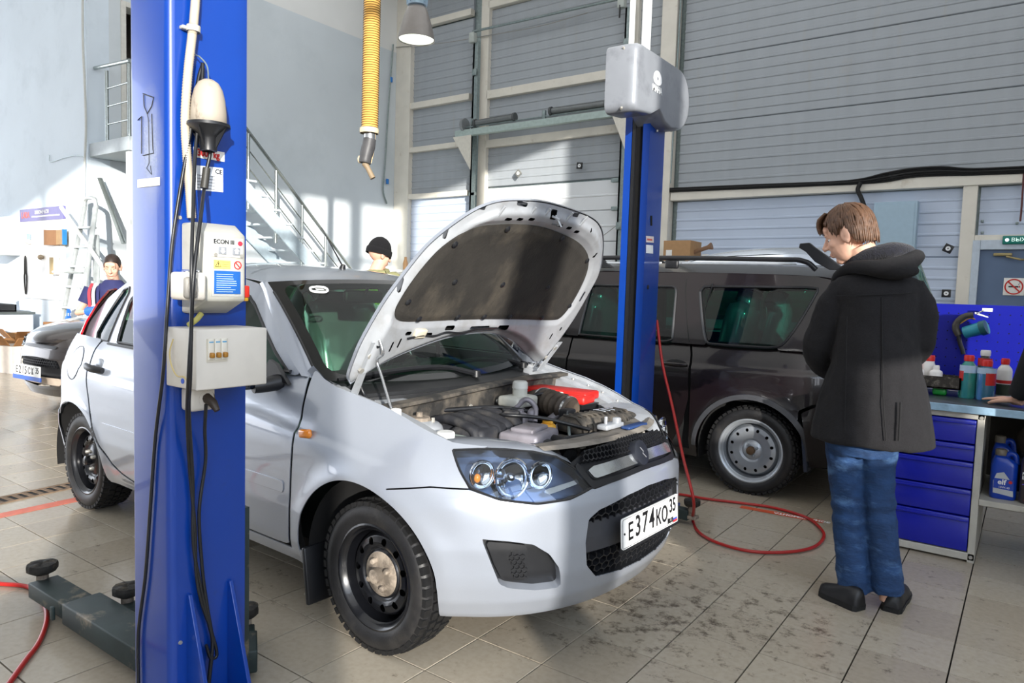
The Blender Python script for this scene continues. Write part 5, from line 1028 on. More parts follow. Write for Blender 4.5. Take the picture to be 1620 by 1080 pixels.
# ---- loose leads on the post
def lead(label, pts, r=.0048, name='cable', cat='cable', m=None, grp='black leads hanging on the near blue post'):
    P = smooth_path([on_x(u, v, PX+d) if d > -1 else on_y(u, v, PYN-.008) for u, v, d in pts], 7); o = MB().tube(P, r, n=10).build(name, m or M_BLK, angle=80); return tag(o, label, cat, grp)
lead('leftmost black lead, running down across the near post corner onto its side', [(321, 100, .02), (313, 130, .02), (301, 210, .03), (285, 300, .02), (273, 380, .015), (268, 440, .01), (264, 500, .01), (258, 590, .008), (246, 690, -9), (238, 800, -9), (230, 910, -9), (219, 1000, -9), (219, 1090, -9)])
lead('middle black lead, passing in front of the boxes with its lower end looped', [(321, 100, .025), (318, 160, .04), (309, 240, .05), (305, 350, .135), (303, 420, .175), (303, 500, .17), (298, 600, .165), (296, 660, .07), (300, 740, .02), (308, 830, .02), (310, 900, .02), (318, 950, .02), (335, 1000, .02), (343, 1035, .02), (333, 1040, .02), (326, 1020, .02)])
lead('right black lead, falling from the plug past the white breaker box', [(323, 298, .042), (318, 340, .135), (307, 430, .18), (303, 510, .175), (301, 600, .165), (299, 650, .07), (305, 760, .02), (306, 860, .02), (318, 930, .02), (330, 985, .02), (336, 1020, .02), (330, 1090, .02)])
lead('lowest black lead, plugged into the white socket and running to the floor', [(326, 640, .09), (324, 680, .05), (325, 730, .02), (315, 810, .02), (320, 900, .02), (328, 960, .02), (336, 1010, .02), (334, 1040, .02), (328, 1090, .02)])
# ---- far post with its grey drive cover
QX0, QX1, QY0, QY1 = -2.055, -1.893, 3.93, 4.155
rp = thing('lift_post', 'far blue lift post topped by the grey drive cover, behind the raised bonnet', 'lift post', (-1.97, 4.04, 0), 0, 'posts of the two-post lift')
wr2 = dict(parent=rp, world=True)
column(rp, QX0, QX1, QY0, QY1, 2.40, -1)
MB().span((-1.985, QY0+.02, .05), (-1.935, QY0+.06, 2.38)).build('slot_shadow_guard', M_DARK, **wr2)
MB().span((-2.005, QY0-.004, .3), (-1.985, QY0+.03, 2.38)).build('slide_rail', M_BLK, **wr2)
MB().span((-2.15, QY0-.05, 0), (-1.70, QY1+.03, .018)).build('base_plate', M_BLUE, **wr2)
MB().rbox((-2.06, 3.87, .60), (.13, .12, .16), .01).build('carriage', M_ARM, **wr2)
a1 = on_z(1090, 812, .06); arm(rp, (-1.97, 3.90, .06), (a1[0], a1[1], .06), .08, .045, 1)
def onr(u, v, d=.0015): return on_x(u, v, QX1+d)
for (u0, v0, u1, v1), nm, cc in (((1022, 373, 1034, 383), 'red_sticker', '#e8dcd6'), ((1022, 387, 1033, 400), 'white_sticker', '#dfe6ee')):
    MB().add([onr(u0, v0), onr(u1, v0+1), onr(u1, v1+1), onr(u0, v1)], [(0, 1, 2, 3)]).build('post_sticker', mat(nm, cc, 0.5), solid=.001, **wr2)
MB().add([onr(1024, 377, .003), onr(1032, 378, .003), onr(1032, 381, .003), onr(1024, 380, .003)], [(0, 1, 2, 3)]).build('sticker_print', mat('pale_red_print', '#d86a5a', 0.5), solid=.0005, **wr2)
MB().add([onr(1029, 341, .002), onr(1032, 341, .002), onr(1032, 357, .002), onr(1029, 357, .002)], [(0, 1, 2, 3)]).build('slot_hole', M_DARK, **wr2)
MB().lathe([(.0005, .003), (.010, .003), (.014, .002), (.014, 0)], onr(1025, 454, 0), (1, 0, 0), n=16).build('round_plug', M_BLK, **wr2)
# drive cover: a rounded moulding with a D-shaped front
hx0, hx1 = -1.985, -1.80
M_COVER = mat('grey_drive_cover', '#8d9198', 0.35, metal=0.15, var=0.08, scale=5, stain='#5d6066', stain_amt=0.4, stain_scale=6, coat=0.2)
def dsec(k, x):
    y0, y1, z0, z1 = 3.535, 4.295, 2.30, 2.665; cy, cz = (y0+y1)/2, (z0+z1)/2; P = []
    pts_ = [(3.56, 2.38), (3.56, 2.69)]
    out = []
    r1 = .045
    for a in np.linspace(PI, PI/2, 6): out.append((3.535+r1+r1*math.cos(a), 2.665-r1+r1*math.sin(a)))
    for a in np.linspace(PI/2, -PI/2, 22): out.append((4.12+.175*math.cos(a), 2.485+.18*math.sin(a)))
    out += [(4.03, 2.29), (3.94, 2.31), (3.85, 2.365), (3.74, 2.315)]
    for a in np.linspace(1.5*PI, PI, 6): out.append((3.535+r1+r1*math.cos(a), 2.30+r1+r1*math.sin(a)))
    return [(x, cy+(y-cy)*k, cz+(z-cz)*k) for y, z in out]
hd_ = MB(); hd_.loft([dsec(1, hx0), dsec(1.0, hx1-.05), dsec(.985, hx1-.02), dsec(.95, hx1-.004), dsec(.90, hx1)]); hdo_ = hd_.build('drive_cover', M_COVER, angle=50, **wr2)
hw = dict(parent=hdo_, world=True); lg_ = V3((hx1+.002, 3.80, 2.52))
MB().prism([(.055*math.cos(t), .030*math.sin(t)+(.018 if 0 < t < PI else 0)*math.sin(t)) for t in np.linspace(0, 2*PI, 28, endpoint=False)], lg_, (0, 1, 0), (0, 0, 1), (.001, 0, 0)).build('eye_emblem', MARK_WHITE, **hw)
MB().cyl(lg_+V3((.001, 0, .006)), lg_+V3((.002, 0, .006)), .009, n=16).build('eye_pupil', M_COVER, **hw)
text('cover_lettering', 'MAHA', MARK_WHITE, hdo_, lg_+V3((.001, .0, -.055)), (0, 1, 0), (0, 0, 1), .052, world=True, bold=.0008, sx=.85)
for y, z in ((3.54, 2.63), (3.54, 2.32), (4.0, 2.29), (4.2, 2.33)): MB().lathe([(.0005, .012), (.007, .012), (.008, 0)], (hx1-.08, y, z), (0, -1 if y < 3.6 else 0, -1 if z < 2.5 else 1), n=8).build('cover_bolt', M_BOLT, **hw)
for y, r, lb in ((3.66, .016, 'lit'), (3.84, .026, 'wide')):
    MB().rbox((-1.90, y, 3.50), (r*1.6, r*1.6, 1.75), .004).build('overhead_duct', mat('pale_cable_duct', '#e4e6e3', 0.45), **wr2)
# red air hose from the far post down and round over the floor
M_HOSE = mat('red_air_hose', '#a81f1c', 0.4, var=0.12, scale=12)
hp = [V3((-1.905, 4.17, 1.15))]+[on_y(1048, 575, 4.10), on_y(1063, 640, 4.0), on_y(1080, 720, 3.85)]+[on_y(1097, 800, 3.75)]
hp[-1] = on_z(1097, 790, .22)
fl = [(1096, 822), (1107, 843), (1140, 860), (1190, 872), (1245, 873), (1285, 866), (1302, 852), (1300, 838), (1275, 818), (1225, 803), (1170, 795), (1120, 789), (1085, 783), (1050, 778)]
P = smooth_path([tuple(q) for q in hp]+[tuple(on_z(u, v, .012)) for u, v in fl], 8); o = MB().tube(P, .0085, n=10).build('air_hose', M_HOSE); tag(o, 'red air hose dropping beside the far blue post and looping over the tiles', 'hose')
P = smooth_path([tuple(on_z(u, v, .010)) for u, v in ((-420, 905), (-200, 900), (-40, 917), (0, 923), (35, 926), (55, 934), (70, 955), (74, 980), (62, 1015), (40, 1045), (15, 1080), (-10, 1115), (-60, 1200), (-100, 1300))], 8); o = MB().tube(P, .009, n=10).build('air_hose', M_HOSE); tag(o, 'red air hose on the tiles at the left, passing under the folded lifting arm', 'hose')
# ================================================================ THE OTHER CARS
def mirror_both(name, m, mb, parent, thick=.004): return mb.build(name, m, parent, solid=thick), mirror_y(mb).build(name, m, parent, solid=thick)
def glasshouse(yb, yr, zb, ZR_, pw=1.12):
    def g(X, z):
        zr = np.maximum(np.interp(X, *ZR_), zb+.3); t = np.clip((z-zb)/(zr-zb), -.1, 1.06); tt = np.sign(t)*np.abs(t)**pw; y0 = np.interp(X, *yb); return np.stack([X, -(y0-(y0-yr)*tt), z], -1)
    def pan(poly, holes=(), d=0.0, ds=.02):
        A = np.array(poly, float); lo = A.min(0)-.02; hi = A.max(0)+.02
        def f(P):
            D = sd_poly(P, A)
            for h in holes: D = np.maximum(D, -sd_poly(P, np.array(h)))
            return D
        return cut_panel(MB(), np.arange(lo[0], hi[0]+ds, ds), np.arange(lo[1], hi[1]+ds, ds), f, lambda x, z: g(x, z)+V3((0, -d, 0)))
    return g, pan
def body_top(par, paint, st, glassm, order, nq=31):
    """roof skin, windscreen and rear glass between stations (edge xyz, centre xz)"""
    q = np.linspace(-1, 1, nq); out = {}
    for nm, ks, m, sub in order:
        E = smooth_path([st[k][0] for k in ks], sub); Cc = smooth_path([(st[k][1][0], 0, st[k][1][1]) for k in ks], sub)
        out[nm] = MB().grid(np.array([xsec(e, (c[0], c[2]), q) for e, c in zip(E, Cc)])).build(nm, m, par, solid=.005 if m is paint else 0)
    return out
# ---- dark brown estate car standing behind the lift, nose to the left
M_BROWN = mat('dark_brown_metallic_paint', '#130b0e', 0.3, metal=0.1, var=0.08, scale=300, coat=0.6)
M_GLASSD = glass('teal_tinted_glass', '#5fa597', 0.8, base=0.05)
wag = thing('estate_car', 'dark brown estate car with silver steel wheels and roof rails, behind the far post', 'car', (-1.46, 5.575, 0), PI)
WB_ = Body(.855, 2.95, .74, 2.4, -.12, .55, 2.8,
    prof=([.16, .22, .32, .5, .7, .8], [.92, .955, .985, 1., 1., .995]), top=([-1, 3.7], [.93, .90]), ztop=([-.7, 0, 2.3, 2.9, 3.7], [1.0, .99, .97, .95, .80]),
    fx=([.15, .3, .5, .7, .85, 1.0], [.93, .99, 1, .96, .88, .78]), rx=([.2, .45, .7, 1.0], [.96, 1, 1, .96]), crease=(([-1, 3], [.845, .80]), .016, ([-1, 3], [1, 1])), flare=((0, .28, .36, .02), (2.905, .28, .36, .02)))
wS = WB_.S; wa = (wS(0), .275); wfa = (wS(2.905)+0.02, .285)
wpan = lambda poly, holes=(), **k: WB_.panel(poly, holes, ds=.02, dz=.014, **k)
rq = [(wS(.425), .20), (wS(.425), .70), (wS(.44), .90), (wS(.47), 1.005), (WB_.L, 1.005), (WB_.L, .66), (wS(-.38), .645), (wS(-.30), .60), (wS(-.30), .20)]
wq = mirror_both('rear_quarter', M_BROWN, wpan(rq, [arch(wa, .365)]), wag)
mirror_both('rear_bumper', M_BROWN, wpan([(wS(-.385), .24), (WB_.L, .24), (WB_.L, .65), (wS(-.395), .635), (wS(-.31), .59)], [arch(wa, .365)], d=.012), wag)
wrd = mirror_both('rear_door', M_BROWN, wpan([(wS(1.44), .25), (wS(.56), .25), (wS(.47), .42), (wS(.435), .60), (wS(.45), .90), (wS(.48), 1.0), (wS(1.43), .985)], [arch(wa, .40)]), wag)
wfd = mirror_both('front_door', M_BROWN, wpan([(wS(2.45), .25), (wS(1.45), .25), (wS(1.44), .985), (wS(2.42), .96), (wS(2.50), .7)]), wag)
mirror_both('front_wing', M_BROWN, wpan([(wS(2.46), .25), (wS(2.51), .7), (wS(2.43), .96), (wS(2.9), .94), (wS(3.3), .90), (wS(3.3), .62), (wS(3.24), .25)], [arch(wfa, .365)]), wag)
mirror_both('sill', M_BROWN, wpan([(wS(2.55), .19), (wS(.30), .19), (wS(.33), .245), (wS(2.55), .245)], [arch(wa, .365)]), wag)
fb_ = WB_.panel([(-1.2, .22), (1.2, .22), (1.2, .60), (.6, .66), (0, .66), (-.6, .66), (-1.2, .60)], [arch(wfa, .365)], ds=.03, dz=.03); fb_.build('front_bumper', M_BROWN, wag, solid=.004)
bn = MB(); qv = np.linspace(-1, 1, 25); bn.grid(np.array([np.stack([np.full(25, x)-.10*np.abs(qv)**3, qv*w_, z-.05*np.abs(qv)**2.5], 1) for x, w_, z in ((2.42, .74, 1.02), (2.8, .76, 1.0), (3.2, .74, .95), (3.5, .68, .86), (3.62, .6, .72))])); bn.build('bonnet', M_BROWN, wag, solid=.004)
for sg in (1, -1):
    th = np.linspace(.02, PI-.02, 40); rp_ = np.stack([0*th+wa[0]-.366*np.cos(th), wa[1]+.366*np.sin(th)], 1); MB().grid(np.stack([WB_.pos(rp_[:, 0]*sg, rp_[:, 1], .014), WB_.pos((wa[0]-.395*np.cos(th))*sg, wa[1]+.395*np.sin(th), .010), WB_.pos((wa[0]-.40*np.cos(th))*sg, wa[1]+.40*np.sin(th), .0)])).build('arch_moulding', mat('satin_grey_black_moulding', '#3c3d41', 0.35, var=0.1), wq[0 if sg > 0 else 1], solid=.004)
wZR = ([-.62, -.45, -.3, .3, 1.5, 2.2, 2.62], [1.0, 1.43, 1.462, 1.475, 1.475, 1.42, .97])
wg2, wgp = glasshouse(([-.7, 0, 2.7], [.79, .805, .785]), .665, .99, wZR)
WQ = smooth_path([(.445, 1.34), (.40, 1.16), (.35, 1.01), (.30, .985), (0, .985), (-.10, .99), (-.17, 1.02), (-.25, 1.16), (-.325, 1.34), (-.33, 1.37), (-.30, 1.385), (0, 1.385), (.38, 1.38), (.43, 1.372)], 3)
WD = [(1.36, .945), (1.33, 1.36), (1.30, 1.37), (.66, 1.372), (.625, 1.36), (.595, 1.0), (.62, .985), (.66, .978)]
WF = [(1.50, .99), (1.47, 1.36), (2.02, 1.36), (2.40, 1.01), (2.40, .985)]
WD[0] = (1.365, .985)
fr2 = mirror_both('side_frame', M_BROWN, wgp([(2.62, .975), (2.2, 1.42), (1.5, 1.475), (.3, 1.475), (-.3, 1.462), (-.45, 1.43), (-.60, 1.02), (-.60, .975)], [WQ, WD, WF]), wag, .006)
for poly, par in ((WQ, wq), (WD, wrd), (WF, wfd)):
    A = np.array(poly); gl = wgp(poly, d=-.006); R_ = resample(np.vstack([A, A[:1]]), 90); L_ = wg2(R_[:, 0], R_[:, 1])
    for k, sg in ((0, 1), (1, -1)): (gl if sg > 0 else mirror_y(gl)).build('side_window', M_GLASSD, par[k]); MB().tube(L_*V3((1, sg, 1)), .009, n=6).build('window_seal', M_BLK, par[k])
for k, sg in ((0, 1), (1, -1)):
    MB().tube(wg2(np.array([.56, .555, .50, .47]), np.array([1.43, 1.35, 1.1, .99]))*V3((1, sg, 1))+V3((0, -.001*sg, 0)), .0035, n=5).build('door_gap', M_GAP, wrd[k])
    q = WB_.pos(np.array([wS(.55)*sg]), np.array([.825]))[0]; MB().ball(q+V3((0, .012*sg, 0)), (.085, .018, .035), 18, 9).build('handle_cup', M_GAP, wrd[k]); MB().tube([q+V3((x, -sg*y, .004)) for x, y in ((-.085, .006), (-.04, .022), (.04, .022), (.085, .006))], .013, n=8).build('door_handle', M_BROWN, wrd[k])
wst = {'b': ((2.64, .70, .97), (2.80, 1.0)), 'h': ((2.18, .64, 1.42), (2.08, 1.50)), 'r1': ((1.5, .665, 1.475), (1.5, 1.56)), 'r2': ((.3, .665, 1.475), (.3, 1.565)), 'r3': ((-.33, .66, 1.46), (-.5, 1.53)), 'e': ((-.46, .64, 1.42), (-.60, 1.45)), 'z': ((-.62, .74, 1.0), (-.68, 1.0))}
bt_ = body_top(wag, M_BROWN, wst, M_GLASSD, [('windscreen', ('b', 'h'), M_GLASSD, 6), ('roof', ('h', 'r1', 'r2', 'r3', 'e'), M_BROWN, 5), ('rear_window', ('e', 'z'), M_GLASSD, 6)])
for sg in (1, -1):
    rl = MB(); rl.tube(smooth_path([(-.30, sg*.62, 1.505), (-.22, sg*.625, 1.56), (0, sg*.63, 1.572), (1.2, sg*.63, 1.585), (1.75, sg*.62, 1.56), (1.85, sg*.615, 1.50)], 5), .017, n=8); ro = rl.build('roof_rail', M_BLK, wag)
    MB().rbox((.70, sg*.632, 1.535), (.10, .03, .06), .008).build('rail_foot', M_BLK, ro)
    for x0, x1 in ((-.18, .62), (.78, 1.6)): MB().rbox(((x0+x1)/2, sg*.632, 1.545), (x1-x0, .012, .018), .004).build('rail_insert', mat('bright_rail_insert', '#d7dee6', 0.2, metal=0.7), ro)
    for x in (-.215, 1.45): 
        f_ = MB(); f_.prism([(-.22, -.06), (-.12, -.06), (-.03, -.01), (.03, .055), (.075, .082), (.07, .110), (.01, .114), (-.02, .088), (-.10, .03)][::-1], (x-.05, sg*.63-.02, 1.565), (1, 0, 0), (0, 0, 1), (0, .04, 0)); f_.build('rack_foot', M_BLK, ro, bevel=.004)
isl = MB(); 
for sg in (1, -1): isl.grid(np.stack([WB_.pos(np.linspace(.3, WB_.L, 90)*sg, 0*np.linspace(0, 1, 90)+z, -.04) for z in (.62, .75, .88, .99)]))
for sg in (1, -1): isl.grid(np.stack([WB_.pos(np.linspace(wS(2.5), wS(.42), 40)*sg, 0*np.linspace(0, 1, 40)+z, -.04) for z in (.22, .40, .62)]))
isl.span((-.60, -.68, .22), (2.6, .68, .26)); isl.span((-.6, -.6, .26), (.35, .6, .6)); isl.build('inner_shell', M_DARK, wag)
for sx in (0, 2.905):
    for sg in (1, -1):
        t_ = np.linspace(-.25, PI+.25, 26); ring = lambda y, r: np.stack([sx+r*np.cos(t_), 0*t_+sg*y, .28+r*np.sin(t_)], 1); MB().grid(np.stack([ring(.80, .372), ring(.72, .372), ring(.55, .36), ring(.5, .3), ring(.49, .05)])).build('wheel_housing', M_DARK, wag)
        wheel(wag, (sx, sg*.745, .292), .298, .19, sg, M_RIMS, M_RIMS, M_RIMS, mat('rusty_hub', '#5b452f', 0.7, var=0.3, scale=40), holes=12, hole_r=.012, rr=.208, hub_r=.06, label='studded tyre on a silver steel wheel')
for sg in (1, -1):
    MB().rbox((-.345, sg*.79, .33), (.025, .09, .24), .006, rot=roty(.12)).build('mud_flap', mat('dark_blue_mud_flap', '#2a3346', 0.5), wag)
    MB().ball((2.30, sg*.95, 1.03), (.07, .12, .08), 16, 10).build('door_mirror', M_BROWN, wag)
for x in (.55, 1.75):
    for sg in (1, -1):
        s_ = MB(); s_.rbox((x, sg*.35, .58), (.5, .48, .18), .06); s_.rbox((x-.27, sg*.35, .88), (.14, .46, .62), .06, rot=roty(-.2)); s_.rbox((x-.36, sg*.35, 1.23), (.10, .26, .18), .04); st = s_.build('seat', M_SEAT, wag)
        f_ = MB(); f_.rbox((x-.275, sg*.35, .94), (.20, .50, .70), .08, rot=roty(-.2)); f_.rbox((x-.345, sg*.35, 1.26), (.15, .32, .22), .07); f_.build('seat_cover_film', M_FILM, st)
belt = MB(); belt.tube([(.36, .70, 1.40), (.40, .72, 1.20), (.38, .70, .95)], .02, n=6, squash=(1, .2)); belt.build('seat_belt', M_BLK, wag)
mirror_both('pillar_trim', mat('dark_pillar_trim', '#2b2b2d', 0.6), wgp([(.47, .98), (.575, 1.40), (.44, 1.40), (.36, .98)], d=-.05), wag)
mirror_both('tail_lamp', M_GLASSR, wpan([(wS(-.44), .75), (wS(-.56), .75), (wS(-.56), 1.0), (wS(-.46), 1.0)], d=.004), wag)
# ---- dark grey saloon at the back left, nose towards the viewer
M_GRAPH = mat('graphite_metallic_paint', '#403c3c', 0.22, metal=0.5, var=0.05, scale=300, coat=1.0)
GC = V3((-7.56, 2.72, 0))
sal = thing('saloon_car', 'graphite grey saloon car nosing out behind the silver hatchback, front number plate in view', 'car', tuple(GC), -PI/2+.07)
SB_ = Body(.83, -.80, .74, 2.5, -3.5, .6, 2.6, prof=([.16, .2, .3, .45, .6, .75], [.9, .93, .97, 1, 1., .99]), top=([-4.2, 0], [.92, .86]), ztop=([-4.2, -3, -1.6, -.7, -.3, 0], [1.0, 1.0, .97, .90, .84, .78]), fx=([.15, .25, .4, .55, .65, .72, .82], [.88, .95, .995, .99, .965, .93, .83]), rx=([.2, .5, 1.], [.95, 1, .97]), crease=(([-4, 0], [.80, .75]), .010, ([-4, -.6], [1, 1])), flare=((-.80, .28, .34, .012), (-3.28, .28, .34, .012)))
sS = SB_.S; sfa = (sS(-.80), .28); sra = (sS(-3.28), .28)
SL = [(-.36, .29), (-.40, .42), (-.34, .53), (0, .55), (.34, .53), (.40, .42), (.36, .29), (0, .27)]
SF = [(.50, .30), (.50, .44), (.60, .48), (.72, .46), (.74, .36), (.70, .30)]
sb_ = [(-1.25, .18), (1.25, .18), (1.25, .55), (1.05, .60), (.78, .585), (.55, .595), (.34, .62), (0, .635)]; sb_ += [(-a, b) for a, b in reversed(sb_[2:-1])]
sbp = SB_.panel(sb_, [hole(SL), hole(SF), hole([(-a, b) for a, b in SF]), arch(sfa, .345), arch((-sfa[0], sfa[1]), .345)], ds=.02, dz=.015).build('front_bumper', M_GRAPH, sal, solid=.004)
SB_.panel(SL, d=-.04, gap=-.004, ds=.03, dz=.02).build('lower_grille', M_BLK, sbp)
SB_.panel([(-.35, .285), (.35, .285), (.36, .36), (-.36, .36)], d=-.02, ds=.03, dz=.02).build('grille_insert', mat('pale_lower_insert', '#b9aa9c', 0.5), sbp, solid=.006)
hexgrid(SB_.pos, lambda P: sd_poly(P[None], np.array([(-.33, .46), (.33, .46), (.34, .52), (0, .54), (-.34, .52)]))[0] < 0, .02, -.4, .4, .45, .56, t=.004, squash=.8, lift=-.004, depth=.02).build('honeycomb', M_BLK, sbp, weld=False)
for sg in (1, -1):
    p_ = SB_.panel(SF, d=-.03, gap=-.003, ds=.02, dz=.02); (p_ if sg > 0 else mirror_y(p_)).build('fog_recess', M_BLK, sbp)
    HS = [(.40, .64), (.55, .61), (.78, .60), (1.0, .625), (1.16, .70), (1.12, .745), (.85, .745), (.55, .715)]
    mkk = (lambda mb: mb) if sg > 0 else mirror_y
    ho = mkk(SB_.panel(HS, d=-.03, gap=-.003, ds=.02, dz=.016)).build('head_lamp', M_LAMPB, sal)
    for s_, r_ in ((.70, .055), (.88, .05), (.55, .035)): mkk(MB().lathe([(r_*math.sin(t), -r_*.5*math.cos(t)) for t in np.linspace(.02, PI/2, 8)]+[(r_*1.08, .002)], SB_.pos(np.array([s_]), np.array([.672]), -.008)[0], (1, -.35, 0), n=20)).build('reflector', M_REFL, ho, fix=False)
    mkk(SB_.panel(HS, d=.001, ds=.03, dz=.02)).build('lamp_lens', M_GLASSW, ho)
    mkk(SB_.panel([(1.02, .30), (1.06, .58), (1.18, .68), (1.16, .75), (1.30, .82), (1.7, .88), (sS(-1.55), .95), (sS(-1.5), .70), (sS(-1.35), .22), (sS(-1.15), .22), (sS(-1.15), .30)], [arch(sfa, .345)], ds=.025, dz=.016)).build('front_wing', M_GRAPH, sal, solid=.004)
    mkk(SB_.panel([(sS(-1.36), .22), (sS(-1.51), .70), (sS(-1.56), .965), (sS(-2.6), .985), (sS(-2.6), .22)], ds=.04, dz=.02)).build('front_door', M_GRAPH, sal, solid=.004)
    mkk(SB_.panel([(sS(-2.61), .22), (sS(-2.61), .985), (SB_.L, .985), (SB_.L, .22)], [arch(sra, .345)], ds=.04, dz=.02)).build('rear_side', M_GRAPH, sal, solid=.004)
    for sx in (-.80, -3.28): wheel(sal, (sx, sg*.70, .282), .282, .175, sg, M_RIMB, M_RIMB, M_BOLT, M_RIMB, rr=.186, hub_r=.082)
ugp = SB_.panel([(-.30, .632), (.30, .632), (.32, .665), (0, .675), (-.32, .665)], d=-.004, ds=.03, dz=.014).build('upper_grille', M_BLK, sal); SB_.panel([(-.60, .60), (.60, .60), (.62, .70), (.50, .745), (0, .755), (-.50, .745), (-.62, .70)], d=-.014, ds=.03, dz=.014).build('nose_panel', M_GRAPH, sal, solid=.004); SB_.panel([(-.28, .645), (.28, .645), (.28, .656), (-.28, .656)], d=.006, ds=.03, dz=.01).build('chrome_bar', mat('satin_chrome', '#dfe5ea'), ugp, solid=.008)
bn = MB(); bn.grid(np.array([np.stack([np.full(25, x)-dx*np.abs(qv)**2.2, qv*w_, z-dz*np.abs(qv)**2.5], 1) for x, w_, z, dx, dz in ((-.035, .50, .690, .34, -.02), (-.05, .56, .725, .32, .0), (-.10, .60, .77, .30, .02), (-.2, .66, .82, .30, .03), (-.5, .71, .89, .2, .045), (-.9, .73, .94, .1, .045), (-1.25, .74, .965, .06, .035))])); bn.build('bonnet', M_GRAPH, sal, solid=.004)
sst = {'b': ((-1.45, .70, .94), (-1.22, .965)), 'h': ((-2.05, .58, 1.33), (-1.9, 1.39)), 'r1': ((-2.5, .58, 1.36), (-2.5, 1.44)), 'r2': ((-3.0, .57, 1.33), (-3.05, 1.41)), 'e': ((-3.2, .56, 1.29), (-3.3, 1.36)), 'z': ((-3.6, .66, 1.0), (-3.75, 1.02)), 't': ((-4.0, .64, .97), (-4.08, .98))}
body_top(sal, M_GRAPH, sst, M_GLASSC, [('windscreen', ('b', 'h'), M_GLASSC, 6), ('roof', ('h', 'r1', 'r2', 'e'), M_GRAPH, 5), ('rear_window', ('e', 'z'), M_GLASSC, 6), ('boot_lid', ('z', 't'), M_GRAPH, 4)])
sg2, sgp = glasshouse(([-4, -1.4], [.74, .74]), .58, .965, ([-3.7, -3.2, -2.5, -2.05, -1.4], [.97, 1.29, 1.36, 1.33, .96]))
SW = [(-1.62, .98), (-2.1, 1.28), (-2.5, 1.31), (-3.0, 1.29), (-3.3, 1.15), (-3.35, .99)]
mirror_both('side_frame', M_GRAPH, sgp([(-1.42, .96), (-2.05, 1.33), (-2.5, 1.36), (-3.0, 1.34), (-3.2, 1.29), (-3.65, .97)], [SW], ds=.03), sal); mirror_both('side_window', M_GLASSC, sgp(SW, d=-.005, ds=.03), sal)
ins_ = MB(); ins_.span((-3.9, -.72, .2), (-1.2, .72, .24)); ins_.span((-1.2, -.70, .3), (-.5, .70, .78)); ins_.span((-.5, -.42, .3), (-.15, .42, .6)); ins_.span((-4.0, -.7, .24), (-1.35, .7, .85)); ins_.build('inner_shell', M_DARK, sal)
# its number plate on a blue holder
pc = V3((.002, 0, .42)); pu = V3((0, 1, 0)); pn = V3((1, 0, .03)); pn /= np.linalg.norm(pn); pv = np.cross(pn, pu)
pl2 = MB().prism(rrect(.50, .112, .01), pc, pu, pv, pn*.006).build('number_plate', M_PLW, sal)
for ch, x, s_ in (('Е', -.19, .085), ('2', -.13, .105), ('1', -.075, .105), ('5', -.02, .105), ('С', .045, .085), ('Х', .105, .085), ('35', .195, .075)): text('plate_lettering', ch, M_PLK, pl2, pc+pu*x+pv*(.012 if ch == '35' else 0)+pn*.0066, pu, pv, s_, bold=.0015, sx=.8)
MB().prism(rrect(.53, .04, .006), pc-pv*.066, pu, pv, pn*.008).build('plate_holder', mat('blue_plate_holder', '#2259b8', 0.4), pl2)
# ---- pale car standing beyond the estate: its roof shows over the rails
M_PALE = mat('pale_blue_white_car_paint', '#cfd9e6', 0.25, metal=0.2, var=0.02, coat=1.0)
pal = thing('parked_car', 'pale car against the back panels, its roof showing over the estate car rails', 'car', (-1.30, 7.62, 0), PI)
PB_ = Body(.83, 2.9, .7, 2.4, -.1, .55, 2.6, prof=([.16, .3, .5, .8], [.92, .98, 1, 1]), top=([-1, 3.7], [.92, .88]), ztop=([-.7, 2.3, 3.6], [1.02, .98, .82]), fx=([.2, .5, .8, 1.0], [.95, 1, .92, .8]), rx=([.2, .5, 1.], [.96, 1, .96]))
pS = PB_.S
mirror_both('flank', M_PALE, PB_.panel([(0, .2), (PB_.L, .2), (PB_.L, 1.0), (pS(2.4), .97), (.3, .80), (0, .80)], [arch((pS(0), .28), .35), arch((pS(2.6), .28), .35)], ds=.05, dz=.03), pal)
pst = {'n': ((3.0, .55, .92), (3.2, .95)), 'b': ((2.35, .72, 1.08), (2.5, 1.12)), 'h': ((1.85, .62, 1.58), (1.72, 1.66)), 'r1': ((1.35, .63, 1.70), (1.35, 1.79)), 'r2': ((.5, .63, 1.73), (.5, 1.83)), 'e': ((-.30, .62, 1.64), (-.40, 1.74)), 'z': ((-.60, .70, 1.05), (-.66, 1.05))}
body_top(pal, M_PALE, pst, M_GLASSC, [('bonnet', ('n', 'b'), M_PALE, 5), ('windscreen', ('b', 'h'), M_GLASSC, 6), ('roof', ('h', 'r1', 'r2', 'e'), M_PALE, 6), ('rear_window', ('e', 'z'), M_GLASSC, 6)])
pg2, pgp = glasshouse(([-1, 3], [.77, .77]), .63, 1.02, ([-.6, -.3, .5, 1.35, 1.85, 2.4], [1.05, 1.64, 1.73, 1.70, 1.58, 1.04]))
PWN = [(2.15, 1.08), (1.75, 1.50), (1.3, 1.60), (.4, 1.62), (-.15, 1.54), (-.35, 1.10)]
mirror_both('side_frame', M_PALE, pgp([(2.40, 1.0), (1.85, 1.58), (1.35, 1.70), (.5, 1.73), (-.30, 1.64), (-.62, 1.0)], [PWN], ds=.04), pal); mirror_both('side_window', M_GLASSC, pgp(PWN, d=-.005, ds=.04), pal)
MB().span((-.55, -.65, .25), (3.2, .65, .6)).build('inner_shell', M_DARK, pal)
for sx in (0, 2.6):
    for sg in (1, -1): wheel(pal, (sx, sg*.72, .29), .29, .18, sg, M_RIMS, M_RIMS, M_BOLT, M_RIMS)
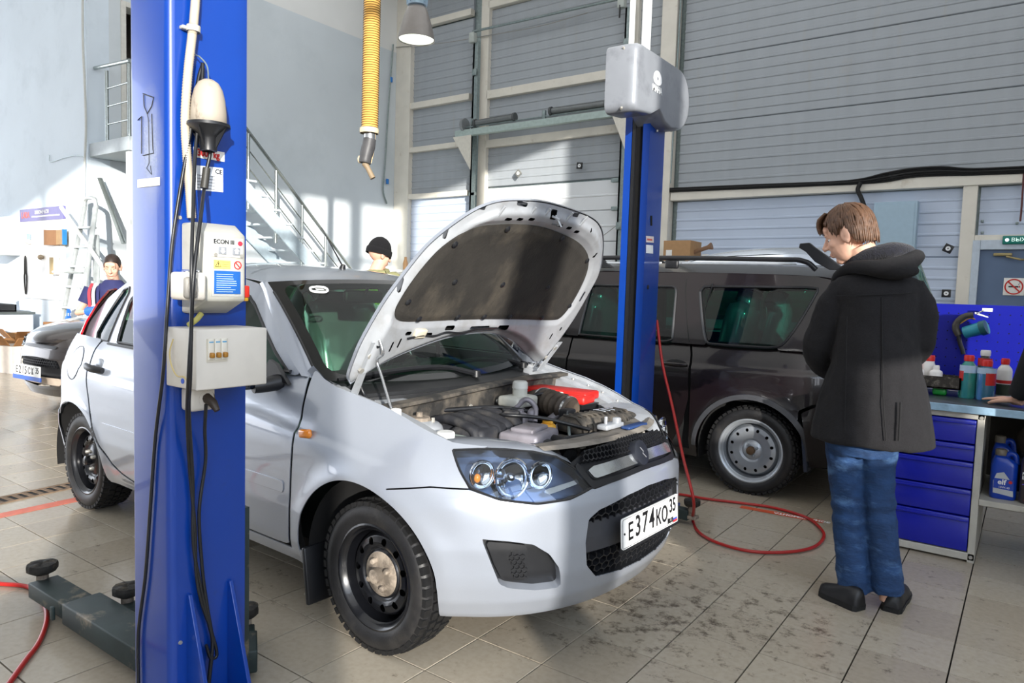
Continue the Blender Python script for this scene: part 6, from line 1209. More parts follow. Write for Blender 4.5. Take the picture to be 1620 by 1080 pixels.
# ================================================================ WORKBENCH AT THE RIGHT
M_BENCHF = mat('scuffed_grey_frame', '#b9b6ad', 0.5, metal=0.1, var=0.1, scale=10, stain='#5d4a38', stain_amt=0.6, stain_scale=7, stain_lo=0.57)
M_DRAW = mat('deep_blue_drawer', '#08189c', 0.35, var=0.06, scale=4, coat=0.2)
M_TOP = mat('worn_steel_worktop', '#4a5358', 0.35, metal=0.3, var=0.2, scale=8, stain='#2b2a28', stain_amt=0.5, stain_scale=4)
bx0, bx1, by0, by1 = -.78, 1.25, 4.24, 4.94
wbn = thing('workbench', 'workbench with a pale steel top edge, an open shelf and a blue back board', 'workbench', (0.2, 4.6, 0))
kw = dict(parent=wbn, world=True)
MB().rbox(((bx0+bx1)/2, (by0+by1)/2, .785), (bx1-bx0, by1-by0, .028), .004).build('worktop', M_TOP, **kw)
MB().span((bx0, by0-.012, .765), (bx1, by0-.001, .803)).build('edge_strip', mat('pale_blue_steel_edge', '#9fc0d8', 0.35, metal=0.3, var=0.15, stain='#5b6f7c', stain_amt=0.4, stain_scale=8), bevel=.002, **kw)
for x in (-.13, 1.2): MB().span((x-.025, by0+.02, 0), (x+.025, by0+.07, .77)).build('bench_leg', M_BENCHF, **kw) if x > 0 else None
for x in (-.70, 1.2): MB().span((x-.025, by1-.06, 0), (x+.025, by1-.01, .77)).build('bench_leg', M_BENCHF, **kw)
MB().span((-.155, by0+.01, .305), (bx1, by1-.02, .335)).build('shelf', M_BENCHF, bevel=.003, **kw)
MB().span((-.155, by1-.03, .335), (bx1, by1-.02, .77)).build('shelf_back', mat('dim_brown_board', '#3d3730', 0.8), **kw)
M_PEG = mat('bright_blue_board', '#07128f', 0.4, var=0.04, scale=3)
pb_ = MB().span((bx0, by1+.0, .80), (bx1, by1+.02, 1.31)).build('back_board', M_PEG, bevel=.002, **kw)
ph_ = MB()
for i in range(38):
    for j in range(9): ph_.cyl((bx0+.03+.05*i, by1-.0006, .84+.052*j), (bx0+.03+.05*i, by1-.0003, .84+.052*j), .004, n=6)
o = ph_.build('peg_holes', M_DARK, parent=pb_, world=True, weld=False); o['kind'] = 'stuff'
dcb = thing('drawer_cabinet', 'blue five-drawer cabinet in a scuffed grey frame under the worktop', 'cabinet', (-.47, 4.55, 0)); kw = dict(parent=dcb, world=True)
cf_ = MB(); cx0, cx1 = -.765, -.155
cf_.span((cx1-.032, by0+.015, .0), (cx1, by1-.04, .768)).span((cx0, by0+.015, .0), (cx0+.032, by1-.04, .768)).span((cx0, by0+.015, .735), (cx1, by1-.04, .768)).span((cx0, by0+.015, .012), (cx1, by1-.04, .05)); cf_.span((cx0+.03, by1-.06, .05), (cx1-.03, by1-.045, .735)); cf_.build('cabinet_frame', M_BENCHF, bevel=.003, **kw)
zz = [.052, .235, .375, .515, .605, .733]
for z0, z1 in zip(zz[:-1], zz[1:]):
    d_ = MB(); d_.rbox(((cx0+cx1)/2, by0+.20, (z0+z1)/2), (cx1-cx0-.070, .37, z1-z0-.008), .004); do = d_.build('drawer', M_DRAW, **kw)
    MB().span((cx0+.036, by0+.004, z1-.026), (cx1-.036, by0+.016, z1-.016)).build('drawer_pull', M_DRAW, parent=do, world=True, bevel=.002)
for q in ((cx1-.016, .745), (cx1-.016, .03)): MB().lathe([(.0005, .004), (.008, .004), (.010, 0)], (q[0], by0+.015, q[1]), (0, -1, 0), n=12).build('frame_bolt', M_BOLT, **kw)
# bottles on the top
def bottle(label, x, y, r, h, body, capc, lab=None, neck=.35, liquid=None, group='bottles on the worktop', z=.80, cap_h=.024, cyl=True, name='bottle', labz=(.45, .75)):
    t = thing(name, label, 'bottle', (x, y, z), 0, group)
    pr = [(.0005, 0), (r*.92, 0), (r, .008), (r, h*.72), (r*.9, h*.79), (r*neck+.002, h*.88), (r*neck, h*.90), (r*neck, h-.004), (.0005, h-.003)]
    MB().lathe(pr, (0, 0, 0), (0, 0, 1), n=22).build('bottle_body', body, t)
    MB().lathe([(r*neck+.004, h-.022), (r*neck+.005, h), (r*neck+.002, h+cap_h*.4), (.0005, h+cap_h*.4)], (0, 0, 0), (0, 0, 1), n=18).build('cap', capc, t)
    if lab:
        for k, (m_, a0, a1, z0, z1) in enumerate(lab):
            ang = np.linspace(a0, a1, 14); G = np.array([[(r*1.012*math.cos(a), r*1.012*math.sin(a), h*zq) for a in ang] for zq in (z0, z1)]); MB().grid(G).build('label', m_, t)
    return t
M_REDCAP = mat('red_cap', '#d4261f', 0.4); M_WCAP = mat('white_plastic', '#eceae6', 0.45); M_LABW = mat('white_label', '#ecebe6'); M_LABR = mat('red_label', '#c8251f', 0.5); M_LABB = mat('pale_blue_label', '#b8cfe6', 0.5)
M_PETB = mat('clear_blue_fluid', '#5fa8cf', 0.12, var=0.08, trans=0.55, coat=0.3); M_PETG = mat('clear_teal_fluid', '#4fb7a5', 0.12, var=0.08, trans=0.5, coat=0.3); M_PETC = mat('clear_pale_plastic', '#b9cfe0', 0.12, trans=0.6, coat=0.3)
FR_ = (PI*1.05, PI*1.95)
bottle('tall clear bottle of teal fluid with a red cap, right of the crate', -.262, 4.62, .041, .225, M_PETG, M_REDCAP, [(M_LABB, PI*.9, PI*2.1, .62, .80), (M_LABR, PI*.95, PI*1.35, .42, .66)], neck=.5)
bottle('tall clear bottle of blue fluid with a red label on its right side', -.178, 4.60, .044, .205, M_PETB, M_REDCAP, [(M_LABB, PI*.9, PI*2.1, .70, .85), (M_LABR, PI*1.5, PI*2.0, .40, .72)], neck=.5)
bottle('small black and white topped can behind the two tall fluid bottles', -.195, 4.76, .034, .25, mat('dark_spray_can', '#3a3733', 0.4), M_WCAP, [(M_LABR, PI*.9, PI*2.1, .7, .86)], neck=.6)
bottle('white bottle with a red cap and dark picture label by the leaning hand', -.100, 4.70, .036, .215, M_WCAP, M_REDCAP, [(mat('dark_green_label', '#2c3a2c', 0.5), PI*1.05, PI*1.95, .12, .40), (M_LABR, PI*1.05, PI*1.95, .42, .50)], neck=.45)
# tray with small bottles in it
cr_ = thing('crate', 'dark grime-covered parts tray standing on two green feet', 'crate', (-.42, 4.66, .80)); M_GRIME = mat('grimy_tray', '#35302b', 0.8, var=0.3, scale=30, stain='#8d867a', stain_amt=0.7, stain_scale=40)
tr_ = MB(); tr_.box((0, 0, .045), (.26, .16, .008)); 
for x in (-.126, .126): tr_.box((x, 0, .075), (.008, .16, .065))
for y in (-.076, .076): tr_.box((0, y, .075), (.26, .008, .065))
tr_.build('tray', M_GRIME, cr_)
for x in (-.09, .03): MB().rbox((x, -.02, .021), (.07, .08, .041), .012).build('green_foot', mat('green_plastic_foot', '#1f8f3a', 0.4), cr_)
for k, (x, y, h, lb) in enumerate(((-.085, -.03, .105, 'leftmost small white bottle with a red label in the tray'), (.005, -.03, .105, 'small white bottle with red label at the middle of the tray'), (-.04, .035, .155, 'white bottle with a big red cap at the back of the tray'), (-.10, .04, .13, 'red-brown can at the back left of the tray'))):
    bottle(lb, -.42+x, 4.66+y, .033, h, M_WCAP if k < 3 else mat('red_brown_can', '#a8432c', 0.4), M_WCAP if k < 2 else M_REDCAP, [(M_LABR, PI*1.05, PI*1.95, .18, .50)] if k < 2 else None, neck=.38 if k < 2 else .8, group='bottles in the grimy tray', z=.85)
# oil canisters on the shelf
def canister(label, x, y, w, d, h, m, capm, z=.336):
    t = thing('oil_canister', label, 'canister', (x, y, z), 0, None)
    b_ = MB(); rings = []
    for f_, fx_, dx, zq in ((.9, .9, 0, 0), (1, 1, 0, .01), (1, 1, 0, h*.70), (.95, .98, .0, h*.78), (.62, .9, -.10*w, h*.88), (.40, .6, -.16*w, h*.92)): rings.append([(a*f_+dx, b2*fx_, zq) for a, b2 in rrect(w, d, min(w, d)*.25, 4)])
    b_.loft(rings); b_.build('canister_body', m, t, angle=50)
    MB().lathe([(.024, h*.91), (.026, h*.93), (.026, h*1.03), (.022, h*1.05), (.0005, h*1.05)], (-.16*w, 0, 0), (0, 0, 1), n=18).build('cap', capm, t)
    MB().tube(smooth_path([(w*.02, 0, h*.88), (w*.16, 0, h*.97), (w*.36, 0, h*.94), (w*.44, 0, h*.76)], 5), .014, n=10).build('grip', m, t); return t
M_ELF = mat('blue_canister', '#0e3fae', 0.3, coat=0.3); M_CAPG = mat('grey_brown_cap', '#7d7466', 0.5); M_LSIL = mat('silver_label', '#c3c8ce', 0.35, metal=0.3)
c1_ = canister('blue oil canister with a silver label on the bench shelf', -.062, 4.38, .115, .10, .235, M_ELF, M_CAPG)
MB().prism([(-.04, .03), (.045, .02), (.04, .085), (.0, .14), (-.03, .13), (-.042, .09)], (0, -.051, 0), (1, 0, 0), (0, 0, 1), (0, -.001, 0)).build('label', M_LSIL, c1_)
MB().prism([(-.04, .055), (.045, .05), (.043, .105), (-.04, .105)], (0, -.0525, 0), (1, 0, 0), (0, 0, 1), (0, -.0006, 0)).build('label_band', M_ELF, c1_)
text('label_lettering', 'elf', MARK_WHITE, c1_, (-.006, -.0535, .088), (1, 0, 0), (0, 0, 1), .036, bold=.001); text('label_lettering', '10W-40', MARK_WHITE, c1_, (.005, -.0535, .062), (1, 0, 0), (0, 0, 1), .014); MB().lathe([(.0005, .001), (.008, .001), (.008, 0)], (.030, -.0532, .092), (0, -1, 0), n=14).build('label_dot', M_LABR, c1_)
canister('blue oil canister standing behind the silver-labelled one', -.075, 4.55, .10, .09, .275, M_ELF, M_CAPG)
canister('small dark canister behind the blue canisters on the shelf', .02, 4.62, .08, .08, .20, mat('dark_canister', '#22252c', 0.4), M_BLK)
c3_ = canister('dark grey oil canister reading NEW ENERGY on the bench shelf', .075, 4.36, .14, .11, .27, mat('charcoal_canister', '#3a3338', 0.35, coat=0.2), M_LSIL)
text('label_lettering', 'NEW', MARK_WHITE, c3_, (-.062, -.057, .150), (1, 0, 0), (0, 0, 1), .022, bold=.0006, align='LEFT'); text('label_lettering', 'ENERGY', MARK_WHITE, c3_, (-.062, -.057, .130), (1, 0, 0), (0, 0, 1), .022, bold=.0006, align='LEFT', sx=.95)
MB().prism([(-.05, .02), (.068, .03), (.068, .10), (.03, .075)], (0, -.056, 0), (1, 0, 0), (0, 0, 1), (0, -.001, 0)).build('red_flash', M_LABR, c3_); MB().prism([(-.06, .095), (-.02, .098), (-.02, .102), (-.06, .099)], (0, -.056, 0), (1, 0, 0), (0, 0, 1), (0, -.001, 0)).build('violet_stripe', mat('violet_print', '#6a5ad0', 0.5), c3_); MB().prism([(-.01, .19), (.066, .13), (.066, .15)], (0, -.056, 0), (1, 0, 0), (0, 0, 1), (0, -.001, 0)).build('white_flash', MARK_WHITE, c3_)
rg = MB(); rg.ball((.06, 4.62, .60), (.09, .05, .10), 18, 12); rg.ball((.10, 4.62, .52), (.07, .05, .06), 14, 10); ro = rg.build('rag', mat('brown_rag', '#4a4034', 0.9, var=0.3, scale=20, bump=0.4)); tag(ro, 'crumpled brown rag hanging under the worktop behind the canisters', 'rag')
MB().tube([(.06, 4.66, .66), (.06, 4.70, .77)], .004).build('rag_hook', M_GALV, ro)
# spray gun hung on the blue board
sg_ = thing('spray_gun', 'dark spray gun with a teal pot hung on the blue back board', 'spray gun', (-.22, 4.93, 1.20)); kw = dict(parent=sg_, world=True); yq = 4.885
def bq(u, v, dy=0.0): return on_y(u, v, yq+dy)
MB().tube(smooth_path([bq(1540, 498), bq(1526, 500), bq(1514, 510), bq(1512, 520), bq(1517, 530)], 5), [.016]*6+[.018]*6+[.019]*9, n=12).build('gun_body', mat('grey_gun_metal', '#4a463f', 0.5, metal=0.3, var=0.2), **kw)
MB().tube(smooth_path([bq(1515, 520), bq(1518, 540), bq(1522, 552), bq(1524, 560)], 4), .012, n=10).build('gun_grip', M_BLK, **kw)
MB().cyl(bq(1526, 526), bq(1553, 519, -.02), .034, .038, n=26).build('paint_pot', mat('teal_pot', '#2f8fa3', 0.35, coat=0.2), **kw); MB().cyl(bq(1552, 519.5, -.019), bq(1561, 517, -.026), .043, .041, n=26).build('pot_ring', mat('dark_teal_ring', '#1f5a5f', 0.4), **kw)
MB().tube(smooth_path([bq(1519, 512), bq(1528, 506), bq(1536, 503), bq(1543, 505)], 4), .004, n=6).build('trigger', mat('amber_trigger', '#b98a3e', 0.4), **kw)
MB().rbox(bq(1562, 490), (.05, .006, .020), .002).build('white_tag', M_WCAP, **kw); MB().tube([bq(1543, 497), bq(1556, 491)], .004).build('nozzle_rod', M_CHROME, **kw); MB().prism([(-.03, 0), (.035, -.018), (.035, -.012), (-.03, .012)], bq(1552, 497), (1, 0, 0), (0, 0, 1), (0, .003, 0)).build('white_blade', M_WCAP, **kw); MB().tube([bq(1530, 500), V3(bq(1530, 500))*V3((1, 0, 1))+V3((0, 4.945, 0))], .004).build('board_hook', M_GALV, **kw)
# ================================================================ WALL FITTINGS AT THE BACK
def wallthing(name, label, cat, px, y=YG-.03, group=None): p = on_y(px[0], px[1], y); return thing(name, label, cat, tuple(p), 0, group)
# pale cabinet on the wall
p0, p1 = on_y(1383, 320, YG-.10), on_y(1447, 393, YG-.10); wc_ = thing('wall_cabinet', 'flat pale blue cabinet fixed to the ribbed wall above the man', 'cabinet', ((p0[0]+p1[0])/2, YG-.06, p1[2])); kw = dict(parent=wc_, world=True)
MB().span((p0[0], YG-.10, p1[2]), (p1[0], YG+.08, p0[2])).build('cabinet_body', mat('pale_blue_cabinet', '#a9c2d3', 0.4, var=0.03), bevel=.006, **kw); MB().span((p0[0]+.03, YG-.106, p1[2]+.03), (p1[0]-.03, YG-.099, p0[2]-.03)).build('cabinet_door', mat('pale_blue_cabinet', '#a9c2d3'), bevel=.003, **kw)
# square calibration targets
for u, v, r, y, lb in ((1500, 393, .052, YG-.05, 'black square target with white ring, tilted, between the wall cabinet and the door'), (1497, 464, .050, YG-.05, 'black square target with white ring, upright above the blue board'), (820, 274, .055, YG-.04, 'small pale square target fixed at an angle on the gate, left one'), (917, 262, .055, YG-.04, 'small black square target on the gate, right one')):
    p = on_y(u, v, y); t = thing('target_plate', lb, 'target', tuple(p), 0, 'square targets on the back wall'); a = {1500: .45, 820: .78, 917: .1}.get(u, 0); R3 = roty(a)
    MB().rbox((0, 0, 0), (r*2, .02, r*2), .004, rot=R3).build('square', M_BLK if u != 820 else mat('grey_square', '#7c7d79', 0.5), t); MB().lathe([(.0005, .002), (r*.55, .002), (r*.55, 0)], (0, -.0105, 0), (0, -1, 0), n=20).build('white_disc', MARK_WHITE, t); MB().lathe([(.0005, .002), (r*.16, .002), (r*.16, 0)], (0, -.0125, 0), (0, -1, 0), n=12).build('centre_dot', M_BLK, t); MB().cyl((0, 0, 0), (0, .09, 0), .012, n=8).build('stem', M_BLK, t)
# no smoking sign and exit sign
p0, p1 = on_y(1588, 440, YG-.012), on_y(1620, 467, YG-.012); ns = thing('no_smoking_sign', 'white square no smoking sign on the slate blue door', 'sign', tuple((p0+p1)/2)); h_ = .105
MB().rbox((.0, 0, 0), (h_*2, .008, h_*2), .002).build('sign_board', M_LABW, ns); MB().lathe([(.095, 0), (.095, .003), (.080, .003), (.080, 0)], (0, -.004, 0), (0, -1, 0), n=36).build('red_ring', M_LABR, ns)
MB().box((0, -.006, 0), (.19, .003, .016), rot=roty(PI/4)).build('red_bar', M_LABR, ns); MB().box((-.004, -.0055, 0), (.10, .003, .017)).build('cigarette', M_BLK, ns); MB().box((.056, -.0055, 0), (.014, .003, .017)).build('cigarette_tip', M_LABR, ns); MB().tube(smooth_path([(.055, -.006, .016), (.045, -.006, .03), (.06, -.006, .045), (.05, -.006, .06)], 4), .003, n=5).build('smoke', mat('grey_print', '#7b8087'), ns)
p0 = on_y(1588, 375, YG-.07); ex = thing('exit_sign', 'long green lit exit sign on the beam over the door', 'sign', (p0[0]+.17, YG-.06, p0[2]-.035)); MB().rbox((0, 0, 0), (.36, .05, .10), .008).build('sign_case', mat('green_sign', '#1c7f72', 0.4), ex); text('sign_lettering', 'ВЫХОД', mat('lit_white_letters', '#d7f2ea', 0.5, emit=0.6), ex, (.03, -.027, 0), (1, 0, 0), (0, 0, 1), .06, sx=1.1); MB().lathe([(.0005, .003), (.02, .003), (.02, 0)], (-.135, -.025, 0), (0, -1, 0), n=16).build('sign_lamp', mat('lit_lamp', '#e8ecff', 0.4, emit=1.5), ex)
for u, v in ((1554, 350), (1554, 368), (1609, 353)): p = on_y(u, v, YG+.06); o = MB().rbox(p, (.03, .03, .03), .006).build('wall_plug', M_GALV); tag(o, {1554350: 'small dark fixing block over the door, upper one of the left pair', 1554368: 'small dark fixing block over the door, lower one of the left pair', 1609353: 'small dark fixing block over the door beside the dark red cable'}[u*1000+v], 'fixing', 'fixing blocks over the door')
# cable bundle on the beam
for k in range(5):
    dz = .018*k; P = smooth_path([on_y(u, v-1.2*k, YG-.06-.012*(k % 3)) for u, v in ((1060, 303), (1200, 297), (1340, 291), (1400, 287-2*k), (1440, 280-2*k), (1490, 277-2*k), (1540, 276-k), (1640, 272-k), (1720, 268))], 5); o = MB().tube(P, .014, n=6).build('cable', M_RUBBER); tag(o, 'black cable along the cream beam above the wall cabinet, %s of five' % ('lowest', 'second from the bottom', 'middle', 'second from the top', 'topmost')[k], 'cable', 'cables along the cream beam')
P = smooth_path([on_y(u, v, YG-.08) for u, v in ((1362, 288), (1357, 300), (1362, 312), (1368, 330), (1366, 345), (1372, 370))], 5); o = MB().tube(P, .028, n=8).build('cable', M_RUBBER); tag(o, 'thick black cable hanging down from the beam behind the man', 'cable')
P = smooth_path([on_y(u, v, YG-.05) for u, v in ((1620, 270), (1618, 300), (1616, 330), (1614, 350))], 4); o = MB().tube(P, .012, n=6).build('cable', mat('dark_red_cable', '#5a2a2a', 0.5)); tag(o, 'dark red cable dropping from the beam beside the exit sign', 'cable')
for u0, v0, u1, v1 in ((1068, 0, 1062, 275),):
    o = MB().tube([on_y(1079, -30, YG-.04), on_y(1066, 190, YG-.04), on_y(1060, 290, YG-.04)], .016, n=8).build('conduit_pipe', M_GALV); tag(o, 'thin grey conduit running up the ribbed wall beside the cream column', 'pipe')
# ---- the sectional gate with its tracks, springs and shelf beam
gt = thing('sectional_gate', 'white sectional gate with galvanised tracks and lift springs, left of the far post', 'gate', (-7, YG, 0)); kw = dict(parent=gt, world=True)
for z0, z1 in ((0, .62), (.62, 1.14), (1.14, 1.66), (1.66, 2.17), (2.17, 2.69), (2.69, 3.19)): 
    o = ribbed('gate_section', XB0-.02, XB1+.0, z0, z1, M_GATE, pitch=.26, parent=gt, y=YG+.09); o.location = (-gt.location[0], -gt.location[1], 0)
xr0, xr1 = on_y(751, 200, YG-.10)[0], on_y(994, 50, YG-.10)[0]
for x in (xr0, xr1): MB().span((x-.05, YG-.13, 0), (x-.02, YG-.01, 5.85)).span((x-.05, YG-.13, 0), (x+.06, YG-.11, 5.85)).build('track', M_GALV, **kw)
for x in (xr0, xr1):
    for z in (1.2, 2.4, 4.4, 5.3): MB().rbox((x+.0, YG-.15, z), (.10, .03, .12), .006).build('track_bracket', M_GALV, **kw)
MB().tube([on_y(748, 50, YG-.15), on_y(990, -4, YG-.15)], .022, n=10).build('cross_shaft', M_GALV, **kw)
for u, v in ((748, 60), (984, 4)): MB().rbox(on_y(u, v, YG-.16), (.12, .10, .18), .01).build('shaft_bracket', mat('grey_white_bracket', '#b7beb9', 0.5), **kw)
MB().tube([on_y(981, 8, YG-.2), on_y(980, 28, YG-.2)], .014).build('shaft_rod', M_BLK, **kw)
q0, q1 = on_y(722, 212, YG-.30), on_y(985, 180, YG-.30); sb_ = MB().span((q0[0], YG-.34, q0[2]-.06), (q1[0]+.1, YG-.24, q0[2]+.05)); sb_.build('spring_beam', mat('grey_green_beam', '#a9bab6', 0.45, var=0.1), **kw)
MB().prism([(0, 0), (.0, -.02), (.42, -.62), (.42, 0)], (q0[0]-.04, YG-.34, q0[2]-.06), (1, 0, 0), (0, 0, 1), (0, .02, 0)).build('beam_bracket', mat('cream_bracket', '#dcd8cc', 0.5), **kw); MB().prism([(0, 0), (.30, 0), (.30, -.62), (.28, -.62)], (q1[0]-.16, YG-.34, q0[2]-.06), (1, 0, 0), (0, 0, 1), (0, .02, 0)).build('beam_bracket', mat('cream_bracket', '#dcd8cc'), **kw)
zs = q0[2]+.16
MB().tube([on_y(728, 203, YG-.29), on_y(990, 166, YG-.29)], .014, n=8).build('spring_shaft', M_GALV, **kw)
for (ua, va), (ub, vb) in (((752, 195), (814, 185)), ((872, 176), (960, 164))):
    A_, B_ = on_y(ua, va, YG-.29), on_y(ub, vb, YG-.29); n_ = 60; MB().tube(np.linspace(A_, B_, n_), np.array([.058 if i % 2 else .050 for i in range(n_)]), n=12).build('lift_spring', mat('grey_spring', '#777b7c', 0.4, metal=0.5), angle=80, **kw)
    for e in (A_, B_): MB().cyl(e-V3((.02, 0, 0)), e+V3((.02, 0, 0)), .075, n=16).build('spring_plug', mat('dark_spring_plug', '#4d5152', 0.5), **kw)
c = on_y(735, 198, YG-.29); MB().cyl(c-V3((.03, 0, 0)), c+V3((.03, 0, 0)), .12, n=24).build('cable_drum', mat('grey_drum', '#8c9092', 0.4, metal=0.4), **kw)
c = on_y(861, 182, YG-.29); MB().rbox(c, (.06, .06, .16), .008).build('centre_bracket', M_GALV, **kw)
for u, v, r in ((974, 285, .06), (974, 330, .06), (748, 307, .05)): MB().rbox(on_y(u, v, YG-.09), (.14, .08, .07), .01).build('hinge_roller', M_GALV, **kw)
P = [on_y(955, 372, YG-.08), on_y(1000, 338, YG-.08)]; MB().tube(P, .006, n=5).build('gate_cord', mat('grey_cord', '#9a9a95', 0.6), **kw)
P = smooth_path([on_y(u, v, YG-.06) for u, v in ((624, 75), (700, 68), (760, 58), (850, 42), (930, 20))], 5); o = MB().tube(P, .008, n=5).build('cable', mat('grey_cord', '#9a9a95')); tag(o, 'thin grey cable sagging across the panels above the gate', 'cable')
P = smooth_path([on_x(u, v, XS+.03) for u, v in ((622, 70), (618, 120), (613, 190), (609, 260), (606, 300), (612, 322))], 5); o = MB().tube(P, .016, n=6).build('conduit_pipe', M_GALV); tag(o, 'grey cable with blue ties running down the wall corner', 'pipe')
for u, v in ((619, 126), (613, 287)): p = on_x(u, v, XS+.035); MB().rbox(p, (.03, .06, .10), .006).build('blue_tie', mat('blue_tie', '#2f7fd0', 0.5), parent=o, world=True)
# ---- high-bay lamp
lp0 = on_depth(659, 46, 8.6); hb = thing('pendant_lamp', 'grey bell-shaped high-bay lamp hanging at the top of the picture', 'lamp', tuple(lp0)); 
MB().lathe([(.05, .26), (.11, .25), (.13, .21), (.16, .12), (.195, .0), (.215, -.09), (.222, -.13), (.218, -.132), (.19, .0), (.15, .12), (.05, .20)], (0, 0, 0), (0, 0, 1), n=40).build('shade', mat('taupe_grey_shade', '#8f8a86', 0.35, metal=0.3, var=0.05), hb, angle=60)
MB().lathe([(.0005, .62), (.09, .62), (.115, .60), (.12, .45), (.115, .27), (.05, .25)], (0, 0, 0), (0, 0, 1), n=28).build('ballast_housing', mat('blue_grey_ballast', '#9fb6c8', 0.4, metal=0.2), hb)
for k in range(12): a = 2*PI*k/12; MB().box((.12*math.cos(a), .12*math.sin(a), .44), (.02, .006, .3), rot=rotz(a)).build('cooling_fin', mat('blue_grey_ballast', '#9fb6c8'), hb)
MB().lathe([(.0005, -.118), (.21, -.118)], (0, 0, 0), (0, 0, 1), n=32).build('lamp_glass', mat('lit_lamp_glass', '#f2f7e8', 0.2, emit=1.1), hb); MB().tube([(0, 0, .60), (0, 0, ZC-lp0[2])], .014, n=8).build('hanger_rod', M_GALV, hb)
# ---- yellow exhaust extraction hose
d0 = 5.6; tp_, bt2 = on_depth(588, -60, d0), on_depth(585, 203, d0); eh = thing('exhaust_hose', 'ribbed yellow exhaust extraction hose hanging from the roof with a metal nozzle', 'hose', tuple(bt2)); kw = dict(parent=eh, world=True); n_ = 150
bt2 = V3((bt2[0], bt2[1], bt2[2])); tp_ = V3((bt2[0]+.01, bt2[1]+.01, ZC)); L_ = tp_[2]-bt2[2]; nr = int(L_/.018); pts = np.linspace(bt2, tp_, nr*2)
MB().tube(pts, np.array([.066 if i % 2 else .0605 for i in range(nr*2)]), n=20).build('ribbed_hose', mat('amber_yellow_hose', '#e0b15f', 0.35, var=0.08, scale=6, coat=0.2), angle=20, **kw)
hx = MB()
for i in range(nr): hx.lathe([(.0625, -.002), (.0668, 0), (.0625, .002)], bt2+(tp_-bt2)*((i+.25)/nr), (0, 0, 1), n=20)
o = hx.build('wire_spiral', mat('brown_spiral', '#5b4224', 0.6), weld=False, **kw); o['kind'] = 'stuff'
D_ = lambda u, v: on_depth(u, v, d0)
MB().lathe([(.072, -.02), (.075, 0), (.072, .02), (.06, .02)], D_(584, 207), (0, 0, 1), n=24).build('hose_clamp', mat('cream_clamp', '#d9c9a8', 0.5), **kw)
MB().tube([D_(585, 206), D_(585, 222)], .045, n=20).build('metal_sleeve', M_CHROME, **kw); MB().tube(smooth_path([D_(585, 220), D_(583, 232), D_(579, 248), D_(577, 258)], 4), [.050]*4+[.052]*4+[.050]*4+[.046], n=18).build('nozzle', mat('dark_rubber_nozzle', '#4a4a4c', 0.5, var=0.25, scale=12), **kw)
MB().tube([D_(577, 258), D_(582, 266), D_(590, 282)], [.026, .020, .021], n=14).build('nozzle_tip', mat('brown_nozzle_tip', '#8f7d64', 0.6), **kw); MB().tube(smooth_path([D_(593, 206), D_(592, 225), D_(590, 240), D_(586, 258)], 4), .009, n=6).build('rope', mat('cream_rope', '#d8bd92', 0.8), **kw); MB().ball(D_(569, 252), (.018, .018, .03)).build('pale_knob', mat('cream_clamp', '#d9c9a8'), **kw)
# ================================================================ STAIR, LANDING AND LEFT WALL
M_RAIL = mat('stair_rail_steel', '#aeb6b4', 0.25, metal=0.8, var=0.06); M_STEP = mat('pale_stair_paint', '#c9d3da', 0.5, var=0.04)
st = thing('staircase', 'steel staircase and landing with polished handrails against the left inner wall', 'staircase', (XS+.5, 7.5, 0)); kw = dict(parent=st, world=True)
xr = XS+1.0
ld = MB(); ld.span((XS+.01, YL+.02, 2.98), (xr+.12, 6.15, 3.16)); ld.build('landing', mat('grey_landing_edge', '#a9b3b8', 0.5, var=0.05), bevel=.005, **kw)
MB().span((xr-.02, YL+.05, 0), (xr+.08, YL+.15, 2.98)).build('landing_post', M_WHITEPOST if 'M_WHITEPOST' in globals() else mat('white_post', '#e3e8e8', 0.5), **kw)
p_at = lambda t: V3((xr, 6.2+3.5*t, 3.16-3.16*t))
n_st = 16
for sx in (xr-.90, xr+.02): MB().prism([(6.1, 3.16), (9.75, 0), (9.45, 0), (6.1, 2.86)], (sx, 0, 0), (0, 1, 0), (0, 0, 1), (.03, 0, 0)).build('stringer', mat('blue_grey_stringer', '#b3c4cf', 0.5), **kw)
for k in range(n_st): t = (k+.5)/n_st; q = p_at(t); MB().span((xr-.88, q[1]-.13, q[2]-.03), (xr+.03, q[1]+.12, q[2])).build('tread', M_STEP, **kw)
a0, a1 = on_x(380, 190, xr), on_x(556, 425, xr)
a0 = V3((xr, 6.15, on_x(389, 203, xr)[2]+.1)); H = lambda y: np.interp(y, [on_x(393, 208, xr)[1], on_x(550, 418, xr)[1]], [on_x(393, 208, xr)[2], on_x(550, 418, xr)[2]])
ya, yb = on_x(393, 208, xr)[1], on_x(556, 425, xr)[1]; sl = (on_x(550, 418, xr)[2]-on_x(393, 208, xr)[2])/(on_x(550, 418, xr)[1]-ya); hz_ = lambda y: on_x(393, 208, xr)[2]+sl*(y-ya)
MB().tube([(xr, 6.12, hz_(6.12)), (xr, yb+.5, hz_(yb+.5))], .026, n=12).build('handrail', M_RAIL, **kw)
for k in range(3): MB().tube([(xr, 6.12, hz_(6.12)-.27*(k+1)), (xr, yb+.4, hz_(yb+.4)-.27*(k+1))], .010, n=8).build('rail_bar', M_RAIL, **kw)
for u, v in ((393, 222), (437, 268), (478, 322), (515, 373)): y = on_x(u, v, xr)[1]; MB().cyl((xr, y, hz_(y)-1.16), (xr, y, hz_(y)-.03), .024, n=12).build('rail_post', M_RAIL, **kw)
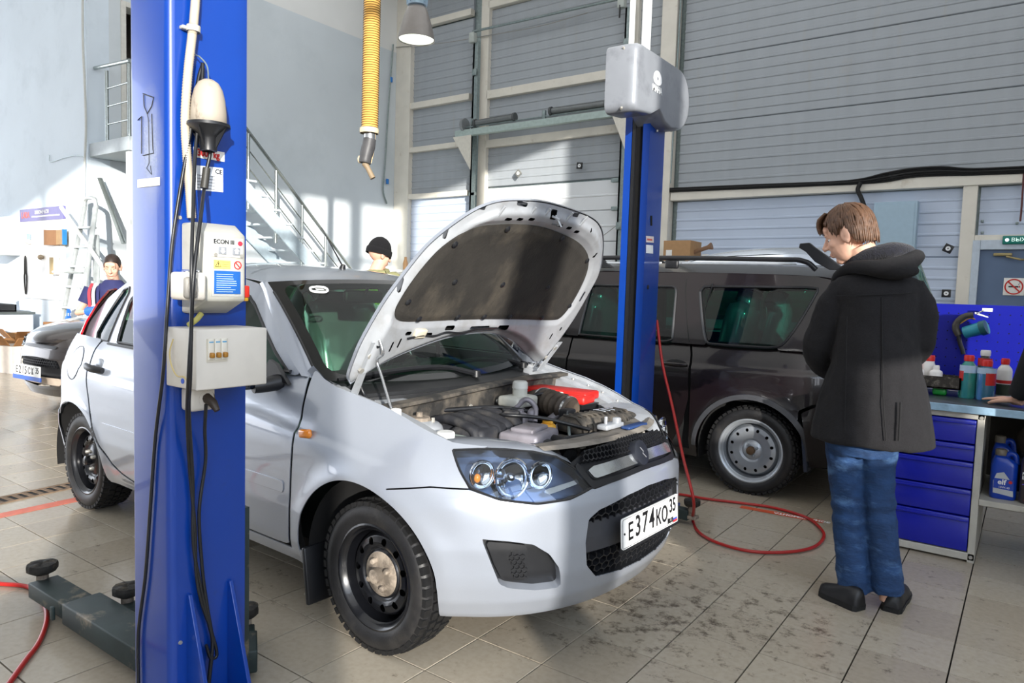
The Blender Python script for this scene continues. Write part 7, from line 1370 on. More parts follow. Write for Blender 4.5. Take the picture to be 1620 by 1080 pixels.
# rail across the front of the landing
yl_ = YL+.10
MB().tube([on_y(150, 108, yl_), on_y(205, 96, yl_), (xr, yl_, on_y(205, 96, yl_)[2]+.0)], .026, n=12).build('handrail', M_RAIL, **kw)
for k in range(3): MB().tube([(XS+.35, yl_, 4.12-.24*(k+1)), (xr, yl_, 4.12-.24*(k+1))], .012, n=8).build('rail_bar', M_RAIL, **kw)
for x in (XS+.36, xr-.02): MB().cyl((x, yl_, 3.16), (x, yl_, 4.12), .024, n=12).build('rail_post', M_RAIL, **kw)
# conduit down the corner
o = MB().tube(smooth_path([on_y(u, v, YL-.03) for u, v in ((131, -40), (131, 60), (134, 130), (136, 200), (134, 260), (133, 320))], 5), .016, n=8).build('conduit_pipe', mat('pale_conduit', '#cfd2cd', 0.5)); tag(o, 'thin pale conduit running down the left wall corner above the stepladder', 'pipe')
o = MB().tube(smooth_path([on_y(u, v, YL-.012) for u, v in ((78, 245), (80, 256), (100, 250), (120, 246), (134, 249))], 5), .005, n=5).build('cable', M_GALV); tag(o, 'thin loose wire end on the left wall beside the conduit', 'cable')
# sample board
b0, b1 = on_y(33, 335, YL-.02), on_y(104, 470, YL-.02); bd_ = thing('sample_board', 'white sample board with a lilac header and samples fixed to it, on the left wall', 'board', ((b0[0]+b1[0])/2, YL-.01, 1.0)); kw = dict(parent=bd_, world=True); zt0 = on_y(70, 331, YL)[2]; x0, x1 = b0[0], on_y(104, 330, YL)[0]
MB().span((x0, YL-.025, .95), (x1, YL-.002, zt0-.16)).build('white_panel', mat('white_board', '#f0f0ef', 0.5), bevel=.003, **kw); hdm = MB().span((x0, YL-.035, zt0-.17), (x1, YL-.002, zt0+.02)).build('header', mat('lilac_header', '#6a659c', 0.5, var=0.05), **kw)
text('header_lettering', 'LADA', mat('salmon_print', '#d4573f', 0.5), bd_, (x0+.22, YL-.037, zt0-.075), (1, 0, 0), (0, 0, 1), .13, world=True, bold=.004, sx=.9); text('header_lettering', 'ЗАПАСНЫЕ ЧАСТИ', MARK_WHITE, bd_, (x0+.82, YL-.037, zt0-.045), (1, 0, 0), (0, 0, 1), .07, world=True, bold=.002, sx=.75); MB().span((x0+.45, YL-.0365, zt0-.115), (x1-.12, YL-.0355, zt0-.095)).build('header_line', MARK_WHITE, **kw)
def smp(name, label, cat, u0, v0, u1, v1, m, d=.06, rod=None):
    a, b = on_y(u0, v0, YL-.03-d), on_y(u1, v1, YL-.03-d); c = (a+b)/2; t = thing(name, label, cat, (c[0], YL-.03-d/2, c[2]), 0, 'samples on the white board'); return t, abs(b[0]-a[0]), abs(a[2]-b[2])
t, w, h = smp('air_filter', 'open tan pleated filter with a blue edge on the sample board', 'filter', 72, 364, 101, 387, None)
MB().box((-w*.22, 0, 0), (w*.52, .05, h), rot=rotz(.25)).build('pleated_block', mat('tan_paper', '#8f6a4c', 0.8, var=0.15, scale=60, stretch=(8, 8, .2)), t); MB().box((w*.24, 0, 0), (w*.5, .05, h*.95), rot=rotz(-.12)).build('pleated_block', mat('pale_tan_paper', '#b08f66', 0.8, var=0.08), t); MB().box((w*.50, -.02, 0), (.02, .06, h)).build('blue_edge', mat('blue_edge', '#1f6fa8', 0.5), t)
t, w, h = smp('cable_lock', 'long black belt loop hung on the sample board', 'belt', 34, 405, 40, 465, None); th_ = np.linspace(0, 2*PI, 40); MB().tube([(.045*math.sin(a)*(1.0 if math.cos(a) < 0 else .7), 0, h/2*math.cos(a)) for a in th_], .012, n=6).build('belt_loop', M_RUBBER, t)
t, w, h = smp('oil_filter', 'upright white and brown cylinder filter on the sample board', 'filter', 79, 407, 88, 434, None); MB().cyl((-.02, 0, -h/2), (-.02, 0, h/2), w*.35, n=14).build('filter_body', mat('tan_brown_body', '#9a8a6a', 0.5), t); MB().cyl((w*.32, 0, -h/2), (w*.32, 0, h/2), w*.22, n=12).build('white_tube', M_WCAP, t)
t, w, h = smp('small_pump', 'small brown metal part on the white sample board', 'part', 57, 403, 64, 410, None); MB().ball((0, 0, 0), (.05, .04, .04)).build('part_body', mat('brown_metal', '#8d7f6b', 0.5), t); MB().cyl((.03, 0, 0), (.07, 0, .01), .02, n=10).build('part_neck', mat('brown_metal', '#8d7f6b'), t)
t, w, h = smp('valve', 'white valve with a blue tag below the board header', 'part', 35, 370, 46, 386, None); MB().box((.03, 0, .04), (.06, .03, .09)).build('blue_tag', mat('pale_blue_tag', '#8fb9d6', 0.5), t); MB().cyl((-.05, 0, -.03), (.05, 0, -.04), .035, n=12).build('valve_body', mat('cream_valve', '#d9d2c2', 0.4, metal=0.2), t)
# white hood-like box at the far left edge
a = on_y(14, 402, YL-.35); wb3 = thing('heater_box', 'white angled box on the left wall at the picture edge', 'box', (a[0]-.80, YL-.2, a[2])); MB().prism([(0, 0), (-.42, .0), (-.36, .16), (-.12, .62), (0, .62)], (-.35, .2, 0), (0, 1, 0), (0, 0, 1), (.62, 0, 0)).build('white_case', mat('white_case', '#e9eceb', 0.5), wb3, bevel=.01); MB().prism([(-.40, .0), (-.37, .14), (-.34, .14), (-.37, 0)], (.20, .19, .42), (0, 1, 0), (0, 0, 1), (.08, 0, 0)).build('dark_vent', M_BLK, wb3)
# grey cabinet with a parts tray and spray cans
ca = on_z(45, 590, 0); cb2 = thing('floor_cabinet', 'low grey cabinet at the left edge with a dark tray on top', 'cabinet', (-12.9, 4.15, 0)); MB().rbox((0, 0, .36), (1.3, .70, .72), .012).build('cabinet_body', mat('grey_cabinet', '#b4bcc6', 0.5, var=0.03), cb2); MB().box((0, 0, .74), (1.34, .74, .03)).build('cabinet_top', mat('dark_cabinet_edge', '#4b5354', 0.5), cb2); MB().box((.66, -.34, .36), (.03, .03, .72)).build('corner_trim', mat('dark_cabinet_edge', '#4b5354'), cb2)
for x in (-.45, .0, .45): MB().rbox((x, -.352, .37), (.42, .01, .64), .004).build('cabinet_door', mat('grey_cabinet', '#b4bcc6'), cb2)
ty = thing('parts_tray', 'black open tray with small items on the low grey cabinet', 'tray', (-12.75, 4.05, .757)); q = MB(); q.box((0, 0, .01), (.86, .5, .02)); 
for x in (-.42, .42): q.box((x, 0, .06), (.02, .5, .10))
for y in (-.24, .24): q.box((0, y, .06), (.86, .02, .10))
q.build('tray_body', M_BLK, ty)
for k, (x, c_, w_, h_) in enumerate(((-.28, '#e9ecec', .16, .20), (-.05, '#dfe3e2', .18, .24), (.12, '#b9a684', .08, .16))): o = MB().rbox((-12.75+x, 4.05, .778+h_/2), (w_, .14, h_), .02).build('carton', mat('carton%d' % k, c_, 0.6)); tag(o, ('white carton at the left of the black tray', 'larger white carton in the middle of the black tray', 'small tan carton beside the red can in the tray')[k], 'carton', 'cartons in the black tray')
bottle('red spray can standing in the black tray on the low cabinet', -12.47, 4.02, .045, .30, mat('red_can', '#d5402f', 0.35), M_REDCAP, neck=.8, group=None, z=.778)
# cardboard boxes
M_CARD = mat('cardboard', '#94693f', 0.85, var=0.08, scale=10); M_CARDL = mat('pale_cardboard', '#e4dbd2', 0.8, var=0.05)
def open_box(label, loc, sx, sy, sz, rz, m, m2, flaps=True):
    t = thing('cardboard_box', label, 'box', loc, rz); q = MB(); tck = .008
    q.box((0, 0, tck/2), (sx, sy, tck)); 
    for s_ in (-1, 1): q.box((s_*(sx/2), 0, sz/2), (tck, sy, sz)); q.box((0, s_*(sy/2), sz/2), (sx, tck, sz))
    q.build('box_body', m, t)
    if flaps:
        for s_, a in ((-1, .9), (1, .5)): MB().box((0, s_*(sy/2+.07), sz+.04*(1 if a < .7 else 2)), (sx*.95, .17, tck), rot=rotx(-s_*a*.8 if a < .7 else s_*a)).build('box_flap', m2, t)
        MB().box((-sx/2-.06, 0, sz+.02), (.15, sy*.9, tck), rot=roty(.6)).build('box_flap', m2, t); MB().box((sx/2+.05, 0, sz+.06), (.15, sy*.9, tck), rot=roty(-.8)).build('box_flap', m2, t)
    return t
open_box('open box, white sided with torn tan flaps, on the floor before the grey cabinet', (-11.15, 3.88, 0), .46, .42, .36, .25, M_CARDL, M_CARD); open_box('plain tan open box behind the saloon car bonnet by the grey cabinet', (-11.75, 4.18, 0), .42, .34, .40, -.1, M_CARD, M_CARD)
o = MB().box((-11.62, 3.75, .07), (.16, .16, .14)).build('block', M_BLK); tag(o, 'small dark block on the floor left of the white sided box', 'block')
b3 = open_box('closed tan box with a blue label beside the stepladder feet', (-11.1, 4.45, .45), .55, .3, .2, 0, M_CARD, M_CARD, False); MB().box((0, 0, .2), (.55, .3, .01)).build('box_lid', M_CARD, b3); MB().box((-.23, -.152, .1), (.07, .004, .14)).build('blue_label', mat('blue_label2', '#2e7fc4', 0.5), b3)
o = MB().box((-11.1, 4.45, .225), (.7, .34, .45)).build('crate', M_CARDL); tag(o, 'pale crate carrying the closed tan box by the left wall', 'crate')
bottle('blue and white can standing on the closed tan box', -11.0, 4.45, .06, .22, mat('blue_can', '#2a6bc0', 0.4), mat('teal_cap', '#8fc4bb', 0.5), [(M_LABW, 0, 2*PI, .45, .62)], neck=.7, group=None, z=.66)
# stepladder
lad = thing('stepladder', 'aluminium stepladder leaning by the wall corner left of the woman', 'ladder', (-11.0, 4.3, 0)); kw = dict(parent=lad, world=True); M_ALU = mat('aluminium_ladder', '#ccd2d3', 0.35, metal=0.6, var=0.08)
Ytop, Ybot = YL-.12, YL-.75
def lq(u, v, t): return on_y(u, v, Ybot+(Ytop-Ybot)*t)
tl_, tr2 = on_y(134, 326, Ytop), on_y(152, 326, Ytop); bl_, br2 = on_y(95, 520, Ybot), on_y(124, 520, Ybot)
bl_ = bl_+(bl_-tl_)*((bl_[2]-0)/(tl_[2]-bl_[2])); br2 = br2+(br2-tr2)*((br2[2]-0)/(tr2[2]-br2[2]))
for a, b in ((tl_, bl_), (tr2, br2)): MB().tube([b, a], .032, n=6, squash=(1, .6)).build('stile', M_ALU, **kw)
MB().tube(smooth_path([tl_, tl_+V3((.05, 0, .10)), tr2+V3((-.05, 0, .10)), tr2], 5), .028, n=8).build('top_hoop', M_ALU, **kw)
for k in range(8):
    t = .06+.115*k; a, b = bl_+(tl_-bl_)*t, br2+(tr2-br2)*t; m = (a+b)/2; MB().rbox(m, (np.linalg.norm(b-a), .10, .03), .006).build('step', M_ALU, **kw)
t = .60; a, b = bl_+(tl_-bl_)*t, br2+(tr2-br2)*t; MB().rbox((a+b)/2+V3((0, -.12, 0)), (.34, .26, .03), .006).build('platform', M_ALU, **kw)
for s_ in (0, .26): MB().tube([br2+V3((.10+s_*.3, .25, 0)), on_y(150+s_*16, 372, Ytop-.05)], .024, n=6, squash=(1, .6)).build('rear_leg', M_ALU, **kw)
o = MB().tube([on_y(97, 328, YL-.22), on_y(172, 436, YL-.42)], .028, n=8).build('pole', mat('white_pole', '#e7eae8', 0.4)); tag(o, 'white pole slanting from the sample board down behind the woman', 'pole')
o = MB().tube([on_x(158, 282, XS+.12), on_x(196, 385, XS+.45)], .05, n=6, squash=(1, .5)).build('pole', M_RAIL); tag(o, 'slanting steel channel leaning under the landing', 'pole')
# drain, tapes, clutter by the back wall
d0_, d1_ = on_z(-60, 805, .001), on_z(102, 770, .001); dr = thing('floor_drain', 'rusty slotted floor drain running to the rear wheel of the silver hatchback', 'drain', tuple((d0_+d1_)/2*V3((1, 1, 0)))); kw = dict(parent=dr, world=True); M_RUST = mat('rusty_grate', '#7a6653', 0.8, var=0.3, scale=20, stain='#3c3128', stain_amt=0.5)
e = (d1_-d0_)/np.linalg.norm(d1_-d0_); ang = math.atan2(e[1], e[0]); L_ = np.linalg.norm(d1_-d0_)+3.0; cst = d0_+e*(np.linalg.norm(d1_-d0_)+1.0-L_/2); cst = V3((cst[0], cst[1], 0)); nn = V3((-e[1], e[0], 0)); wd = .125
MB().box(cst+V3((0, 0, .001)), (L_, wd, .002), rot=ang).build('channel', M_DARK, **kw)
for s_ in (-1, 1): MB().box(cst+nn*s_*wd/2+V3((0, 0, .003)), (L_, .016, .006), rot=ang).build('edge_bar', M_RUST, **kw)
k = 0
for t in np.arange(-L_/2+.03, L_/2, .055): MB().box(cst+e*t+V3((0, 0, .003)), (.024, wd, .005), rot=ang+.0).build('grate_bar', M_RUST, **kw)
M_TAPER = mat('worn_red_tape', '#d9755f', 0.5, var=0.12, scale=14, stain='#b9aa98', stain_amt=0.6, stain_scale=10, stain_lo=0.58); M_TAPER2 = mat('orange_red_tape', '#c4502c', 0.5, var=0.1, scale=12)
def tape(label, p0, p1, w, m, words, t0, sz):
    a, b = on_z(*p0, .002), on_z(*p1, .002); e = (b-a)/np.linalg.norm(b-a); n_ = V3((-e[1], e[0], 0)); t = thing('floor_tape', label, 'tape', ((a[0]+b[0])/2, (a[1]+b[1])/2, 0)); MB().prism([(0, -w/2), (np.linalg.norm(b-a), -w/2), (np.linalg.norm(b-a), w/2), (0, w/2)], a-V3((0, 0, .0012)), e, n_, (0, 0, .0015)).build('tape_band', m, parent=t, world=True)
    for q, wds in zip(t0, words): text('tape_lettering', wds, MARK_WHITE, t, a+e*q+V3((0, 0, .0012)), -e, -n_, sz, depth=.0003, world=True, bold=.0015)
    return t
tape('faded red floor tape with white lettering running under the silver hatchback', (-70, 830), (190, 775), .085, M_TAPER, ['КАЧЕСТВО СЕРВИСА'], [1.05], .07)
tape('orange floor tape with small lettering inside the red hose loop', (1172, 801), (1303, 825), .055, M_TAPER2, ['ЗОНА РЕМОНТА'], [.36], .04)
# ledge with boxes and clutter along the back wall
lg2 = thing('ledge', 'narrow pale ledge along the back wall behind the brown estate car', 'shelf', (-6.7, YG-.5, 0)); kw = dict(parent=lg2, world=True); zl = 1.80
MB().span((-4.95, YG-.9, zl-.04), (-2.9, YG-.1, zl)).build('ledge_top', mat('pale_ledge', '#dfe2e3', 0.5), **kw)
for x in (-4.9, -2.95): MB().span((x-.03, YG-.85, 0), (x+.03, YG-.15, zl-.04)).build('ledge_leg', M_GALV, **kw)
q0, q1 = on_y(1046, 412, YG-.75), on_y(1090, 380, YG-.75); w_ = q1[0]-q0[0]; h_ = q1[2]-zl
cb3 = thing('cardboard_box', 'closed cardboard box with a white label, on the ledge beside the far post', 'box', (q0[0]+w_/2+.03, YG-.55, zl)); MB().rbox((0, 0, h_/2), (w_, .42, h_), .006).build('box_body', mat('brown_cardboard', '#b08a62', 0.85, var=0.05), cb3); MB().box((-w_*.28, -.212, h_*.3), (w_*.22, .004, h_*.5)).build('white_label', M_LABW, cb3); MB().box((w_*.08, -.213, h_*.12), (w_*.5, .006, h_*.22)).build('dark_slot', M_BLK, cb3)
o = MB().tube([on_y(1094, 400, YG-.6), on_y(1120, 391, YG-.6), on_y(1126, 389, YG-.6)], [.03, .03, .055], n=12).build('brush', mat('brown_brush_handle', '#8a6a52', 0.6)); tag(o, 'brown handled brush sticking out beside the cardboard box', 'brush'); 
q0, q1 = on_y(1110, 410, YG-.6), on_y(1142, 398, YG-.6); cb4 = thing('cardboard_box', 'flat white box with an orange panel, right of the brown box on the ledge', 'box', ((q0[0]+q1[0])/2, YG-.45, zl)); MB().rbox((0, 0, .055), (q1[0]-q0[0], .3, .11), .004).build('box_body', M_LABW, cb4); MB().box((.02, -.152, .06), ((q1[0]-q0[0])*.7, .004, .06)).build('orange_panel', mat('orange_panel', '#e0a978', 0.6), cb4)
bt3 = thing('side_table', 'white table with brown bits and pieces by the gate, behind the beanie man', 'table', (-9.75, YG-.33, 0)); MB().box((0, 0, 1.62), (1.1, .42, .04)).build('table_top', M_WCAP, bt3)
for x in (-.5, .5):
    for y in (-.17, .17): MB().box((x, y, .8), (.05, .05, 1.6)).build('leg', M_GALV, bt3)
for k, (u, v, r, h_, c_) in enumerate(((619, 404, .05, .26, '#b48a5c'), (628, 404, .035, .12, '#9c8b70'), (637, 406, .06, .14, '#d8cfc0'), (646, 404, .04, .20, '#8d8272'))): p = V3((-10.12+.22*k, YG-.33, 0)); o = MB().lathe([(.0005, 0), (r, 0), (r*1.05, h_*.5), (r*.6, h_*.8), (r*.55, h_), (.0005, h_)], (p[0], p[1], 1.64), (0, 0, 1), n=16).build('jar', mat('jar%d' % k, c_, 0.5)); tag(o, ('tall tan jar on the white side table', 'small grey-brown jar on the white side table', 'wide cream jar on the white side table', 'grey jar at the right of the white side table')[k], 'jar', 'jars on the side table')
# ================================================================ PEOPLE
def skin(name, c): return mat(name, c, 0.5, var=0.05, scale=30, spec=0.35)
M_SKIN = skin('fair_skin', '#dcae96'); M_SKIN2 = skin('pink_fair_skin', '#e3b49c'); M_EYE = mat('eye_white', '#e9e6e2', 0.2); M_IRIS = mat('dark_iris', '#2d221c', 0.2); M_LIP = mat('lip_skin', '#b9746a', 0.5); M_BROW = mat('brow_hair', '#4a3526', 0.8)
def remeshed(mb, name, m, par, voxel=.006, smooth=4, M3=None, tex=None):
    o = mb.build(name, m, par, weld=False)
    md = o.modifiers.new('join', 'REMESH'); md.mode = 'VOXEL'; md.voxel_size = voxel; md.use_smooth_shade = True
    if smooth: sm = o.modifiers.new('soft', 'SMOOTH'); sm.factor = 0.5; sm.iterations = smooth
    return o
def head_parts(mb, R3, c, s=1.0):
    """skull, jaw, nose, brows, cheeks, lips and ears, joined later into the body's surface; face looks along local +y"""
    R3 = np.array(R3); c = V3(c)
    def E(p, r): mb.ball(c+R3@(V3(p)*s), V3(r)*s, 18, 12, rot=R3)
    E((0, -.016, .028), (.073, .093, .088)); E((0, .025, -.030), (.058, .062, .078)); E((0, .052, -.092), (.024, .026, .020)); E((0, .020, -.075), (.048, .050, .035))
    E((.026, .071, .023), (.026, .012, .009)); E((-.026, .071, .023), (.026, .012, .009)); E((0, .066, .045), (.050, .022, .030))
    E((.033, .049, -.022), (.025, .024, .024)); E((-.033, .049, -.022), (.025, .024, .024))
    mb.tube([c+R3@(V3(p)*s) for p in ((0, .078, .022), (0, .093, -.002), (0, .106, -.022), (0, .101, -.031))], [.008*s, .010*s, .0135*s, .012*s], n=10)
    E((.012, .090, -.027), (.009, .011, .008)); E((-.012, .090, -.027), (.009, .011, .008))
    E((0, .083, -.055), (.022, .011, .0065)); E((0, .081, -.066), (.019, .011, .0075))
    for sg in (1, -1): E((sg*.070, -.012, -.008), (.012, .021, .033)); E((sg*.079, -.022, .002), (.009, .015, .032)); E((sg*.077, -.014, -.030), (.009, .010, .012)); E((sg*.030, .063, .0115), (.0165, .0125, .0065)); E((sg*.030, .063, -.0075), (.0155, .0110, .0050))
def head_details(par, R3, c, s=1.0, lip=M_LIP, brow=M_BROW):
    R3 = np.array(R3); c = V3(c)
    for sg in (1, -1):
        e = MB().ball(c+R3@(V3((sg*.030, .0615, .002))*s), .0115*s, 14, 10).build('eye', M_EYE, par); MB().ball(c+R3@(V3((sg*.030, .0675, .001))*s), .0072*s, 10, 8).build('iris', M_IRIS, e)
        MB().tube([c+R3@(V3(p)*s) for p in ((sg*.014, .0825, .026), (sg*.030, .0815, .032), (sg*.046, .072, .028))], [.003*s, .004*s, .002*s], n=6).build('eyebrow', brow, par)
    MB().tube([c+R3@(V3(p)*s) for p in ((-.020, .079, -.0605), (-.008, .0895, -.0600), (0, .0905, -.061), (.008, .0895, -.0600), (.020, .079, -.0605))], [.0015*s, .0038*s, .0042*s, .0038*s, .0015*s], n=6).build('lips', lip, par)
def hand_parts(mb, wrist, d, n, s=1.0, curl=.5, side=1, spread=1.0):
    """palm, four jointed fingers of unequal length and a thumb; d = pointing direction, n = back of the hand"""
    d = V3(d)/np.linalg.norm(d); n = V3(n); n = n-d*(n@d); n /= np.linalg.norm(n); t = np.cross(d, n)*side; w = V3(wrist)
    R3 = np.stack([t, d, n], 1); mb.rbox(w+d*.050*s, (.078*s, .095*s, .028*s), .012*s, rot=R3); mb.tube([w-d*.03*s, w+d*.02*s], .026*s, n=10)
    for k, (x, L_) in enumerate(((.029, .070), (.010, .080), (-.010, .074), (-.029, .058))):
        b = w+d*.092*s+t*x*s; dirn = d+t*(x*2.2*spread); dirn /= np.linalg.norm(dirn); pts = [b-dirn*.02*s, b]; a = 0
        for f_ in (.42, .32, .26): a += curl*.75; dd = dirn*math.cos(a)-n*math.sin(a); pts.append(pts[-1]+dd*L_*f_*s)
        mb.tube(pts, [.0095*s, .0095*s, .0088*s, .008*s, .0065*s], n=8)
    b = w+d*.025*s+t*.034*s; tp = [b, b+(t*.8+d*.6)*.036*s-n*.004*s, b+(t*.55+d*.85)*.066*s-n*.012*s*(1+curl), b+(t*.35+d*.9)*.090*s-n*.022*s*(1+curl)]; mb.tube(tp, [.014*s, .012*s, .0105*s, .008*s], n=8)
def yaw_pitch(fd, pitch, roll=0.0):
    """head axes: columns right, face, up"""
    f = V3(fd); f[2] = 0; f /= np.linalg.norm(f); r = np.cross(f, (0, 0, 1)); u = V3((0, 0, 1)); c, s = math.cos(pitch), math.sin(pitch); f2 = f*c-u*s; u2 = u*c+f*s
    c, s = math.cos(roll), math.sin(roll); return np.stack([r*c+u2*s, f2, u2*c-r*s], 1)
def shoe(par, heel, toe, m, sole, w=.048, h=.075):
    heel = V3(heel)*V3((1, 1, 0)); toe = V3(toe)*V3((1, 1, 0)); d = toe-heel; L_ = np.linalg.norm(d); d /= L_; t = np.cross((0, 0, 1), d); rs, so = [], []
    for q, wf, hf in ((0, .55, .75), (.06, .80, 1.0), (.25, .86, 1.05), (.42, .85, .95), (.60, .98, .72), (.78, 1.0, .56), (.92, .80, .46), (1.0, .35, .34)):
        c = heel+d*L_*q; rs.append([c+t*w*wf*math.cos(a)+V3((0, 0, .018+max(0, math.sin(a))*h*hf)) for a in np.linspace(0, 2*PI, 18, endpoint=False)]); so.append([c+t*(w*wf+.004)*math.cos(a)+V3((0, 0, .0+(.022 if math.sin(a) > 0 else 0))) for a in np.linspace(0, 2*PI, 18, endpoint=False)])
    o = MB().loft(rs).build('shoe', m, par, angle=60); MB().loft(so).build('sole', sole, o, angle=30)
    MB().tube(smooth_path([heel+d*L_*.30+t*w*.5+V3((0, 0, h*.9)), heel+d*L_*.42+V3((0, 0, h+.022)), heel+d*L_*.50-t*w*.5+V3((0, 0, h*.7))], 3), .004, n=5).build('lace', sole, o)
    return o
def person(label, base, parts): t = thing('person', label, 'person', tuple(base)); return t
# ---- the young man in the dark coat, seen from behind
MBASE = on_z(1375, 957, 0); vf = V3((MBASE[0], MBASE[1], 0)); vf /= np.linalg.norm(vf); vr = V3((vf[1], -vf[0], 0))
def mp(u, v, df=0.0):
    """point on the upright plane through the man's feet, df metres further away"""
    d = ray(u, v); return CPOS+d*(((MBASE+vf*df-CPOS)@vf)/(d@vf))
man = thing('person', 'young man in a dark hooded coat and blue jeans, seen from behind by the workbench', 'person', tuple(MBASE)); kw = dict(world=True)
def W_(mb):  # shift world points into the man's own frame
    mb.v = [v-V3(MBASE) for v in mb.v]; return mb
HR = yaw_pitch(-vr*.96+vf*.28, .36, .05); HC = mp(1341, 372, 0.0)
bm_ = MB(); head_parts(bm_, HR, HC, 1.0)
bm_.tube([HC+V3((.02, 0, -.05))+vr*.03, mp(1378, 425, .0), mp(1385, 450, .0)], [.056, .060, .075], n=16)
rings = lambda lv: [[mp(uc, v, dc)+vr*(hw*math.cos(a))+vf*(hd*math.sin(a)) for a in np.linspace(0, 2*PI, 20, endpoint=False)] for uc, v, dc, hw, hd in lv]
bm_.loft(rings([(1386, 440, 0, .07, .06), (1386, 465, 0, .17, .10), (1384, 520, 0, .16, .11), (1380, 600, 0, .14, .10), (1368, 690, 0, .13, .09), (1364, 712, 0, .10, .08)]))
for uu, ll in ((1340, (1334, 1343, 1350)), (1392, (1388, 1392, 1403))): bm_.tube([mp(uu, 690), mp(ll[0], 760), mp(ll[1], 830), mp(ll[2], 920), mp(ll[2], 950)], [.052, .038, .032, .030, .030], n=14)
bm_.tube([mp(1325, 462), mp(1293, 550, .05), mp(1318, 583, .30)], [.045, .038, .030], n=12); bm_.tube([mp(1450, 462), mp(1456, 546, .05), mp(1430, 566, .28)], [.045, .038, .030], n=12)
hand_parts(bm_, mp(1318, 583, .30), vr*.6+vf*.7-V3((0, 0, .1)), V3((0, 0, 1)), .95, .6, -1); hand_parts(bm_, mp(1428, 566, .29), -vr*.7+vf*.6, V3((0, 0, 1)), .95, .6, 1)
remeshed(W_(bm_), 'body', M_SKIN, man, .0036, 8)
HCm = HC-V3(MBASE); head_details(man, HR, HCm)
# coat: back, skirt, sleeves and collar as one cloth shell
M_COAT = mat('charcoal_wool_coat', '#151417', 0.95, var=0.25, scale=120, sheen=0.0, bump=0.25, bscale=240)
ct = MB(); ct.loft(rings([(1388, 432, .0, .085, .08), (1387, 441, 0, .155, .10), (1388, 455, 0, .172, .125), (1389, 480, .0, .163, .14), (1387, 530, .0, .158, .15), (1384, 580, .0, .178, .16), (1381, 630, .0, .212, .17), (1378, 668, .0, .230, .178), (1376.5, 697, .0, .243, .182), (1377, 699, .0, .232, .172)]))
ct.tube(smooth_path([mp(1336, 455), mp(1318, 480, .0), mp(1304, 520, .02), mp(1293, 552, .05), mp(1305, 578, .17), mp(1320, 586, .28)], 4), [.060]*4+[.068]*4+[.066]*4+[.062]*4+[.056]*4+[.05], n=16)
ct.tube(smooth_path([mp(1440, 455), mp(1455, 478, .0), mp(1459, 512, .01), mp(1456, 548, .04), mp(1446, 562, .16), mp(1434, 566, .26)], 4), [.056]*4+[.058]*4+[.054]*4+[.052]*4+[.050]*4+[.05], n=16)
coat = remeshed(W_(ct), 'coat', M_COAT, man, .008, 3)
tx = bpy.data.textures.new('cloth_folds', 'CLOUDS'); tx.noise_scale = 0.11; dm = coat.modifiers.new('folds', 'DISPLACE'); dm.texture = tx; dm.strength = .016; dm.mid_level = .5
mk = lambda pts, r, nm, m, sub=None, n=6: W_(MB().tube(smooth_path(pts, 5), r, n=n)).build(nm, m, sub or man)
M_SEAM = mat('dark_seam', '#121214', 0.9)
mk([mp(1395, 470, -.137), mp(1396, 560, -.158), mp(1398, 640, -.176), mp(1402, 697, -.186)], .0022, 'back_seam', M_SEAM, coat); mk([mp(1322, 468, -.125), mp(1390, 466, -.140), mp(1450, 463, -.12)], .0022, 'yoke_seam', M_SEAM, coat); mk([mp(1425, 636, -.166), mp(1424, 660, -.172), mp(1422, 697, -.178)], .0045, 'vent_slit', M_SEAM, coat); mk([mp(1340, 500, -.142), mp(1338, 600, -.150), mp(1336, 696, -.165)], .0018, 'side_seam', M_SEAM, coat)
# hood lying on the shoulders, with its dark lining
hd2 = MB(); P = smooth_path([mp(1322, 446, .12), mp(1330, 434, .05), mp(1352, 423, -.06), mp(1392, 424, -.13), mp(1430, 418, -.10), mp(1446, 408, -.01), mp(1440, 412, .09), mp(1412, 430, .14)], 5); n_ = len(P); hd2.tube(P, np.interp(np.linspace(0, 1, n_), [0, .25, .5, .7, 1], [.024, .034, .048, .044, .024]), n=14, squash=(1.0, .8)); hd2.ball(mp(1412, 428, -.11), (.10, .05, .036), 18, 12); ho2 = remeshed(W_(hd2), 'hood', M_COAT, man, .009, 4)
ln = MB(); P = smooth_path([mp(1338, 428, .08), mp(1350, 412, -.01), mp(1380, 402, -.06), mp(1412, 396, -.075), mp(1436, 398, -.02), mp(1436, 402, .06)], 5); n_ = len(P); ln.tube(P, np.interp(np.linspace(0, 1, n_), [0, .3, .6, 1], [.018, .028, .036, .022]), n=12); remeshed(W_(ln), 'hood_lining', mat('navy_fleece_lining', '#12131f', 1.0, var=0.5, scale=90, sheen=0.15, bump=0.6, bscale=160), ho2, .008, 2)
# jeans
M_JEAN = mat('blue_denim', '#1b3a63', 0.85, var=0.3, scale=14, stain='#5f86b4', stain_amt=0.55, stain_scale=6, stain_lo=0.55, bump=0.4, bscale=60, stretch=(1, 1, 2.2))
jn = MB()
for lv in ([(1334, 660, .0, .085), (1337, 700, .0, .082), (1338, 740, .01, .074), (1341, 790, .02, .066), (1343, 830, .015, .066), (1346, 880, .0, .062), (1349, 915, .0, .064), (1350, 934, .0, .066)], [(1392, 660, .0, .082), (1390, 700, .0, .078), (1389, 740, .01, .069), (1391, 790, .02, .063), (1394, 830, .015, .063), (1400, 880, .0, .060), (1404, 915, .0, .063), (1405, 936, .0, .065)]):
    P = smooth_path([mp(u, v, d) for u, v, d, r in lv], 8); z = np.linspace(0, 1, len(P)); R_ = np.interp(z, np.linspace(0, 1, len(lv)), [l[3] for l in lv])+.0035*np.sin(z*60)*np.exp(-((z-.45)/.12)**2)+.004*np.sin(z*75+1)*np.exp(-((z-.95)/.07)**2); jn.tube(P, R_, n=20)
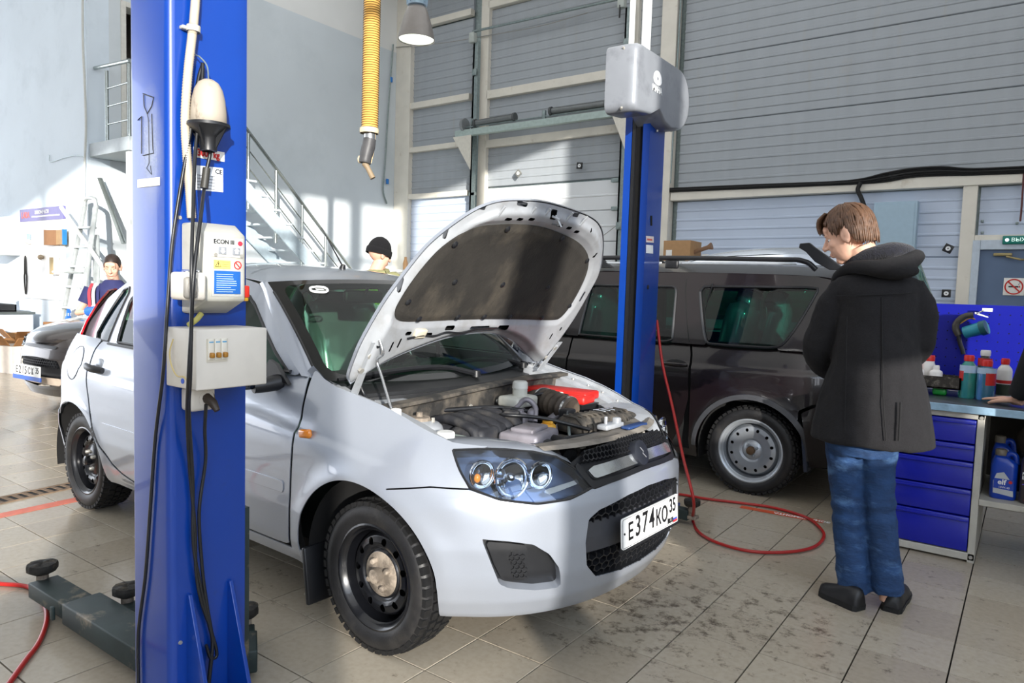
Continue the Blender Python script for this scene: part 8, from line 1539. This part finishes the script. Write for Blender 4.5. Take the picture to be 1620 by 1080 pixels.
jn.loft(rings([(1362, 640, 0, .15, .12), (1362, 690, 0, .155, .125), (1362, 718, 0, .13, .11)]))
jo = remeshed(W_(jn), 'jeans', M_JEAN, man, .008, 2); tx2 = bpy.data.textures.new('denim_creases', 'CLOUDS'); tx2.noise_scale = .05; d2_ = jo.modifiers.new('creases', 'DISPLACE'); d2_.texture = tx2; d2_.strength = .012; d2_.mid_level = .5
M_SHOE = mat('black_leather_shoe', '#17171a', 0.45, var=0.2, bump=0.1); M_SOLE = mat('black_sole', '#0f0f10', 0.7)
b2 = V3(MBASE)*V3((1, 1, 0)); shoe(man, on_z(1362, 966, 0)-b2, on_z(1300, 937, 0)-b2, M_SHOE, M_SOLE); shoe(man, on_z(1409, 969, 0)-b2, on_z(1410, 969, 0)-b2+vf*.27+vr*.04, M_SHOE, M_SOLE)
# hair: a cap of locks over the skull
def hair(par, R3, c, m, s=1.0, front=.4, fringe=True, low=-.035, seed=3, thick=.016, locks=260, back=0.0):
    rg = np.random.default_rng(seed); R3 = np.array(R3); c = V3(c); mb = MB(); th = np.linspace(0, 2*PI, 60); ph = np.linspace(0, 1, 16); G = []
    def lim(a):  # lowest latitude of the hairline round the head (a=pi/2 is the face)
        f_ = math.sin(a); return np.interp(f_, [-1, -.6, -.30, -.12, .18, .30, .42, .6, 1], [low-.030, low-.022, low+.0, .022, .026, -.004, .012, .055, .078])
    for q in ph:
        row = []
        for a in th:
            zl_ = lim(a); zt = .028+.105; z = zt+(zl_-zt)*q; zz = (z-.028)/.102; rr = math.sqrt(max(0, 1-min(1, abs(zz))**2.1)) if zz > 0 else 1-.12*zz*zz
            row.append(c+R3@(V3(((.079)*rr*math.cos(a), -.016+(.100)*rr*math.sin(a), z))*s)+R3@V3((0, 0, 0)))
        G.append(row)
    mb.grid(np.array(G)); cap = mb.build('hair', m, par, solid=.006, angle=80)
    lk = MB()
    for k in range(locks):
        a = rg.uniform(0, 2*PI); q0 = rg.uniform(.0, .75); zl_ = lim(a); pts = []
        for q in np.linspace(q0, min(1.06, q0+.38), 5):
            z = .133+(zl_-.133)*q; zz = (z-.028)/.102; rr = math.sqrt(max(0.02, 1-min(1, abs(zz))**2.1)) if zz > 0 else 1-.12*zz*zz; aa = a+(.25 if math.cos(a) > 0 else -.25)*(q-q0); pts.append(c+R3@(V3((.083*rr*math.cos(aa), -.016+.104*rr*math.sin(aa), z+.002))*s))
        lk.tube(pts, np.array([.004, .006, .006, .004, .001])*s*rg.uniform(.6, 1.0), n=5)
    if fringe:
        for k in range(46):
            x = rg.uniform(-.055, .055); pts = [c+R3@(V3(p)*s) for p in ((x*.8, .045, .117), (x, .076, .099), (x*1.05+.01, .091, .074), (x*1.1+.016, .093+rg.uniform(-.006, .006), .045+rg.uniform(-.012, .01)))]; lk.tube(smooth_path(pts, 2), [.005*s]*2+[.006*s]*3+[.004*s, .001*s], n=5)
    if not lk.v: return cap
    o = lk.build('locks', m, cap, weld=False, angle=80); o['kind'] = 'stuff'; return cap
hair(man, HR, HCm, mat('chestnut_hair', '#5a3f2c', 0.55, var=0.35, scale=60), locks=620)
# ---- worker with beanie and lime vest behind the hatchback
M_OLIVE = mat('olive_jacket', '#8b8a62', 0.85, var=0.1, scale=20, bump=0.2); M_LIME = mat('lime_safety_vest', '#b6f03c', 0.7, var=0.05); M_REFS = mat('silver_reflective_band', '#c6ccd0', 0.3, metal=0.4)
def stander(label, base, height, fd, head_pitch, skin_m, top_m, leg_m, jacket_extra=None, arm_l=None, arm_r=None, hd_fd=None, sleeves=True, voxel=.005, lean=0.0, sl_m=None, upper_off=(0, 0, 0), flat_l=None):
    """a standing figure built to a height: continuous body, jacket and trousers"""
    t = thing('person', label, 'person', tuple(base)); k = height/1.75; f = V3(fd); f[2] = 0; f /= np.linalg.norm(f); r = np.cross(f, (0, 0, 1)); uo = V3(upper_off)
    def P(x, y, z): return r*x*k+f*(y*k+lean*max(0, z-.9)*k)+V3((0, 0, z*k))+uo*max(0, (z-.9)/.6)
    hc = P(0, .02, 1.625); R3 = yaw_pitch(hd_fd if hd_fd is not None else f, head_pitch); mb = MB(); head_parts(mb, R3, hc, k*1.0); mb.tube([hc-V3((0, 0, .06*k)), P(0, -.01, 1.50), P(0, -.02, 1.42)], [.052*k, .055*k, .07*k], n=14)
    el = lambda z, hw, hd, y=0: [P(hw*math.cos(a), y+hd*math.sin(a), z) for a in np.linspace(0, 2*PI, 20, endpoint=False)]
    mb.loft([el(.80, .14, .10), el(.92, .165, .115), el(1.08, .145, .105), el(1.30, .18, .115), el(1.42, .16, .10), el(1.47, .07, .06)])
    for sg in (1, -1): mb.tube([P(sg*.09, 0, .90), P(sg*.095, .015, .50), P(sg*.10, -.01, .10), P(sg*.10, -.01, .05)], [.085*k, .06*k, .042*k, .04*k], n=14)
    al = arm_l or [(-.20, 0, 1.40), (-.25, -.02, 1.12), (-.22, .12, .90)]; ar = arm_r or [(.20, 0, 1.40), (.25, -.02, 1.12), (.22, .12, .90)]
    for A, sg in ((al, -1), (ar, 1)):
        q = [P(*p) for p in A]; mb.tube(q, [.042*k, .034*k, .028*k], n=12); dv = q[2]-q[1]; fl = sg < 0 and flat_l is not None; hand_parts(mb, q[2], V3(flat_l) if fl else dv, V3((0, 0, 1)) if fl else (np.cross(dv, r*sg) if abs((dv/np.linalg.norm(dv))@r) < .9 else V3((0, 0, 1))), .95*k, .12 if fl else .5, sg)
    remeshed(mb, 'body', skin_m, t, voxel, 4); head_details(t, R3, hc, k)
    j = MB(); j.loft([el(.78, .185, .14), el(.92, .19, .145), el(1.10, .175, .135), el(1.30, .20, .14), el(1.40, .185, .125), el(1.46, .11, .09), el(1.50, .075, .075)])
    if sleeves:
        for A in (al, ar): q = [P(*p) for p in A]; q2 = [q[0], q[1], q[1]+(q[2]-q[1])*.92]; j.tube(smooth_path(q2, 4), np.linspace(.082*k, .050*k, 9), n=14); j.ball(q[0], .088*k)
    jo = remeshed(j, 'jacket', top_m, t, .010, 4); tr = MB()
    for sg in (1, -1): tr.tube(smooth_path([P(sg*.09, 0, .92), P(sg*.095, .015, .50), P(sg*.10, -.01, .06)], 5), np.linspace(.10*k, .068*k, 11), n=16)
    tr.loft([el(.80, .17, .13), el(.98, .18, .135)]); remeshed(tr, 'trousers', leg_m, t, .010, 3)
    for sg in (1, -1): h_ = P(sg*.10, -.07, 0); shoe(t, h_, h_+f*.27+r*sg*.03, M_SHOE, M_SOLE)
    return t, P, hc, R3, k, jo
bb = on_depth(592, 378, 5.65); bb = V3((bb[0]-.02, bb[1]+.02, 0)); away = V3((bb[0], bb[1], 0)); away /= np.linalg.norm(away); rt = V3((away[1], -away[0], 0))
M_NAVY = mat('navy_work_trousers', '#1d2433', 0.85, var=0.1)
wk, P, hc, R3, k, jo = stander('worker in a black knitted hat, olive jacket and lime vest, behind the silver hatchback', bb, 1.68, rt*.75+away*.65, .25, M_SKIN2, M_OLIVE, M_NAVY, hd_fd=rt*.85+away*.52, lean=.06)
vst = MB(); el = lambda z, hw, hd: [P(hw*math.cos(a), hd*math.sin(a), z) for a in np.linspace(0, 2*PI, 24, endpoint=False)]
vs_ = MB().loft([el(.80, .20, .155), el(.95, .205, .160), el(1.10, .195, .152), el(1.28, .212, .158), el(1.345, .205, .150)], caps=False).build('safety_vest', M_LIME, wk, solid=.004)
for z in (.98, 1.16): MB().grid(np.array([el(z, .212, .166), el(z+.055, .208, .162)]), closed=True).build('reflective_band', M_REFS, vs_, solid=.003)
kn = MB(); rows = []
for q in np.linspace(0, 1, 14):
    z = .150-.150*q; rr = math.sqrt(max(0, 1-(max(0, (z-.03))/.121)**2)); rows.append([hc+R3@(V3(((.086+.0015*(i % 2))*rr*math.cos(a), -.014+(.104+.0015*(i % 2))*rr*math.sin(a), z))*k) for i, a in enumerate(np.linspace(0, 2*PI, 72, endpoint=False))])
kn.grid(np.array(rows), closed=True); kno = kn.build('knitted_hat', mat('black_knit', '#0c0c10', 1.0, var=0.3, scale=80, sheen=0.0), wk, angle=80); 
cf2 = MB(); cf2.grid(np.array([[hc+R3@(V3(((.091+.002*(i % 2)+dd)*math.cos(a), -.014+(.109+.002*(i % 2)+dd)*math.sin(a), z))*k) for i, a in enumerate(np.linspace(0, 2*PI, 72, endpoint=False))] for z, dd in ((-.004, -.004), (-.006, .002), (.02, .004), (.045, .002), (.047, -.004))]), closed=True); cf2.build('hat_cuff', mat('black_knit', '#16161c'), kno, angle=80)
cl2 = MB(); cl2.tube([P(.10*math.cos(a), .085*math.sin(a)-.01, 1.475+.02*math.sin(a)) for a in np.linspace(0, 2*PI, 20)], .022, n=8, caps=False); cl2.build('collar', M_OLIVE, wk)
# ---- woman in a striped navy top beside the saloon car
wb4 = on_depth(181, 408, 6.3); wb4 = V3((wb4[0]+.05, wb4[1]-.02, 0)); tw = -V3((wb4[0], wb4[1], 0)); tw /= np.linalg.norm(tw); rt2 = V3((-tw[1], tw[0], 0))
M_STRIPE = mat('navy_top', '#262a5a', 0.8, var=0.08)
wo, P, hc, R3, k, jo = stander('woman with dark tied-back hair in a navy striped top and blue glove, behind the hatchback', wb4, 1.51, tw*.9-rt2*.2, .34, M_SKIN2, M_STRIPE, M_NAVY, arm_r=[(.19, .02, 1.38), (.30, .10, 1.16), (.10, .26, 1.20)], arm_l=[(-.19, .02, 1.38), (-.24, .08, 1.12), (-.10, .26, 1.05)], sleeves=False, lean=.12)
for x, m_ in ((-.15, MARK_WHITE), (.15, MARK_WHITE), (.185, mat('red_stripe', '#c23a48', 0.8)), (-.185, mat('red_stripe', '#c23a48')), (.11, M_STRIPE)): MB().tube(smooth_path([P(x, .02, 1.455), P(x*1.02, .125, 1.38), P(x, .145, 1.25), P(x*.95, .14, 1.05), P(x, .145, .9)], 4), .012, n=6, squash=(1, .6)).build('stripe', m_, jo)
for A in ([(.19, .02, 1.40), (.225, .045, 1.32), (.25, .06, 1.26)], [(-.19, .02, 1.40), (-.205, .04, 1.32), (-.215, .05, 1.26)]): MB().tube([P(*p) for p in A], [.072*k, .066*k, .064*k], n=14).build('short_sleeve', M_STRIPE, jo)
gl = MB(); q = [P(.30, .10, 1.16), P(.10, .26, 1.20)]; dv = q[1]-q[0]; gl.tube([q[0]+dv*.55, q[0]+dv*.8, q[1]+dv*.15], [.045*k, .042*k, .046*k], n=12); gl.ball(q[1]+dv*.25, (.055, .05, .045)); gl.build('blue_glove', mat('blue_rubber_glove', '#2f6fd8', 0.4), wo)
hair(wo, R3, hc, mat('dark_brown_hair', '#2e221d', 0.5, var=0.3, scale=60), s=k, fringe=False, locks=0, seed=5); MB().ball(hc+R3@(V3((0, -.125, .03))*k), .04*k).build('hair_bun', mat('dark_brown_hair', '#2e221d'), wo)
# ---- person at the right edge leaning a hand on the worktop
pb5 = V3((.47, 4.0, 0)); fdir = V3((-.35, 1, 0)); 
wr_p, P, hc, R3, k, jo = stander('person in a dark jacket at the right edge, leaning one hand on the worktop', pb5, 1.78, fdir, .4, M_SKIN, mat('black_jacket', '#17181b', 0.7, var=0.2, bump=0.2), M_NAVY, arm_l=[(-.20, .02, 1.42), (-.30, .30, 1.17), (-.33, .56, .818)], lean=.10, voxel=.0042, flat_l=(-.75, .45, -.03))
hair(wr_p, R3, hc, mat('dark_brown_hair', '#2e221d'), s=k, locks=80, seed=9)
